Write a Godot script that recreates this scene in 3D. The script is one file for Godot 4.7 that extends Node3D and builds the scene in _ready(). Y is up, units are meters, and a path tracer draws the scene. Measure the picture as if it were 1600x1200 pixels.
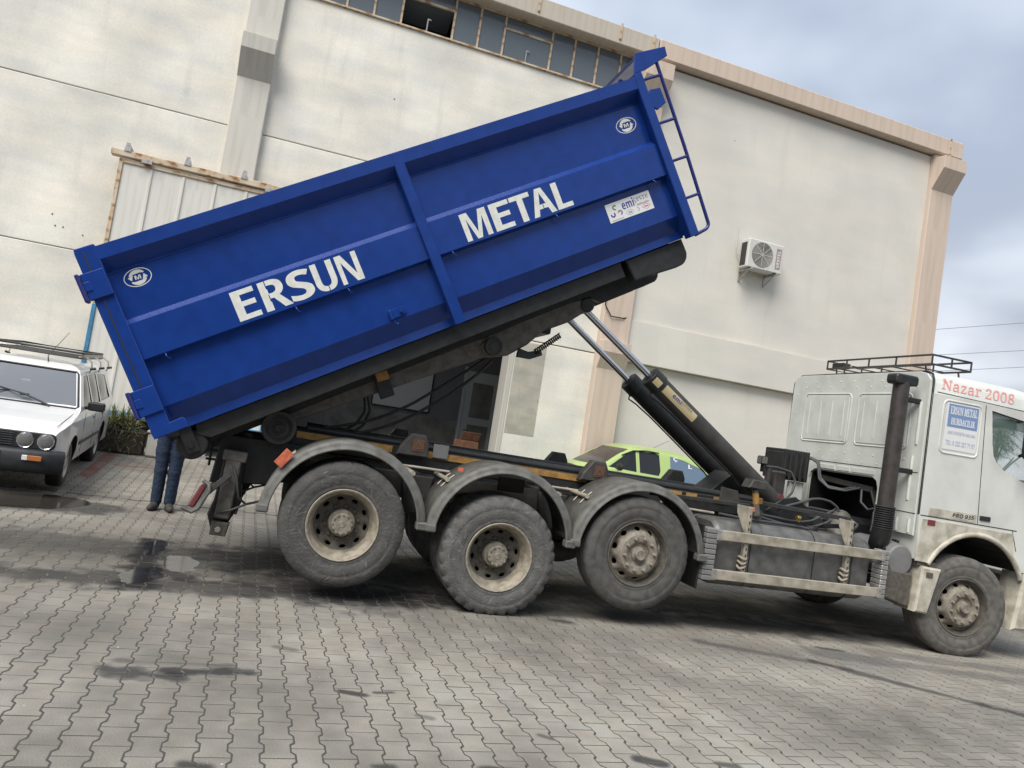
extends Node3D
# A hook-lift truck tipping a blue roll-off container in a paved factory yard.
# World: x along the truck (front = +x), y up, z towards the photographer, metres.

var M := {}
var T := {}
var rng := RandomNumberGenerator.new()
const WALL_TURN := 0.0555
const WALL_DIST := 9.5

func _ready() -> void:
	rng.seed = 7
	make_view()
	make_materials()
	make_ground()
	make_building()
	make_container()
	make_truck()
	make_cars()
	make_person()
	make_extras()

func make_view() -> void:
	var yaw := 0.2647
	var pitch := 0.0571
	var roll := 0.1548
	var f := Vector3(sin(yaw) * cos(pitch), sin(pitch), -cos(yaw) * cos(pitch))
	var r0 := Vector3(cos(yaw), 0, sin(yaw))
	var u0 := r0.cross(f)
	var r := r0 * cos(roll) + u0 * sin(roll)
	var u := u0 * cos(roll) - r0 * sin(roll)
	var cam := Camera3D.new()
	cam.name = "camera"
	cam.fov = 52.85
	cam.near = 0.05
	cam.far = 900.0
	add_child(cam)
	cam.transform = Transform3D(Basis(r, u, -f), Vector3(-0.536, 1.658, 6.656))
	cam.current = true
	var env := Environment.new()
	env.background_mode = Environment.BG_SKY
	env.tonemap_mode = Environment.TONE_MAPPER_LINEAR
	env.tonemap_exposure = 3.0
	env.sdfgi_enabled = true
	env.ssao_enabled = true
	env.ssil_enabled = true
	var sky := Sky.new()
	var pano := PanoramaSkyMaterial.new()
	pano.panorama = cloud_texture()
	sky.sky_material = pano
	env.sky = sky
	var we := WorldEnvironment.new()
	we.name = "environment"
	we.environment = env
	add_child(we)
	var sun := DirectionalLight3D.new()
	sun.name = "sun"
	sun.light_energy = 0.46
	sun.light_color = Color(1.0, 0.975, 0.94)
	sun.light_angular_distance = 38.0
	sun.shadow_enabled = true
	add_child(sun)
	sun.look_at_from_position(Vector3(-6.5, 12, 7), Vector3.ZERO)

func cloud_texture() -> ImageTexture:
	var w := 1024
	var h := 512
	var n1 := FastNoiseLite.new()
	n1.seed = 11
	n1.noise_type = FastNoiseLite.TYPE_SIMPLEX_SMOOTH
	n1.frequency = 1.5
	n1.fractal_octaves = 5
	n1.fractal_gain = 0.52
	var n2 := FastNoiseLite.new()
	n2.seed = 29
	n2.noise_type = FastNoiseLite.TYPE_SIMPLEX_SMOOTH
	n2.frequency = 0.8
	n2.fractal_octaves = 3
	var im := Image.create_empty(w, h, false, Image.FORMAT_RGBF)
	var dark := Color(0.150, 0.176, 0.226)
	var pale := Color(0.275, 0.308, 0.352)
	var low := Color(0.36, 0.362, 0.365)
	for y in h:
		var el := (0.5 - (y + 0.5) / h) * PI
		var ce := cos(el)
		var se := sin(el)
		for x in w:
			var az := (x + 0.5) / w * TAU
			if el < -0.06:
				im.set_pixel(x, y, Color(0.16, 0.155, 0.145))
				continue
			# clouds lie on a flat layer, so they flatten towards the horizon
			var k := 1.0 / (maxf(se, 0.0) + 0.22)
			var px := cos(az) * ce * k
			var pz := sin(az) * ce * k
			var a := n1.get_noise_3d(px, 3.0, pz) * 0.5 + 0.5
			var b := n2.get_noise_3d(px * 0.9 + 7.0, 9.0, pz * 0.9) * 0.5 + 0.5
			var t := clampf((a - 0.30) * 2.1, 0.0, 1.0)
			var c := dark.lerp(pale, clampf(t * 0.75 + (b - 0.5) * 1.3 + 0.1, 0.0, 1.0))
			var hz := clampf(1.0 - se / 0.5, 0.0, 1.0)
			var wisps := 0.62 + 0.55 * t
			c = c.lerp(low * wisps, hz * hz * 0.9)
			im.set_pixel(x, y, c)
	return ImageTexture.create_from_image(im)

# ---------------------------------------------------------------- mesh helpers
class MB:
	var st := SurfaceTool.new()
	var group := 0
	func _init() -> void:
		st.begin(Mesh.PRIMITIVE_TRIANGLES)
		st.set_smooth_group(-1)
	func flat() -> void:
		st.set_smooth_group(-1)
	func smooth() -> void:
		group += 1
		st.set_smooth_group(group)
	func tri(a: Vector3, b: Vector3, c: Vector3) -> void:
		st.add_vertex(a)
		st.add_vertex(b)
		st.add_vertex(c)
	func face(p: Array, out: Vector3) -> void:
		var n: Vector3 = (p[1] - p[0]).cross(p[2] - p[0])
		if n.length_squared() < 1e-16 and p.size() > 3:
			n = (p[2] - p[0]).cross(p[3] - p[0])
		var turn := n.dot(out) > 0.0
		for i in range(1, p.size() - 1):
			if turn:
				tri(p[0], p[i + 1], p[i])
			else:
				tri(p[0], p[i], p[i + 1])
	func quad(a: Vector3, b: Vector3, c: Vector3, d: Vector3) -> void:
		tri(a, b, c)
		tri(a, c, d)
	# a box with chamfered edges
	func box(c: Vector3, s: Vector3, b := 0.006, X := Basis()) -> void:
		flat()
		var h := s * 0.5
		b = minf(b, minf(h.x, minf(h.y, h.z)) * 0.45)
		var P := {}
		for sx in [-1, 1]:
			for sy in [-1, 1]:
				for sz in [-1, 1]:
					P[[sx, sy, sz, 0]] = c + X * Vector3(sx * h.x, sy * (h.y - b), sz * (h.z - b))
					P[[sx, sy, sz, 1]] = c + X * Vector3(sx * (h.x - b), sy * h.y, sz * (h.z - b))
					P[[sx, sy, sz, 2]] = c + X * Vector3(sx * (h.x - b), sy * (h.y - b), sz * h.z)
		for s1 in [-1, 1]:
			face([P[[s1, -1, -1, 0]], P[[s1, 1, -1, 0]], P[[s1, 1, 1, 0]], P[[s1, -1, 1, 0]]], X * Vector3(s1, 0, 0))
			face([P[[-1, s1, -1, 1]], P[[1, s1, -1, 1]], P[[1, s1, 1, 1]], P[[-1, s1, 1, 1]]], X * Vector3(0, s1, 0))
			face([P[[-1, -1, s1, 2]], P[[1, -1, s1, 2]], P[[1, 1, s1, 2]], P[[-1, 1, s1, 2]]], X * Vector3(0, 0, s1))
			for s2 in [-1, 1]:
				face([P[[s1, s2, -1, 0]], P[[s1, s2, 1, 0]], P[[s1, s2, 1, 1]], P[[s1, s2, -1, 1]]], X * Vector3(s1, s2, 0))
				face([P[[s1, -1, s2, 0]], P[[s1, 1, s2, 0]], P[[s1, 1, s2, 2]], P[[s1, -1, s2, 2]]], X * Vector3(s1, 0, s2))
				face([P[[-1, s1, s2, 1]], P[[1, s1, s2, 1]], P[[1, s1, s2, 2]], P[[-1, s1, s2, 2]]], X * Vector3(0, s1, s2))
				for s3 in [-1, 1]:
					face([P[[s1, s2, s3, 0]], P[[s1, s2, s3, 1]], P[[s1, s2, s3, 2]]], X * Vector3(s1, s2, s3))
	# a bar between two points, w across (roughly z), t thick
	func bar(a: Vector3, b: Vector3, t: float, w: float, bev := 0.005) -> void:
		var d := (b - a).normalized()
		var side := Vector3(0, 0, 1)
		if absf(d.dot(side)) > 0.95:
			side = Vector3(1, 0, 0)
		var up := side.cross(d).normalized()
		side = d.cross(up).normalized()
		box((a + b) * 0.5, Vector3((b - a).length(), t, w), bev, Basis(d, up, side))
	# polygon in local xy pushed along local z, its edges bevelled
	func prism(p: PackedVector2Array, z0: float, z1: float, X := Transform3D(), bev := 0.0) -> void:
		flat()
		var ccw := not Geometry2D.is_polygon_clockwise(p)
		var n := p.size()
		var q := PackedVector2Array()
		for i in n:
			if bev <= 0.0:
				q.append(p[i])
				continue
			var e0 := (p[i] - p[(i + n - 1) % n]).normalized()
			var e1 := (p[(i + 1) % n] - p[i]).normalized()
			var n0 := Vector2(-e0.y, e0.x) * (1.0 if ccw else -1.0)
			var n1 := Vector2(-e1.y, e1.x) * (1.0 if ccw else -1.0)
			var bis := (n0 + n1)
			var k := bev / maxf(0.35, bis.length_squared() * 0.5)
			q.append(p[i] + bis * k)
		var idx := Geometry2D.triangulate_polygon(q)
		for s in [[z0, -1.0, z0 + bev], [z1, 1.0, z1 - bev]]:
			var out: Vector3 = X.basis * Vector3(0, 0, s[1] * (1.0 if z1 > z0 else -1.0))
			for i in range(0, idx.size(), 3):
				face([X * Vector3(q[idx[i]].x, q[idx[i]].y, s[0]), X * Vector3(q[idx[i + 1]].x, q[idx[i + 1]].y, s[0]), X * Vector3(q[idx[i + 2]].x, q[idx[i + 2]].y, s[0])], out)
			if bev > 0.0:
				for i in n:
					var j := (i + 1) % n
					var e := p[j] - p[i]
					var o := Vector2(e.y, -e.x) * (1.0 if ccw else -1.0)
					face([X * Vector3(q[i].x, q[i].y, s[0]), X * Vector3(q[j].x, q[j].y, s[0]), X * Vector3(p[j].x, p[j].y, s[2]), X * Vector3(p[i].x, p[i].y, s[2])], X.basis * Vector3(o.x, o.y, 0).normalized() + out)
		for i in n:
			var j := (i + 1) % n
			var e := p[j] - p[i]
			var o := Vector2(e.y, -e.x) * (1.0 if ccw else -1.0)
			face([X * Vector3(p[i].x, p[i].y, z0 + bev), X * Vector3(p[j].x, p[j].y, z0 + bev), X * Vector3(p[j].x, p[j].y, z1 - bev), X * Vector3(p[i].x, p[i].y, z1 - bev)], X.basis * Vector3(o.x, o.y, 0))
	# profile of (radius, height along local z) turned round local z; sharp bends stay sharp
	func lathe(pr: Array, X := Transform3D(), segs := 32, from := 0.0, to := TAU) -> void:
		smooth()
		for k in pr.size() - 1:
			if k > 0:
				var d0: Vector2 = (pr[k] - pr[k - 1]).normalized()
				var d1: Vector2 = (pr[k + 1] - pr[k]).normalized()
				if d0.dot(d1) < 0.8:
					smooth()
			var a: Vector2 = pr[k]
			var b: Vector2 = pr[k + 1]
			for i in segs:
				var t0 := from + (to - from) * i / segs
				var t1 := from + (to - from) * (i + 1) / segs
				var p0 := X * Vector3(cos(t0) * a.x, sin(t0) * a.x, a.y)
				var p1 := X * Vector3(cos(t1) * a.x, sin(t1) * a.x, a.y)
				var p2 := X * Vector3(cos(t1) * b.x, sin(t1) * b.x, b.y)
				var p3 := X * Vector3(cos(t0) * b.x, sin(t0) * b.x, b.y)
				if a.x > 1e-5:
					tri(p0, p1, p2)
				if b.x > 1e-5:
					tri(p0, p2, p3)
		flat()
	# a tube along points; r one radius or one per point
	func tube(pts: Array, r, n := 8, caps := true) -> void:
		smooth()
		var rings := []
		var side := Vector3.ZERO
		for i in pts.size():
			var d: Vector3 = (pts[mini(i + 1, pts.size() - 1)] - pts[maxi(i - 1, 0)]).normalized()
			if side == Vector3.ZERO:
				side = d.cross(Vector3(0.31, 0.87, 0.38)).normalized()
			else:
				side = (side - d * side.dot(d)).normalized()
			var up := d.cross(side)
			var rr: float = r[i] if r is Array else r
			var ring := []
			for k in n:
				var t := TAU * k / n
				ring.append(pts[i] + (side * cos(t) + up * sin(t)) * rr)
			rings.append(ring)
		skin(rings, true)
		if caps:
			flat()
			face(rings[0], pts[0] - pts[1])
			face(rings[-1], pts[-1] - pts[-2])
		flat()
	# joins rings of points, one smooth surface
	func skin(rings: Array, closed := false) -> void:
		for i in rings.size() - 1:
			var a: Array = rings[i]
			var b: Array = rings[i + 1]
			var n := a.size()
			for k in (n if closed else n - 1):
				var j := (k + 1) % n
				tri(a[k], a[j], b[j])
				tri(a[k], b[j], b[k])
	func cyl(a: Vector3, b: Vector3, r: float, n := 16, bev := 0.0) -> void:
		var d := (b - a).normalized()
		var x := d.cross(Vector3(0.2, 0.9, 0.35)).normalized()
		var X := Transform3D(Basis(x, d.cross(x), d), a)
		var L := (b - a).length()
		if bev > 0.0:
			lathe([Vector2(0, 0), Vector2(r - bev, 0), Vector2(r, bev), Vector2(r, L - bev), Vector2(r - bev, L), Vector2(0, L)], X, n)
		else:
			lathe([Vector2(0, 0), Vector2(r, 0), Vector2(r, L), Vector2(0, L)], X, n)
	func mesh() -> ArrayMesh:
		st.generate_normals()
		return st.commit()

func put(m: MB, called: String, material: Material, parent: Node) -> MeshInstance3D:
	var o := MeshInstance3D.new()
	o.name = called
	o.mesh = m.mesh()
	o.material_override = material
	parent.add_child(o, true)
	return o

func place(mesh: Mesh, called: String, material: Material, parent: Node, X := Transform3D()) -> MeshInstance3D:
	var o := MeshInstance3D.new()
	o.name = called
	o.mesh = mesh
	o.material_override = material
	o.transform = X
	parent.add_child(o, true)
	return o

func thing(called: String, label: String, category: String, at := Vector3.ZERO, turn := 0.0, group := "") -> Node3D:
	var o := Node3D.new()
	o.name = called
	add_child(o, true)
	o.position = at
	o.rotation.y = turn
	o.set_meta("label", label)
	o.set_meta("category", category)
	if group:
		o.set_meta("group", group)
	return o

func tag(o: Node, label: String, category: String, group := "") -> void:
	o.set_meta("label", label)
	o.set_meta("category", category)
	if group:
		o.set_meta("group", group)

func part(called: String, parent: Node, at := Vector3.ZERO) -> Node3D:
	var o := Node3D.new()
	o.name = called
	parent.add_child(o, true)
	o.position = at
	return o

# one line of lettering fitted into a w by h box whose lower left corner is at X
func letters(text: String, called: String, parent: Node, X: Transform3D, w: float, h: float, material: Material, serif := false, bold := true, slant := 0.0) -> MeshInstance3D:
	var tm := TextMesh.new()
	var f := SystemFont.new()
	f.font_names = PackedStringArray(["Droid Serif" if serif else "Droid Sans"])
	f.font_weight = 700 if bold else 400
	tm.font = f
	tm.text = text
	tm.font_size = 64
	tm.pixel_size = 0.01
	tm.depth = 0.02
	tm.curve_step = 1.0
	var box := tm.get_aabb()
	var k := Vector3(w / maxf(box.size.x, 1e-4), h / maxf(box.size.y, 1e-4), 0.1)
	var o := MeshInstance3D.new()
	o.name = called
	o.mesh = tm
	o.material_override = material
	parent.add_child(o, true)
	var B := Basis(Vector3(k.x, 0, 0), Vector3(slant * k.y, k.y, 0), Vector3(0, 0, k.z))
	o.transform = X * Transform3D(B, -(B * Vector3(box.position.x, box.position.y, 0)))
	return o

func lin(r: float, g: float, b: float) -> Color:
	return Color(r, g, b).linear_to_srgb()

func arc(c: Vector2, r: float, a0: float, a1: float, n: int) -> PackedVector2Array:
	var p := PackedVector2Array()
	for i in n + 1:
		var t := deg_to_rad(lerpf(a0, a1, float(i) / n))
		p.append(c + Vector2(cos(t), sin(t)) * r)
	return p

func rounded(x0: float, y0: float, x1: float, y1: float, r: float, n := 4) -> PackedVector2Array:
	var p := PackedVector2Array()
	p.append_array(arc(Vector2(x1 - r, y1 - r), r, 0, 90, n))
	p.append_array(arc(Vector2(x0 + r, y1 - r), r, 90, 180, n))
	p.append_array(arc(Vector2(x0 + r, y0 + r), r, 180, 270, n))
	p.append_array(arc(Vector2(x1 - r, y0 + r), r, 270, 360, n))
	return p

# the yard rises a little towards the factory
func ground_y(p: Vector3) -> float:
	var zl := p.x * sin(WALL_TURN) + p.z * cos(WALL_TURN)
	return maxf(0.0, -zl - 4.4) * 0.046

# ---------------------------------------------------------------- materials
func noise_tex(seed_: int, freq: float, oct: int, ramp: Array, size := 512, normal := 0.0, stretch := Vector2.ONE) -> Texture2D:
	var n := FastNoiseLite.new()
	n.seed = seed_
	n.noise_type = FastNoiseLite.TYPE_SIMPLEX_SMOOTH
	n.frequency = freq
	n.fractal_octaves = oct
	n.fractal_gain = 0.55
	var im := n.get_seamless_image(int(size * stretch.x), int(size * stretch.y))
	if stretch != Vector2.ONE:
		im.resize(size, size, Image.INTERPOLATE_CUBIC)
	if normal > 0.0:
		im.convert(Image.FORMAT_RGBA8)
		im.bump_map_to_normal_map(normal)
		return ImageTexture.create_from_image(im)
	var data := im.get_data()
	var lut := []
	for i in 256:
		var t := i / 255.0
		var c: Color = ramp[0][1]
		for k in ramp.size() - 1:
			if t >= ramp[k][0]:
				c = (ramp[k][1] as Color).lerp(ramp[k + 1][1], clampf((t - ramp[k][0]) / (ramp[k + 1][0] - ramp[k][0]), 0, 1))
		lut.append(c)
	var out := PackedByteArray()
	out.resize(size * size * 3)
	for i in size * size:
		var c: Color = lut[data[i]]
		out[i * 3] = c.r8
		out[i * 3 + 1] = c.g8
		out[i * 3 + 2] = c.b8
	return ImageTexture.create_from_image(Image.create_from_data(size, size, false, Image.FORMAT_RGB8, out))

func grey(v: float) -> Color:
	return Color(v, v, v)

func mat(key: String, c: Color, rough: float, metal := 0.0, tex := "", scale := 1.0, bump := "", bump_k := 0.4, world := false) -> StandardMaterial3D:
	var m := StandardMaterial3D.new()
	m.resource_name = key
	m.albedo_color = c
	m.roughness = rough
	m.metallic = metal
	if tex:
		m.albedo_texture = T[tex]
	if bump:
		m.normal_enabled = true
		m.normal_texture = T[bump]
		m.normal_scale = bump_k
	if tex or bump:
		m.uv1_triplanar = true
		m.uv1_world_triplanar = world
		m.uv1_triplanar_sharpness = 6.0
		m.uv1_scale = Vector3.ONE * scale
	M[key] = m
	return m

func glass(key: String, c: Color, alpha: float, rough := 0.04) -> void:
	var m := StandardMaterial3D.new()
	m.resource_name = key
	m.albedo_color = Color(c, alpha)
	m.transparency = BaseMaterial3D.TRANSPARENCY_ALPHA
	m.roughness = rough
	m.metallic_specular = 0.5
	M[key] = m

func make_materials() -> void:
	T.blotch = noise_tex(1, 0.006, 6, [[0.1, grey(0.92)], [0.5, grey(0.97)], [0.9, grey(1.0)]])
	T.dust = noise_tex(2, 0.007, 6, [[0.1, Color(0.80, 0.79, 0.77)], [0.5, Color(0.92, 0.91, 0.89)], [0.9, Color(1, 1, 0.985)]])
	T.grain = noise_tex(3, 0.09, 3, [[0.1, grey(0.78)], [0.9, grey(1.0)]])
	T.grainbump = noise_tex(3, 0.09, 3, [], 512, 3.0)
	T.softbump = noise_tex(4, 0.006, 2, [], 512, 3.0)
	T.streak = noise_tex(5, 0.022, 4, [[0.1, Color(0.945, 0.94, 0.93)], [0.4, Color(0.98, 0.978, 0.972)], [0.9, Color(1, 1, 1)]], 512, 0.0, Vector2(1, 0.0625))
	T.rust = noise_tex(6, 0.006, 6, [[0.0, Color(0.45, 0.27, 0.17)], [0.24, Color(0.62, 0.46, 0.34)], [0.36, Color(0.80, 0.74, 0.66)], [0.7, Color(0.88, 0.86, 0.82)]])
	T.tyre = noise_tex(8, 0.012, 6, [[0.1, grey(0.90)], [0.5, grey(0.96)], [0.9, grey(1.0)]])
	T.scuff = scuff_tex()
	T.mud = noise_tex(14, 0.011, 6, [[0.1, Color(0.76, 0.745, 0.715)], [0.45, Color(0.88, 0.87, 0.84)], [0.62, Color(0.95, 0.94, 0.92)], [0.9, Color(1, 1, 0.98)]])
	T.concrete = concrete_tex(21, Color(0.86, 0.847, 0.807), 0.55)
	T.plaster = concrete_tex(37, Color(0.83, 0.815, 0.778), 0.24)
	T.denim = noise_tex(12, 0.02, 5, [[0.3, Color(0.62, 0.68, 0.78)], [0.6, Color(0.85, 0.88, 0.92)], [0.8, Color(1, 1, 1)]])
	# buildings
	mat("concrete", Color(1, 1, 1), 0.9, 0.0, "concrete", 0.125)
	mat("concrete_dark", lin(0.21, 0.205, 0.19), 0.9, 0.0, "dust", 0.5)
	mat("patch", lin(0.56, 0.55, 0.515), 0.9, 0.0, "concrete", 0.4)
	mat("corbel", lin(0.50, 0.485, 0.44), 0.9, 0.0, "streak", 0.7)
	mat("pillar", lin(0.60, 0.58, 0.525), 0.9, 0.0, "streak", 0.5, "grainbump", 0.2)
	mat("plaster", Color(0.98, 0.98, 0.98), 0.85, 0.0, "plaster", 0.11)
	mat("beige", lin(0.575, 0.475, 0.395), 0.85, 0.0, "streak", 0.4, "grainbump", 0.15)
	mat("parapet", lin(0.50, 0.455, 0.385), 0.88, 0.0, "streak", 0.6, "grainbump", 0.2)
	mat("plinth", lin(0.045, 0.045, 0.05), 0.8, 0.0, "dust", 1.0)
	mat("rusty_frame", Color(0.9, 0.86, 0.8), 0.75, 0.0, "rust", 0.9)
	mat("door_sheet", lin(0.66, 0.65, 0.60), 0.5, 0.0, "streak", 0.7)
	mat("blue_trim", lin(0.06, 0.25, 0.47), 0.5, 0.0, "dust", 1.5)
	mat("galvanised", lin(0.5, 0.5, 0.5), 0.45, 0.6, "dust", 2.0)
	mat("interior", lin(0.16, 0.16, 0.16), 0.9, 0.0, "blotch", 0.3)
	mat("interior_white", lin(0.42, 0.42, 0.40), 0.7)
	mat("cardboard", lin(0.17, 0.075, 0.042), 0.85, 0.0, "dust", 1.5)
	glass("dusty_glass", lin(0.15, 0.18, 0.205), 0.62, 0.12)
	# yard
	mat("yard_base", lin(0.085, 0.08, 0.07), 0.95, 0.0, "grain", 2.5, "grainbump", 0.5, true)
	# truck and container
	mat("blue_paint", lin(0.0095, 0.042, 0.225), 0.26, 0.0, "blotch", 1.0)
	M.blue_paint.roughness_texture = T.dust
	M.blue_paint.metallic_specular = 0.4
	M.blue_paint.normal_enabled = true
	M.blue_paint.normal_texture = T.softbump
	M.blue_paint.normal_scale = 0.09
	M.blue_paint.uv1_triplanar = true
	M.blue_paint.uv1_scale = Vector3.ONE * 1.3
	mat("blue_tube", lin(0.016, 0.022, 0.15), 0.3)
	mat("white_letter", lin(0.70, 0.71, 0.66), 0.6, 0.0, "blotch", 2.0)
	mat("black_frame", lin(0.024, 0.025, 0.027), 0.5, 0.0, "mud", 1.3)
	mat("dusty_black", lin(0.058, 0.057, 0.055), 0.62, 0.0, "dust", 1.6, "grainbump", 0.2)
	mat("grey_arm", lin(0.14, 0.132, 0.12), 0.6, 0.0, "mud", 1.5)
	mat("chrome_rod", lin(0.55, 0.56, 0.58), 0.16, 1.0)
	mat("fender", lin(0.145, 0.147, 0.143), 0.62, 0.0, "mud", 1.1, "grainbump", 0.15)
	mat("tyre_dusty", lin(0.135, 0.132, 0.127), 0.88, 0.0, "mud", 1.4, "grainbump", 0.4)
	mat("tyre_scuffed", lin(0.26, 0.257, 0.25), 0.88, 0.0, "scuff", 0.8, "grainbump", 0.5)
	mat("tyre_rear", lin(0.185, 0.182, 0.177), 0.88, 0.0, "scuff", 0.55, "grainbump", 0.4)
	mat("tyre_dark", lin(0.092, 0.092, 0.091), 0.8, 0.0, "mud", 1.3, "grainbump", 0.3)
	mat("rim", lin(0.345, 0.315, 0.262), 0.65, 0.0, "mud", 2.0, "grainbump", 0.15)
	mat("rim_dark", lin(0.115, 0.106, 0.094), 0.8, 0.0, "mud", 2.2)
	mat("hub", lin(0.26, 0.238, 0.205), 0.75, 0.0, "mud", 2.6)
	mat("ochre", lin(0.42, 0.235, 0.068), 0.55, 0.0, "mud", 1.6)
	mat("orange_mark", lin(0.60, 0.16, 0.085), 0.45, 0.0, "dust", 4.0)
	mat("red_lens", lin(0.17, 0.04, 0.045), 0.35)
	mat("aluminium", lin(0.48, 0.45, 0.39), 0.5, 0.3, "mud", 0.8)
	mat("tank", lin(0.155, 0.158, 0.162), 0.45, 0.2, "mud", 0.9)
	mat("grey_plastic", lin(0.19, 0.19, 0.19), 0.6, 0.0, "blotch", 1.5)
	mat("cab_paint", lin(0.655, 0.665, 0.625), 0.36, 0.0, "blotch", 0.5)
	mat("cab_rear", lin(0.62, 0.645, 0.60), 0.5, 0.0, "blotch", 0.8)
	mat("cab_dirty", lin(0.56, 0.54, 0.475), 0.6, 0.0, "mud", 0.8)
	mat("seam", lin(0.03, 0.03, 0.03), 0.8)
	mat("exhaust", lin(0.07, 0.062, 0.06), 0.5, 0.3, "dust", 2.0)
	mat("hose", lin(0.06, 0.062, 0.065), 0.5)
	mat("black", lin(0.014, 0.014, 0.015), 0.55)
	mat("brass", lin(0.5, 0.35, 0.1), 0.35, 0.9)
	mat("sticker_white", lin(0.72, 0.72, 0.72), 0.4)
	mat("sticker_gold", lin(0.50, 0.42, 0.24), 0.35)
	mat("print_blue", lin(0.05, 0.06, 0.28), 0.5)
	mat("print_grey", lin(0.2, 0.2, 0.22), 0.5)
	mat("print_red", lin(0.62, 0.10, 0.09), 0.5)
	mat("print_green", lin(0.08, 0.26, 0.07), 0.5)
	mat("print_pink", lin(0.66, 0.28, 0.25), 0.5)
	mat("print_panel", lin(0.18, 0.27, 0.46), 0.5)
	mat("print_pale", lin(0.42, 0.45, 0.54), 0.5)
	glass("cab_glass", lin(0.40, 0.58, 0.52), 0.13)
	# cars, person, plants
	mat("white_car", lin(0.76, 0.765, 0.765), 0.25)
	M.white_car.clearcoat_enabled = true
	M.white_car.clearcoat = 0.6
	M.white_car.clearcoat_roughness = 0.08
	mat("lime_car", lin(0.36, 0.48, 0.165), 0.3)
	M.lime_car.clearcoat_enabled = true
	M.lime_car.clearcoat = 0.6
	glass("sky_reflection_glass", lin(0.27, 0.29, 0.32), 0.62)  # pale grey paints the sky reflection into the windscreen colour
	glass("tinted_glass", lin(0.012, 0.014, 0.016), 0.9)
	glass("blue_glass", lin(0.13, 0.19, 0.27), 0.88, 0.15)
	glass("lamp_glass", lin(0.6, 0.6, 0.57), 0.22)
	mat("mirror_metal", lin(0.6, 0.6, 0.6), 0.2, 1.0)
	mat("bumper", lin(0.042, 0.047, 0.055), 0.6, 0.0, "dust", 2.0)
	mat("trim_black", lin(0.018, 0.018, 0.02), 0.5)
	mat("amber", lin(0.46, 0.17, 0.05), 0.35)
	mat("denim", lin(0.026, 0.046, 0.082), 0.9, 0.0, "denim", 3.5, "grainbump", 0.4)
	mat("jacket", lin(0.03, 0.03, 0.035), 0.85)
	mat("skin", lin(0.42, 0.25, 0.18), 0.55)
	mat("hair", lin(0.02, 0.015, 0.012), 0.6)
	mat("shoe", lin(0.055, 0.052, 0.05), 0.7, 0.0, "dust", 4.0)
	mat("leaf", lin(0.105, 0.15, 0.05), 0.6)
	M.leaf.vertex_color_use_as_albedo = true
	M.leaf.albedo_color = Color.WHITE
	mat("bark", lin(0.10, 0.075, 0.055), 0.9)
	mat("planter", lin(0.075, 0.06, 0.05), 0.85, 0.0, "dust", 1.5)
	mat("soil", lin(0.03, 0.022, 0.016), 0.95)
	mat("added_hall_cladding", lin(0.13, 0.14, 0.12), 0.8, 0.0, "blotch", 0.2)
	mat("badge_field", lin(0.30, 0.23, 0.22), 0.5)
	mat("ac_case", lin(0.60, 0.60, 0.57), 0.5, 0.0, "streak", 1.2)
	glass("water", lin(0.055, 0.047, 0.04), 0.72, 0.03)
	glass("wet_film", lin(0.03, 0.027, 0.025), 0.42, 0.09)

# rubber grazed by rubble: grey ground with many short pale scratches
func scuff_tex() -> Texture2D:
	var size := 1024
	var im := Image.create_empty(size, size, false, Image.FORMAT_RGB8)
	var n := FastNoiseLite.new()
	n.seed = 9
	n.frequency = 0.01
	n.fractal_octaves = 5
	var d := n.get_seamless_image(size, size).get_data()
	for y in size:
		for x in size:
			var v := 0.56 + d[y * size + x] / 255.0 * 0.16
			im.set_pixel(x, y, Color(v, v, v * 0.99))
	var r := RandomNumberGenerator.new()
	r.seed = 15
	for k in 620:
		var p := Vector2(r.randf() * size, r.randf() * size)
		var dir := Vector2.from_angle(r.randf() * TAU)
		var len := r.randf_range(6, 60)
		var tone := r.randf_range(0.8, 1.0)
		for i in int(len):
			p += dir
			dir = dir.rotated(r.randf_range(-0.06, 0.06))
			var c := Color(tone, tone, tone * 0.985)
			var px := posmod(int(p.x), size)
			var fat := 1 + k % 4
			var py := posmod(int(p.y), size)
			for q in fat:
				var qx := posmod(px + q, size)
				for q2 in fat:
					var qy := posmod(py + q2, size)
					im.set_pixel(qx, qy, im.get_pixel(qx, qy).lerp(c, 0.3))
	return ImageTexture.create_from_image(im)

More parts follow.
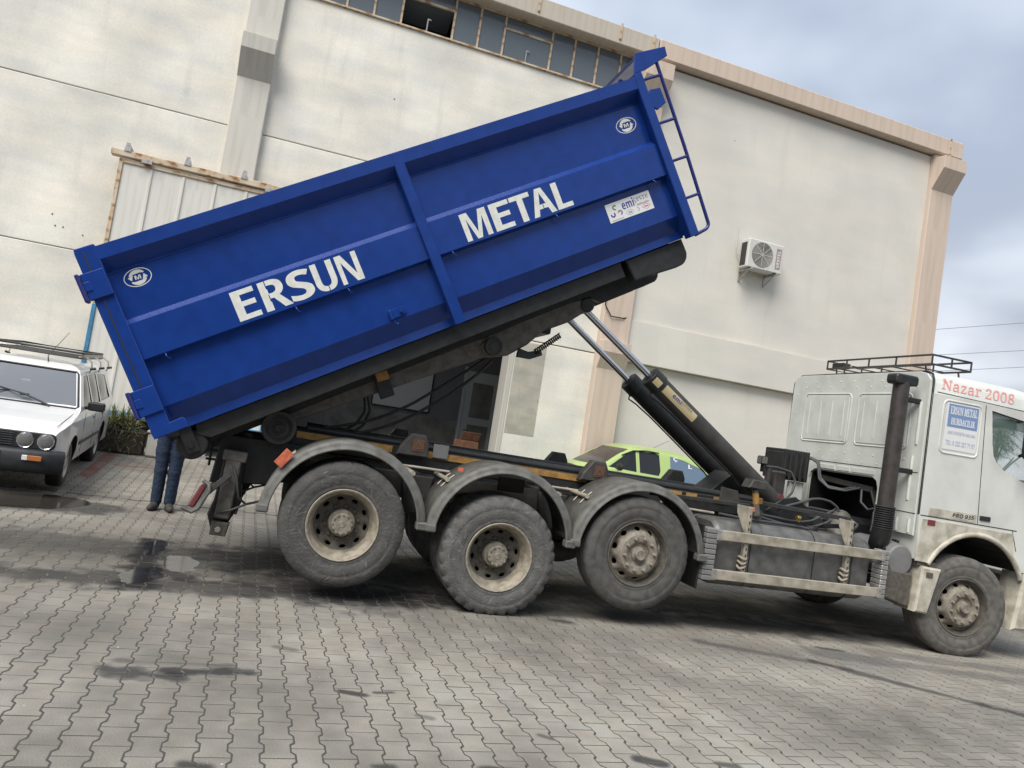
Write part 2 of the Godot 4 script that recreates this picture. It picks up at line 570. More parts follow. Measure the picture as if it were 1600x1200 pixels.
# cast concrete: broad clouds, horizontal pour marks, small stains, pinholes
func concrete_tex(seed_: int, base: Color, strength: float) -> Texture2D:
	var size := 1024
	var ims := []
	for k in [[0.004, 4, Vector2(1, 1)], [0.012, 5, Vector2(0.25, 1)], [0.02, 4, Vector2(1, 0.125)], [0.12, 2, Vector2(1, 1)]]:
		var n := FastNoiseLite.new()
		n.seed = seed_ + ims.size()
		n.noise_type = FastNoiseLite.TYPE_SIMPLEX_SMOOTH
		n.frequency = k[0]
		n.fractal_octaves = k[1]
		var im := n.get_seamless_image(int(size * k[2].x), int(size * k[2].y))
		im.resize(size, size, Image.INTERPOLATE_CUBIC)
		ims.append(im.get_data())
	var out := PackedByteArray()
	out.resize(size * size * 3)
	var d0: PackedByteArray = ims[0]
	var d1: PackedByteArray = ims[1]
	var d2: PackedByteArray = ims[2]
	var d3: PackedByteArray = ims[3]
	for i in size * size:
		var a := d0[i] / 255.0 - 0.5
		var b := d1[i] / 255.0 - 0.5
		var s := d2[i] / 255.0
		var v := 1.0 + (a * 0.26 + b * 0.16 + (d3[i] / 255.0 - 0.5) * 0.09) * strength
		v -= maxf(0.0, s - 0.62) * 0.25 * strength * clampf(a * 4.0 + 0.6, 0.0, 1.0)
		var warm := b * 0.05 * strength
		out[i * 3] = clampi(int(base.r * (v + warm) * 255.0), 0, 255)
		out[i * 3 + 1] = clampi(int(base.g * v * 255.0), 0, 255)
		out[i * 3 + 2] = clampi(int(base.b * (v - warm * 1.4) * 255.0), 0, 255)
	return ImageTexture.create_from_image(Image.create_from_data(size, size, false, Image.FORMAT_RGB8, out))

# ---------------------------------------------------------------- the yard
# what lies on the paving (damp, oil, rubber, paint), plus shade painted under the truck, seen from above; x -5.0..9.3, z -10.3..4.0
const STAIN_SHADE_X := -5.0
const STAIN_SHADE_Z := -10.3
const STAIN_SHADE_SIZE := 14.3

func stain_shade_map() -> Texture2D:
	var size := 1024
	var n := FastNoiseLite.new()
	n.seed = 51
	n.frequency = 0.006
	n.fractal_octaves = 6
	n.fractal_gain = 0.6
	var base := n.get_seamless_image(size, size).get_data()
	var n2 := FastNoiseLite.new()
	n2.seed = 77
	n2.noise_type = FastNoiseLite.TYPE_SIMPLEX_SMOOTH
	n2.frequency = 0.045
	n2.fractal_octaves = 4
	var fine := n2.get_seamless_image(size, size).get_data()
	var n3 := FastNoiseLite.new()
	n3.seed = 5
	n3.frequency = 0.03
	n3.fractal_octaves = 4
	var im3 := n3.get_seamless_image(size / 8, size)
	im3.resize(size, size, Image.INTERPOLATE_CUBIC)
	var along := im3.get_data()
	var out := PackedByteArray()
	out.resize(size * size * 3)
	# [x0, z0, x1, z1, half width, strength, kind] smears from one point to another; one is shade painted under the truck
	var smears_and_shade := [
		[-4.8, -1.15, 0.4, -1.0, 1.45, 0.20, 1], [-3.6, 0.9, -1.6, 1.2, 0.5, 0.12, 1], [2.6, 0.35, 5.0, 0.5, 0.45, 0.14, 1],
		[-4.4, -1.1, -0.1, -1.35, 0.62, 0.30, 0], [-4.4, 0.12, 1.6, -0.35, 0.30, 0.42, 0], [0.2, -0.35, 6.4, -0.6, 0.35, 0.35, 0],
		[-1.68, -1.75, -1.50, 0.05, 0.17, 0.78, 1], [-1.62, -0.55, -1.22, -0.35, 0.2, 0.55, 1], [-0.55, -0.5, 0.6, -0.2, 0.5, 0.35, 1],
		[-1.32, 1.90, -0.95, 1.99, 0.10, 0.55, 2], [-1.0, 1.88, -0.55, 1.84, 0.08, 0.60, 2], [-1.25, 1.75, -0.7, 1.72, 0.06, 0.3, 2],
		[-0.03, 2.03, 0.10, 2.07, 0.035, 0.62, 1], [0.18, 2.02, 0.28, 2.0, 0.022, 0.5, 1], [1.53, 2.78, 1.64, 2.82, 0.05, 0.62, 1], [2.02, 2.8, 2.1, 2.81, 0.04, 0.5, 1],
		[0.62, 2.97, 0.78, 2.97, 0.06, 0.6, 1], [-0.74, 3.02, -0.66, 3.03, 0.06, 0.6, 1], [0.08, 2.97, 0.16, 2.97, 0.05, 0.55, 1],
		[3.3, 0.25, 4.5, 0.72, 0.09, 0.25, 0], [4.3, 0.62, 5.5, 1.68, 0.085, 0.40, 0], [5.3, 1.5, 6.6, 2.3, 0.13, 0.22, 0], [4.6, 0.3, 7.4, 0.9, 0.16, 0.2, 0], [-0.6, -1.3, 6.9, -1.5, 0.75, 0.42, 0], [5.4, 0.1, 9.0, 0.7, 0.16, 0.2, 0],  # the wide one beneath the chassis paints truck shade into the pavers
		[2.0, -0.05, 2.14, -0.02, 0.10, 0.55, 1], [2.9, -0.5, 6.0, -0.8, 0.4, 0.3, 0], [4.75, 0.1, 4.95, 0.15, 0.05, 0.5, 1], [-4.2, -2.9, -2.6, -3.3, 0.5, 0.5, 0],
		[1.05, 2.52, 1.1, 2.56, 0.03, 0.4, 1], [0.38, 2.33, 0.45, 2.36, 0.03, 0.3, 1], [-0.4, 1.3, -0.3, 1.34, 0.05, 0.3, 1]]
	var covered := {}
	for y in size:
		for x in size:
			var i := y * size + x
			var b := base[i] / 255.0
			var f := fine[i] / 255.0
			var v := 0.905 + (b - 0.5) * 0.36 + (f - 0.5) * 0.14
			out[i * 3] = clampi(int(v * 255), 0, 255)
			out[i * 3 + 1] = clampi(int(v * 251), 0, 255)
			out[i * 3 + 2] = clampi(int(v * 246), 0, 255)
	var px := size / STAIN_SHADE_SIZE
	for s in smears_and_shade:
		var a := Vector2((s[0] - STAIN_SHADE_X) * px, (s[1] - STAIN_SHADE_Z) * px)
		var c := Vector2((s[2] - STAIN_SHADE_X) * px, (s[3] - STAIN_SHADE_Z) * px)
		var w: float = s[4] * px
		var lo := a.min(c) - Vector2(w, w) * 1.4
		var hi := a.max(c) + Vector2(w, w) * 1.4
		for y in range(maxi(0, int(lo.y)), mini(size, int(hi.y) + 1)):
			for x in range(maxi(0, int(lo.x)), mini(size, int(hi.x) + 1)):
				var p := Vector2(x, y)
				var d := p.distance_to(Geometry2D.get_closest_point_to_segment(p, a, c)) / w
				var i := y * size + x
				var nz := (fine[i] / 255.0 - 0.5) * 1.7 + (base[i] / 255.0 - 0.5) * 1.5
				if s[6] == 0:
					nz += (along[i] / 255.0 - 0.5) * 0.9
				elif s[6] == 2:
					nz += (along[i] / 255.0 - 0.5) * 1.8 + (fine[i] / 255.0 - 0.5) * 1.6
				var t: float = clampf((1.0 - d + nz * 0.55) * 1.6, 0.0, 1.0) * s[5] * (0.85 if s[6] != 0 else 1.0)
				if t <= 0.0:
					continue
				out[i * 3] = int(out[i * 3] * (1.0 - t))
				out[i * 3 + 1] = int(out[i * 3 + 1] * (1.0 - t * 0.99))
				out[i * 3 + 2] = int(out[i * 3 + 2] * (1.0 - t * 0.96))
	# a worn red line painted on the paving beside the parked car
	for line in [[-3.22, -5.6, -3.55, -9.1, 0.11], [-3.1, -6.9, -2.55, -7.0, 0.07]]:
		var a := Vector2((line[0] - STAIN_SHADE_X) * px, (line[1] - STAIN_SHADE_Z) * px)
		var c := Vector2((line[2] - STAIN_SHADE_X) * px, (line[3] - STAIN_SHADE_Z) * px)
		var w: float = line[4] * px
		for y in range(int(minf(a.y, c.y) - w), int(maxf(a.y, c.y) + w)):
			for x in range(int(minf(a.x, c.x) - w), int(maxf(a.x, c.x) + w)):
				var p := Vector2(x, y)
				var i := y * size + x
				var d := p.distance_to(Geometry2D.get_closest_point_to_segment(p, a, c)) / w
				var t := clampf((1.0 - d) * 3.0, 0.0, 1.0) * clampf(0.35 + (fine[i] / 255.0 - 0.4) * 1.6, 0.0, 0.8)
				out[i * 3 + 1] = int(out[i * 3 + 1] * (1.0 - t * 0.48))
				out[i * 3 + 2] = int(out[i * 3 + 2] * (1.0 - t * 0.50))
	return ImageTexture.create_from_image(Image.create_from_data(size, size, false, Image.FORMAT_RGB8, out))

# an I-shaped interlocking paver, 20 by 16 cm, with a worn chamfer
func paver_mesh(variant: int) -> ArrayMesh:
	var r := RandomNumberGenerator.new()
	r.seed = 100 + variant
	var L := 0.0967
	var W := 0.0770
	var N := 0.0570
	var o := [Vector2(W, L), Vector2(W, L - 0.026), Vector2(N, L - 0.053), Vector2(N, -L + 0.053), Vector2(W, -L + 0.026), Vector2(W, -L),
		Vector2(-W, -L), Vector2(-W, -L + 0.026), Vector2(-N, -L + 0.053), Vector2(-N, L - 0.053), Vector2(-W, L - 0.026), Vector2(-W, L)]
	var m := MB.new()
	var p := []
	var q := []
	for i in o.size():
		var j := Vector2(r.randf_range(-0.0014, 0.0014), r.randf_range(-0.0014, 0.0014))
		var v: Vector2 = o[i] + j
		p.append(v)
		q.append(v - Vector2(signf(v.x) * 0.0025, signf(v.y) * 0.0025 if absf(v.y) > 0.05 else 0.0))
	m.smooth()
	# top face as quads across, so it stays well shaped
	var top := func(v: Vector2) -> Vector3: return Vector3(v.x, 0.0, v.y)
	for k in 5:
		m.face([top.call(q[k]), top.call(q[k + 1]), top.call(q[10 - k]), top.call(q[11 - k])], Vector3.UP)
	for i in 12:
		var j := (i + 1) % 12
		var out := Vector3(p[i].x + p[j].x, 0.0, p[i].y + p[j].y)
		m.flat()
		m.face([Vector3(q[i].x, 0, q[i].y), Vector3(q[j].x, 0, q[j].y), Vector3(p[j].x, -0.0015, p[j].y), Vector3(p[i].x, -0.0015, p[i].y)], out + Vector3.UP * 0.1)
		m.face([Vector3(p[i].x, -0.0015, p[i].y), Vector3(p[j].x, -0.0015, p[j].y), Vector3(p[j].x, -0.022, p[j].y), Vector3(p[i].x, -0.022, p[i].y)], out)
	return m.mesh()

func make_ground() -> void:
	var root := Node3D.new()
	root.name = "paved_yard"
	add_child(root)
	root.set_meta("kind", "structure")
	root.set_meta("label", "grey interlocking concrete paving of the factory yard")
	# sand bed under the pavers, following the rise, reaching far out
	var m := MB.new()
	m.smooth()
	var zs := [400.0, 30.0, 6.0, -4.3, -4.5, -9.6, -16.0, -60.0, -400.0]
	for k in zs.size() - 1:
		var xs := [-400.0, -30.0, 30.0, 400.0]
		for j in 3:
			var c := []
			for q in [[xs[j], zs[k]], [xs[j + 1], zs[k]], [xs[j + 1], zs[k + 1]], [xs[j], zs[k + 1]]]:
				var h := minf(maxf(0.0, -q[1] - 4.4) * 0.046, 0.34) - 0.0022
				c.append(Vector3(q[0], h, q[1]))
			m.face(c, Vector3.UP)
	var bed := put(m, "joint_sand", M.yard_base, root)
	bed.rotation.y = WALL_TURN
	var pm := StandardMaterial3D.new()
	pm.resource_name = "paver"
	pm.albedo_texture = stain_shade_map()
	pm.vertex_color_use_as_albedo = true
	pm.roughness = 0.82
	pm.uv1_triplanar = true
	pm.uv1_world_triplanar = true
	pm.uv1_triplanar_sharpness = 8.0
	pm.uv1_scale = Vector3.ONE / STAIN_SHADE_SIZE
	pm.uv1_offset = Vector3(-STAIN_SHADE_X, 0, -STAIN_SHADE_Z) / STAIN_SHADE_SIZE
	pm.detail_enabled = true
	pm.detail_albedo = T.grain
	pm.detail_blend_mode = BaseMaterial3D.BLEND_MODE_MUL
	pm.detail_uv_layer = BaseMaterial3D.DETAIL_UV_2
	pm.uv2_triplanar = true
	pm.uv2_world_triplanar = true
	pm.uv2_scale = Vector3.ONE * 2.3
	M.paver = pm
	var pb := StandardMaterial3D.new()
	var tones := [Color(0.404, 0.389, 0.347), Color(0.389, 0.375, 0.336), Color(0.411, 0.397, 0.354), Color(0.399, 0.379, 0.336), Color(0.377, 0.365, 0.333), Color(0.407, 0.381, 0.337)]
	var shapes := []
	for v in 4:
		shapes.append(paver_mesh(v))
	var turn := Basis(Vector3.UP, WALL_TURN)
	var cam := Vector3(-0.536, 1.658, 6.656)
	var near := []
	var far := []
	# lattice: columns 142.5 mm apart, pavers 204 mm long, every other column shifted by half
	for i in range(-95, 135):
		var off := 0.102 if absi(i) % 2 == 1 else 0.0
		for j in range(-48, 31):
			var l := Vector3(i * 0.1425 - 0.0835, 0, j * 0.204 + off + 0.045)
			var p := turn * l
			if p.z > 5.6 or p.z < -9.75:
				continue
			var d := Vector2(p.x - cam.x, p.z - cam.z)
			var ang := atan2(d.x, -d.y)
			p.y = ground_y(p)
			var slope := 0.046 if p.y > 0.0 else 0.0
			var X := Transform3D(turn * Basis(Vector3.RIGHT, slope + rng.randf_range(-0.004, 0.004)) * Basis(Vector3.FORWARD, rng.randf_range(-0.004, 0.004)), p + Vector3(0, rng.randf_range(-0.0007, 0.0007), 0))
			var c: Color = tones[rng.randi() % tones.size()] * rng.randf_range(0.90, 1.03)
			c.a = 1.0
			# seen size: nearest first
			near.append([d.length() + (100.0 if ang < -0.35 or ang > 0.86 or p.z > 3.12 else 0.0), X, c, rng.randi() % 4])
	near.sort_custom(func(a, b): return a[0] < b[0])
	far = near.slice(300)
	near = near.slice(0, 300)
	var tone_mats := []
	for t in 6:
		var tm: StandardMaterial3D = pm.duplicate()
		tm.resource_name = "paver_tone"
		tm.vertex_color_use_as_albedo = false
		tm.albedo_color = lin(tones[t].r, tones[t].g, tones[t].b)
		tone_mats.append(tm)
	for k in near.size():
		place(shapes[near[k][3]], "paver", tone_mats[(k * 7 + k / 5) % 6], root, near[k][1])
	var mm := MultiMesh.new()
	mm.transform_format = MultiMesh.TRANSFORM_3D
	mm.use_colors = true
	mm.mesh = shapes[0]
	mm.instance_count = far.size()
	for k in far.size():
		mm.set_instance_transform(k, far[k][1])
		mm.set_instance_color(k, far[k][2])
	var mi := MultiMeshInstance3D.new()
	mi.name = "pavers_beyond"
	mi.multimesh = mm
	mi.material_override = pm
	mi.set_meta("kind", "stuff")
	root.add_child(mi)
	make_grit(root)
	# standing water
	var pud := puddle(PackedVector2Array([Vector2(-4.6, -3.1), Vector2(-4.2, -2.75), Vector2(-3.5, -2.72), Vector2(-2.95, -2.95), Vector2(-2.72, -3.35), Vector2(-2.70, -3.62), Vector2(-2.92, -3.86), Vector2(-3.4, -3.9), Vector2(-3.9, -3.72), Vector2(-4.6, -3.8)]), 0.004, 4)
	var o := put(pud, "puddle", M.water, self)
	o.set_meta("kind", "structure")
	o.set_meta("label", "brown puddle in front of the white car")
	var k := 0
	for q in [PackedVector2Array([Vector2(-1.72, -1.70), Vector2(-1.56, -1.80), Vector2(-1.50, -1.45), Vector2(-1.58, -1.05), Vector2(-1.66, -1.25)]), PackedVector2Array([Vector2(-1.46, -1.1), Vector2(-1.24, -1.16), Vector2(-1.14, -0.7), Vector2(-1.30, -0.52), Vector2(-1.42, -0.75)]), PackedVector2Array([Vector2(-1.62, -0.5), Vector2(-1.44, -0.62), Vector2(-1.36, -0.25), Vector2(-1.55, 0.02), Vector2(-1.66, -0.2)])]:
		o = put(puddle(q, 0.003, 9 + k), ["wet_patch", "wet_patch_001", "wet_patch_002"][k], M.wet_film, self)
		o.set_meta("kind", "structure")
		o.set_meta("label", "thin film of water on the paving behind the truck")
		k += 1

# bits of grit and litter lying about
func make_grit(root: Node) -> void:
	var m := MB.new()
	m.lathe([Vector2(0.0, -0.3), Vector2(0.8, -0.2), Vector2(1.0, 0.1), Vector2(0.6, 0.45), Vector2(0.0, 0.5)], Transform3D(Basis(Vector3(1, 0, 0), Vector3(0, 0, -1), Vector3(0, 1, 0)), Vector3.ZERO), 6)
	var mm := MultiMesh.new()
	mm.transform_format = MultiMesh.TRANSFORM_3D
	mm.use_colors = true
	mm.mesh = m.mesh()
	mm.instance_count = 420
	var r := RandomNumberGenerator.new()
	r.seed = 404
	for k in 420:
		var p := Vector3(r.randf_range(-3.5, 8.0), 0.0, r.randf_range(-4.0, 3.1))
		var s := r.randf_range(0.0018, 0.0055) * (2.0 if r.randf() < 0.06 else 1.0)
		mm.set_instance_transform(k, Transform3D(Basis(Vector3.UP, r.randf() * TAU).scaled(Vector3(s * r.randf_range(0.8, 1.8), s * 0.7, s)), p + Vector3(0, s * 0.2, 0)))
		var t := r.randf_range(0.12, 0.6)
		mm.set_instance_color(k, Color(t, t * 0.96, t * 0.88))
	var mi := MultiMeshInstance3D.new()
	mi.name = "loose_grit"
	mi.multimesh = mm
	mi.material_override = M.leaf
	mi.set_meta("kind", "stuff")
	root.add_child(mi)

func puddle(p: PackedVector2Array, y: float, seed_: int) -> MB:
	var r := RandomNumberGenerator.new()
	r.seed = seed_
	var q := PackedVector2Array()
	var n := p.size()
	for i in n:
		for k in 6:
			var t := k / 6.0
			var v := p[i].cubic_interpolate(p[(i + 1) % n], p[(i + n - 1) % n], p[(i + 2) % n], t)
			q.append(v + Vector2(r.randf_range(-0.03, 0.03), r.randf_range(-0.03, 0.03)))
	var m := MB.new()
	var idx := Geometry2D.triangulate_polygon(q)
	for i in range(0, idx.size(), 3):
		m.face([Vector3(q[idx[i]].x, y, q[idx[i]].y), Vector3(q[idx[i + 1]].x, y, q[idx[i + 1]].y), Vector3(q[idx[i + 2]].x, y, q[idx[i + 2]].y)], Vector3.UP)
	return m

# ---------------------------------------------------------------- the factory
# local frame of the building: x along its front, z out of it
func slab(parent: Node, called: String, x0: float, x1: float, y0: float, y1: float, z0: float, z1: float, material: Material, bev := 0.012) -> MeshInstance3D:
	var m := MB.new()
	m.box(Vector3.ZERO, Vector3(x1 - x0, y1 - y0, absf(z1 - z0)), bev)
	var o := put(m, called, material, parent)
	o.position = Vector3((x0 + x1) / 2, (y0 + y1) / 2, (z0 + z1) / 2)
	return o

func pillar(b: Node, x0: float, x1: float, material: Material, proud: float, corbels: Array) -> void:
	var p := part("pillar", b, Vector3(x0, 0, 0))
	var w := x1 - x0
	var m := MB.new()
	m.box(Vector3(w / 2, 5.35, proud - 0.25), Vector3(w, 10.6, 0.5), 0.02)
	put(m, "shaft", material, p)
	for c in corbels:
		# c: [bottom of slope, top of slope, top, how far out]
		var q := PackedVector2Array([Vector2(0, c[0]), Vector2(c[3], c[1]), Vector2(c[3], c[2] - 0.03), Vector2(0, c[2])])
		m = MB.new()
		m.prism(q, 0.004, w - 0.004, Transform3D(Basis(Vector3(0, 0, 1), Vector3(0, 1, 0), Vector3(1, 0, 0)), Vector3(0, 0, proud - 0.01)), 0.012)
		put(m, "corbel", M.corbel if material == M.pillar else material, p)

func make_building() -> void:
	var b := thing("factory_building", "long concrete factory hall with beige pillars, high window strip and white rendered bay", "building", Vector3(-0.527, 0, -9.486), WALL_TURN)
	# cast panels, three metres high, joints left open between them
	var rows := [[0.72, 3.665], [3.68, 6.665], [6.68, 9.66]]
	for r in rows:
		slab(b, "wall_panel", -10.7, -2.17, r[0], r[1], -0.2, 0.0, M.concrete)
		slab(b, "wall_panel", -19.9, -11.4, r[0], r[1], -0.2, 0.0, M.concrete)
	slab(b, "wall_panel", 4.40, 6.30, 0.72, 3.64, -0.2, 0.0, M.concrete)
	slab(b, "wall_panel", 4.40, 6.30, 3.66, 6.655, -0.2, 0.004, M.concrete)
	slab(b, "wall_panel", -1.54, 4.385, 5.3, 6.655, -0.2, 0.0, M.concrete)
	slab(b, "wall_panel", -1.54, 6.30, 6.67, 9.66, -0.2, 0.0, M.concrete)
	slab(b, "plinth", -19.9, -1.54, 0.0, 0.715, -0.2, -0.03, M.plinth)
	slab(b, "plinth", 4.40, 6.30, 0.0, 0.715, -0.2, 0.012, M.concrete)
	# a repaired patch on the panel beside the doorway
	slab(b, "repair_patch", 4.42, 5.12, 1.55, 3.60, -0.01, 0.005, M.patch, 0.002)
	for q in [[-4.77, 4.05], [-4.64, 4.05], [-4.30, 3.97], [-4.85, 4.25], [0.9, 8.1], [5.1, 2.35], [9.1, 9.4]]:
		var hole := MB.new()
		hole.cyl(Vector3(q[0], q[1], -0.02), Vector3(q[0], q[1], 0.062 if q[0] > 7 else 0.007), 0.015, 10)
		put(hole, "anchor_plug", M.concrete_dark, b)
	slab(b, "door_jamb", 4.28, 4.398, 0.0, 5.3, -0.5, 0.01, M.corbel)
	# white rendered bay
	slab(b, "rendered_wall", 6.99, 15.17, 0.0, 3.6, -0.3, -0.06, M.plaster)
	slab(b, "rendered_wall", 6.99, 15.17, 4.575, 10.62, -0.3, 0.06, M.plaster)
	slab(b, "rendered_band", 6.99, 15.17, 3.603, 4.57, -0.3, 0.12, M.plaster, 0.008)
	# pillars
	pillar(b, -2.18, -1.53, M.pillar, 0.16, [[7.62, 8.1, 8.42, 0.34]])
	pillar(b, -11.4, -10.7, M.pillar, 0.16, [[7.62, 8.1, 8.42, 0.34]])
	pillar(b, 6.29, 7.0, M.beige, 0.2, [[9.55, 10.1, 10.5, 0.34], [3.3, 3.7, 3.97, 0.2]])
	pillar(b, 15.16, 15.93, M.beige, 0.2, [[9.66, 10.2, 10.55, 0.34]])
	# roof edge
	slab(b, "parapet_beam", -20.0, 6.62, 10.66, 11.1, -0.3, 0.30, M.parapet, 0.02)
	slab(b, "parapet_beam", 6.64, 15.98, 10.66, 11.1, -0.3, 0.31, M.beige, 0.02)
	for x in [1.3, 3.6, 5.6, 6.45]:
		slab(b, "roof_strap", x, x + 0.05, 10.75, 11.13, 0.295, 0.325, M.rusty_frame, 0.004)
	slab(b, "roof_strap", 15.5, 15.54, 10.6, 11.12, 0.3, 0.33, M.rusty_frame, 0.004)
	slab(b, "roof", -20.0, 15.98, 10.72, 11.0, -24.0, -0.301, M.concrete_dark)
	slab(b, "end_wall", 15.75, 15.95, 0.0, 10.7, -24.0, -0.31, M.beige)
	slab(b, "end_wall", -20.0, -19.8, 0.0, 10.7, -24.0, -0.31, M.concrete)
	slab(b, "rear_wall", -19.79, 15.74, 0.0, 10.7, -24.0, -23.8, M.concrete)
	# window strip: narrow panes between wide opening lights
	var strip := part("window_strip", b, Vector3(0, 0, 0))
	var xs := [-1.53, -0.92, -0.36, 0.20, 0.77, 1.89, 2.46, 3.03, 4.15, 4.71, 5.29, 5.87, 6.29]
	for k in xs.size():
		slab(strip, "mullion", xs[k] - 0.022, xs[k] + 0.022, 9.70, 10.65, -0.10, -0.04, M.rusty_frame, 0.004)
	slab(strip, "sill", -1.53, 6.29, 9.66, 9.70, -0.16, 0.05, M.rusty_frame, 0.006)
	slab(strip, "head", -1.53, 6.29, 10.63, 10.66, -0.12, -0.02, M.rusty_frame, 0.004)
	for k in xs.size() - 1:
		var x0: float = xs[k] + 0.023
		var x1: float = xs[k + 1] - 0.023
		if x1 - x0 > 0.8:
			slab(strip, "transom", x0, x1, 10.34, 10.39, -0.105, -0.045, M.rusty_frame, 0.004)
			slab(strip, "window_pane", x0, x1, 10.39, 10.63, -0.075, -0.071, M.dusty_glass, 0.0005)
			if k != 4:
				slab(strip, "window_pane", x0, x1, 9.70, 10.34, -0.075, -0.071, M.dusty_glass, 0.0005)
			else:
				# this light is pushed open: its sash hangs out behind at the top
				var sash := slab(strip, "open_sash", x0, x1, 9.72, 10.33, -0.03, 0.0, M.dusty_glass, 0.004)
				sash.position += Vector3(0, 0.2, -0.36)
				sash.rotation.x = 1.15
			slab(strip, "stay", (x0 + x1) / 2 - 0.014, (x0 + x1) / 2 + 0.014, 9.72, 9.98, -0.05, -0.03, M.galvanised, 0.003)
			slab(strip, "stay", (x0 + x1) / 2 - 0.014, (x0 + x1) / 2 + 0.07, 9.982, 10.01, -0.05, -0.03, M.galvanised, 0.003)
		else:
			slab(strip, "window_pane", x0, x1, 9.70, 10.63, -0.075, -0.071, M.dusty_glass, 0.0005)
	slab(b, "window_band_wall", -10.7, -2.17, 9.67, 10.65, -0.2, -0.05, M.concrete)
	# sliding sheet-metal door pushed to the left of the opening
	var door := part("sliding_door", b, Vector3(0, 0, 0.34))
	slab(door, "sheet", -3.80, -0.62, 0.86, 5.40, -0.02, 0.0, M.door_sheet, 0.004)
	for k in 6:
		var x := -3.31 + 0.565 * k
		var m := MB.new()
		m.prism(PackedVector2Array([Vector2(-0.035, 0.0), Vector2(0.035, 0.0), Vector2(0.018, 0.028), Vector2(-0.018, 0.028)]), 0.88, 5.38, Transform3D(Basis(Vector3(1, 0, 0), Vector3(0, 0, 1), Vector3(0, 1, 0)), Vector3(x, 0, 0)))
		put(m, "rib", M.door_sheet, door)
	slab(door, "frame_upright", -3.87, -3.80, 2.75, 5.47, -0.04, 0.03, M.rusty_frame, 0.006)
	slab(door, "frame_upright", -3.87, -3.80, 0.84, 2.74, -0.04, 0.03, M.blue_trim, 0.006)
	slab(door, "frame_upright", -0.62, -0.55, 0.84, 5.47, -0.04, 0.03, M.blue_trim, 0.006)
	slab(door, "frame_top", -3.80, -0.62, 5.40, 5.47, -0.04, 0.03, M.rusty_frame, 0.006)
	slab(door, "frame_bottom", -3.80, -0.62, 0.78, 0.86, -0.04, 0.03, M.blue_trim, 0.006)
	var rail := part("door_rail", b, Vector3.ZERO)
	slab(rail, "track", -4.02, 4.9, 5.50, 5.62, 0.24, 0.42, M.rusty_frame, 0.012)
	for x in [-3.75, -2.72, -1.70, -0.7, 0.3]:
		var m := MB.new()
		m.prism(PackedVector2Array([Vector2(-0.06, 0), Vector2(0.06, 0), Vector2(0.03, 0.16), Vector2(-0.03, 0.16)]), 0.0, 0.012, Transform3D(Basis(), Vector3(x, 5.6, 0.425)), 0.002)
		put(m, "bracket", M.galvanised, rail)
		slab(rail, "bracket_arm", x - 0.03, x + 0.03, 5.70, 5.74, 0.0, 0.425, M.galvanised, 0.004)
	for x in [-3.4, -1.2]:
		slab(rail, "hanger", x - 0.09, x + 0.09, 5.45, 5.53, 0.425, 0.45, M.galvanised, 0.008)
	# the dim hall behind the doorway
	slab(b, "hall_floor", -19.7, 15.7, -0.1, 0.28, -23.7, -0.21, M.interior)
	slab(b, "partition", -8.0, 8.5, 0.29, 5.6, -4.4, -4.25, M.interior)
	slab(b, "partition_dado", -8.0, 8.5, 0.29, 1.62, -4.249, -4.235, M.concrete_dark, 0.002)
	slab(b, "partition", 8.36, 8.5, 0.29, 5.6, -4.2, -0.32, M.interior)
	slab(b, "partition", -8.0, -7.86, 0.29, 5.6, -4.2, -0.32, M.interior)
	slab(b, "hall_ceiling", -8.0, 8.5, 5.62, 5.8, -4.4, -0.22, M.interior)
	var dr := part("inner_door", b, Vector3(4.55, 0.29, -4.2))
	slab(dr, "leaf", 0.0, 0.95, 0.0, 2.75, -0.03, 0.02, M.interior_white, 0.006)
	for y in [0.35, 1.5]:
		slab(dr, "raised_panel", 0.18, 0.77, y, y + 0.95, 0.02, 0.035, M.concrete_dark, 0.01)
	slab(dr, "casing", -0.1, -0.01, 0.0, 2.85, -0.03, 0.05, M.interior_white, 0.006)
	slab(dr, "casing", 0.96, 1.05, 0.0, 2.85, -0.03, 0.05, M.interior_white, 0.006)
	slab(dr, "handle", 0.08, 0.22, 1.15, 1.18, 0.02, 0.08, M.galvanised, 0.005)
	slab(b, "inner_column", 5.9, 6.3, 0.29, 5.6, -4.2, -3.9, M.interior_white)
	# loose things inside
	var board := thing("notice_board", "pale wall board with dark edge hanging inside the dark doorway", "board", in_wall(2.85, 1.75, -4.2), WALL_TURN)
	slab(board, "panel", -0.75, 0.75, 0.0, 1.35, -0.01, 0.03, M.interior_white, 0.004)
	for s in [-0.78, 0.76]:
		slab(board, "edge", s, s + 0.03, -0.02, 1.37, -0.01, 0.045, M.black, 0.004)
	slab(board, "edge", -0.75, 0.75, 1.351, 1.38, -0.01, 0.045, M.black, 0.004)
	slab(board, "edge", -0.75, 0.75, -0.03, -0.001, -0.01, 0.045, M.black, 0.004)
	var box := thing("cardboard_box", "open reddish brown box standing in the doorway beside the concrete jamb", "box", in_wall(3.78, 0.285, -0.55), WALL_TURN + 0.2)
	slab(box, "body", -0.22, 0.2, 0.0, 0.95, -0.2, 0.2, M.cardboard, 0.008)
	var fl := slab(box, "flap", -0.24, 0.2, 0.95, 1.17, 0.19, 0.2, M.cardboard, 0.003)
	fl.rotation.x = 0.5
	var crate := thing("plastic_crate", "small orange crate on a black stand seen under the lifting arm", "crate", in_wall(0.35, 0.285, -1.6), WALL_TURN)
	slab(crate, "stand", -0.35, 0.35, 0.0, 1.55, -0.25, 0.25, M.black, 0.01)
	slab(crate, "tray", -0.3, 0.32, 1.555, 1.78, -0.2, 0.2, M.orange_mark, 0.01)

func in_wall(x: float, y: float, z: float) -> Vector3:
	return Vector3(-0.527, 0, -9.486) + Basis(Vector3.UP, WALL_TURN) * Vector3(x, y, z)

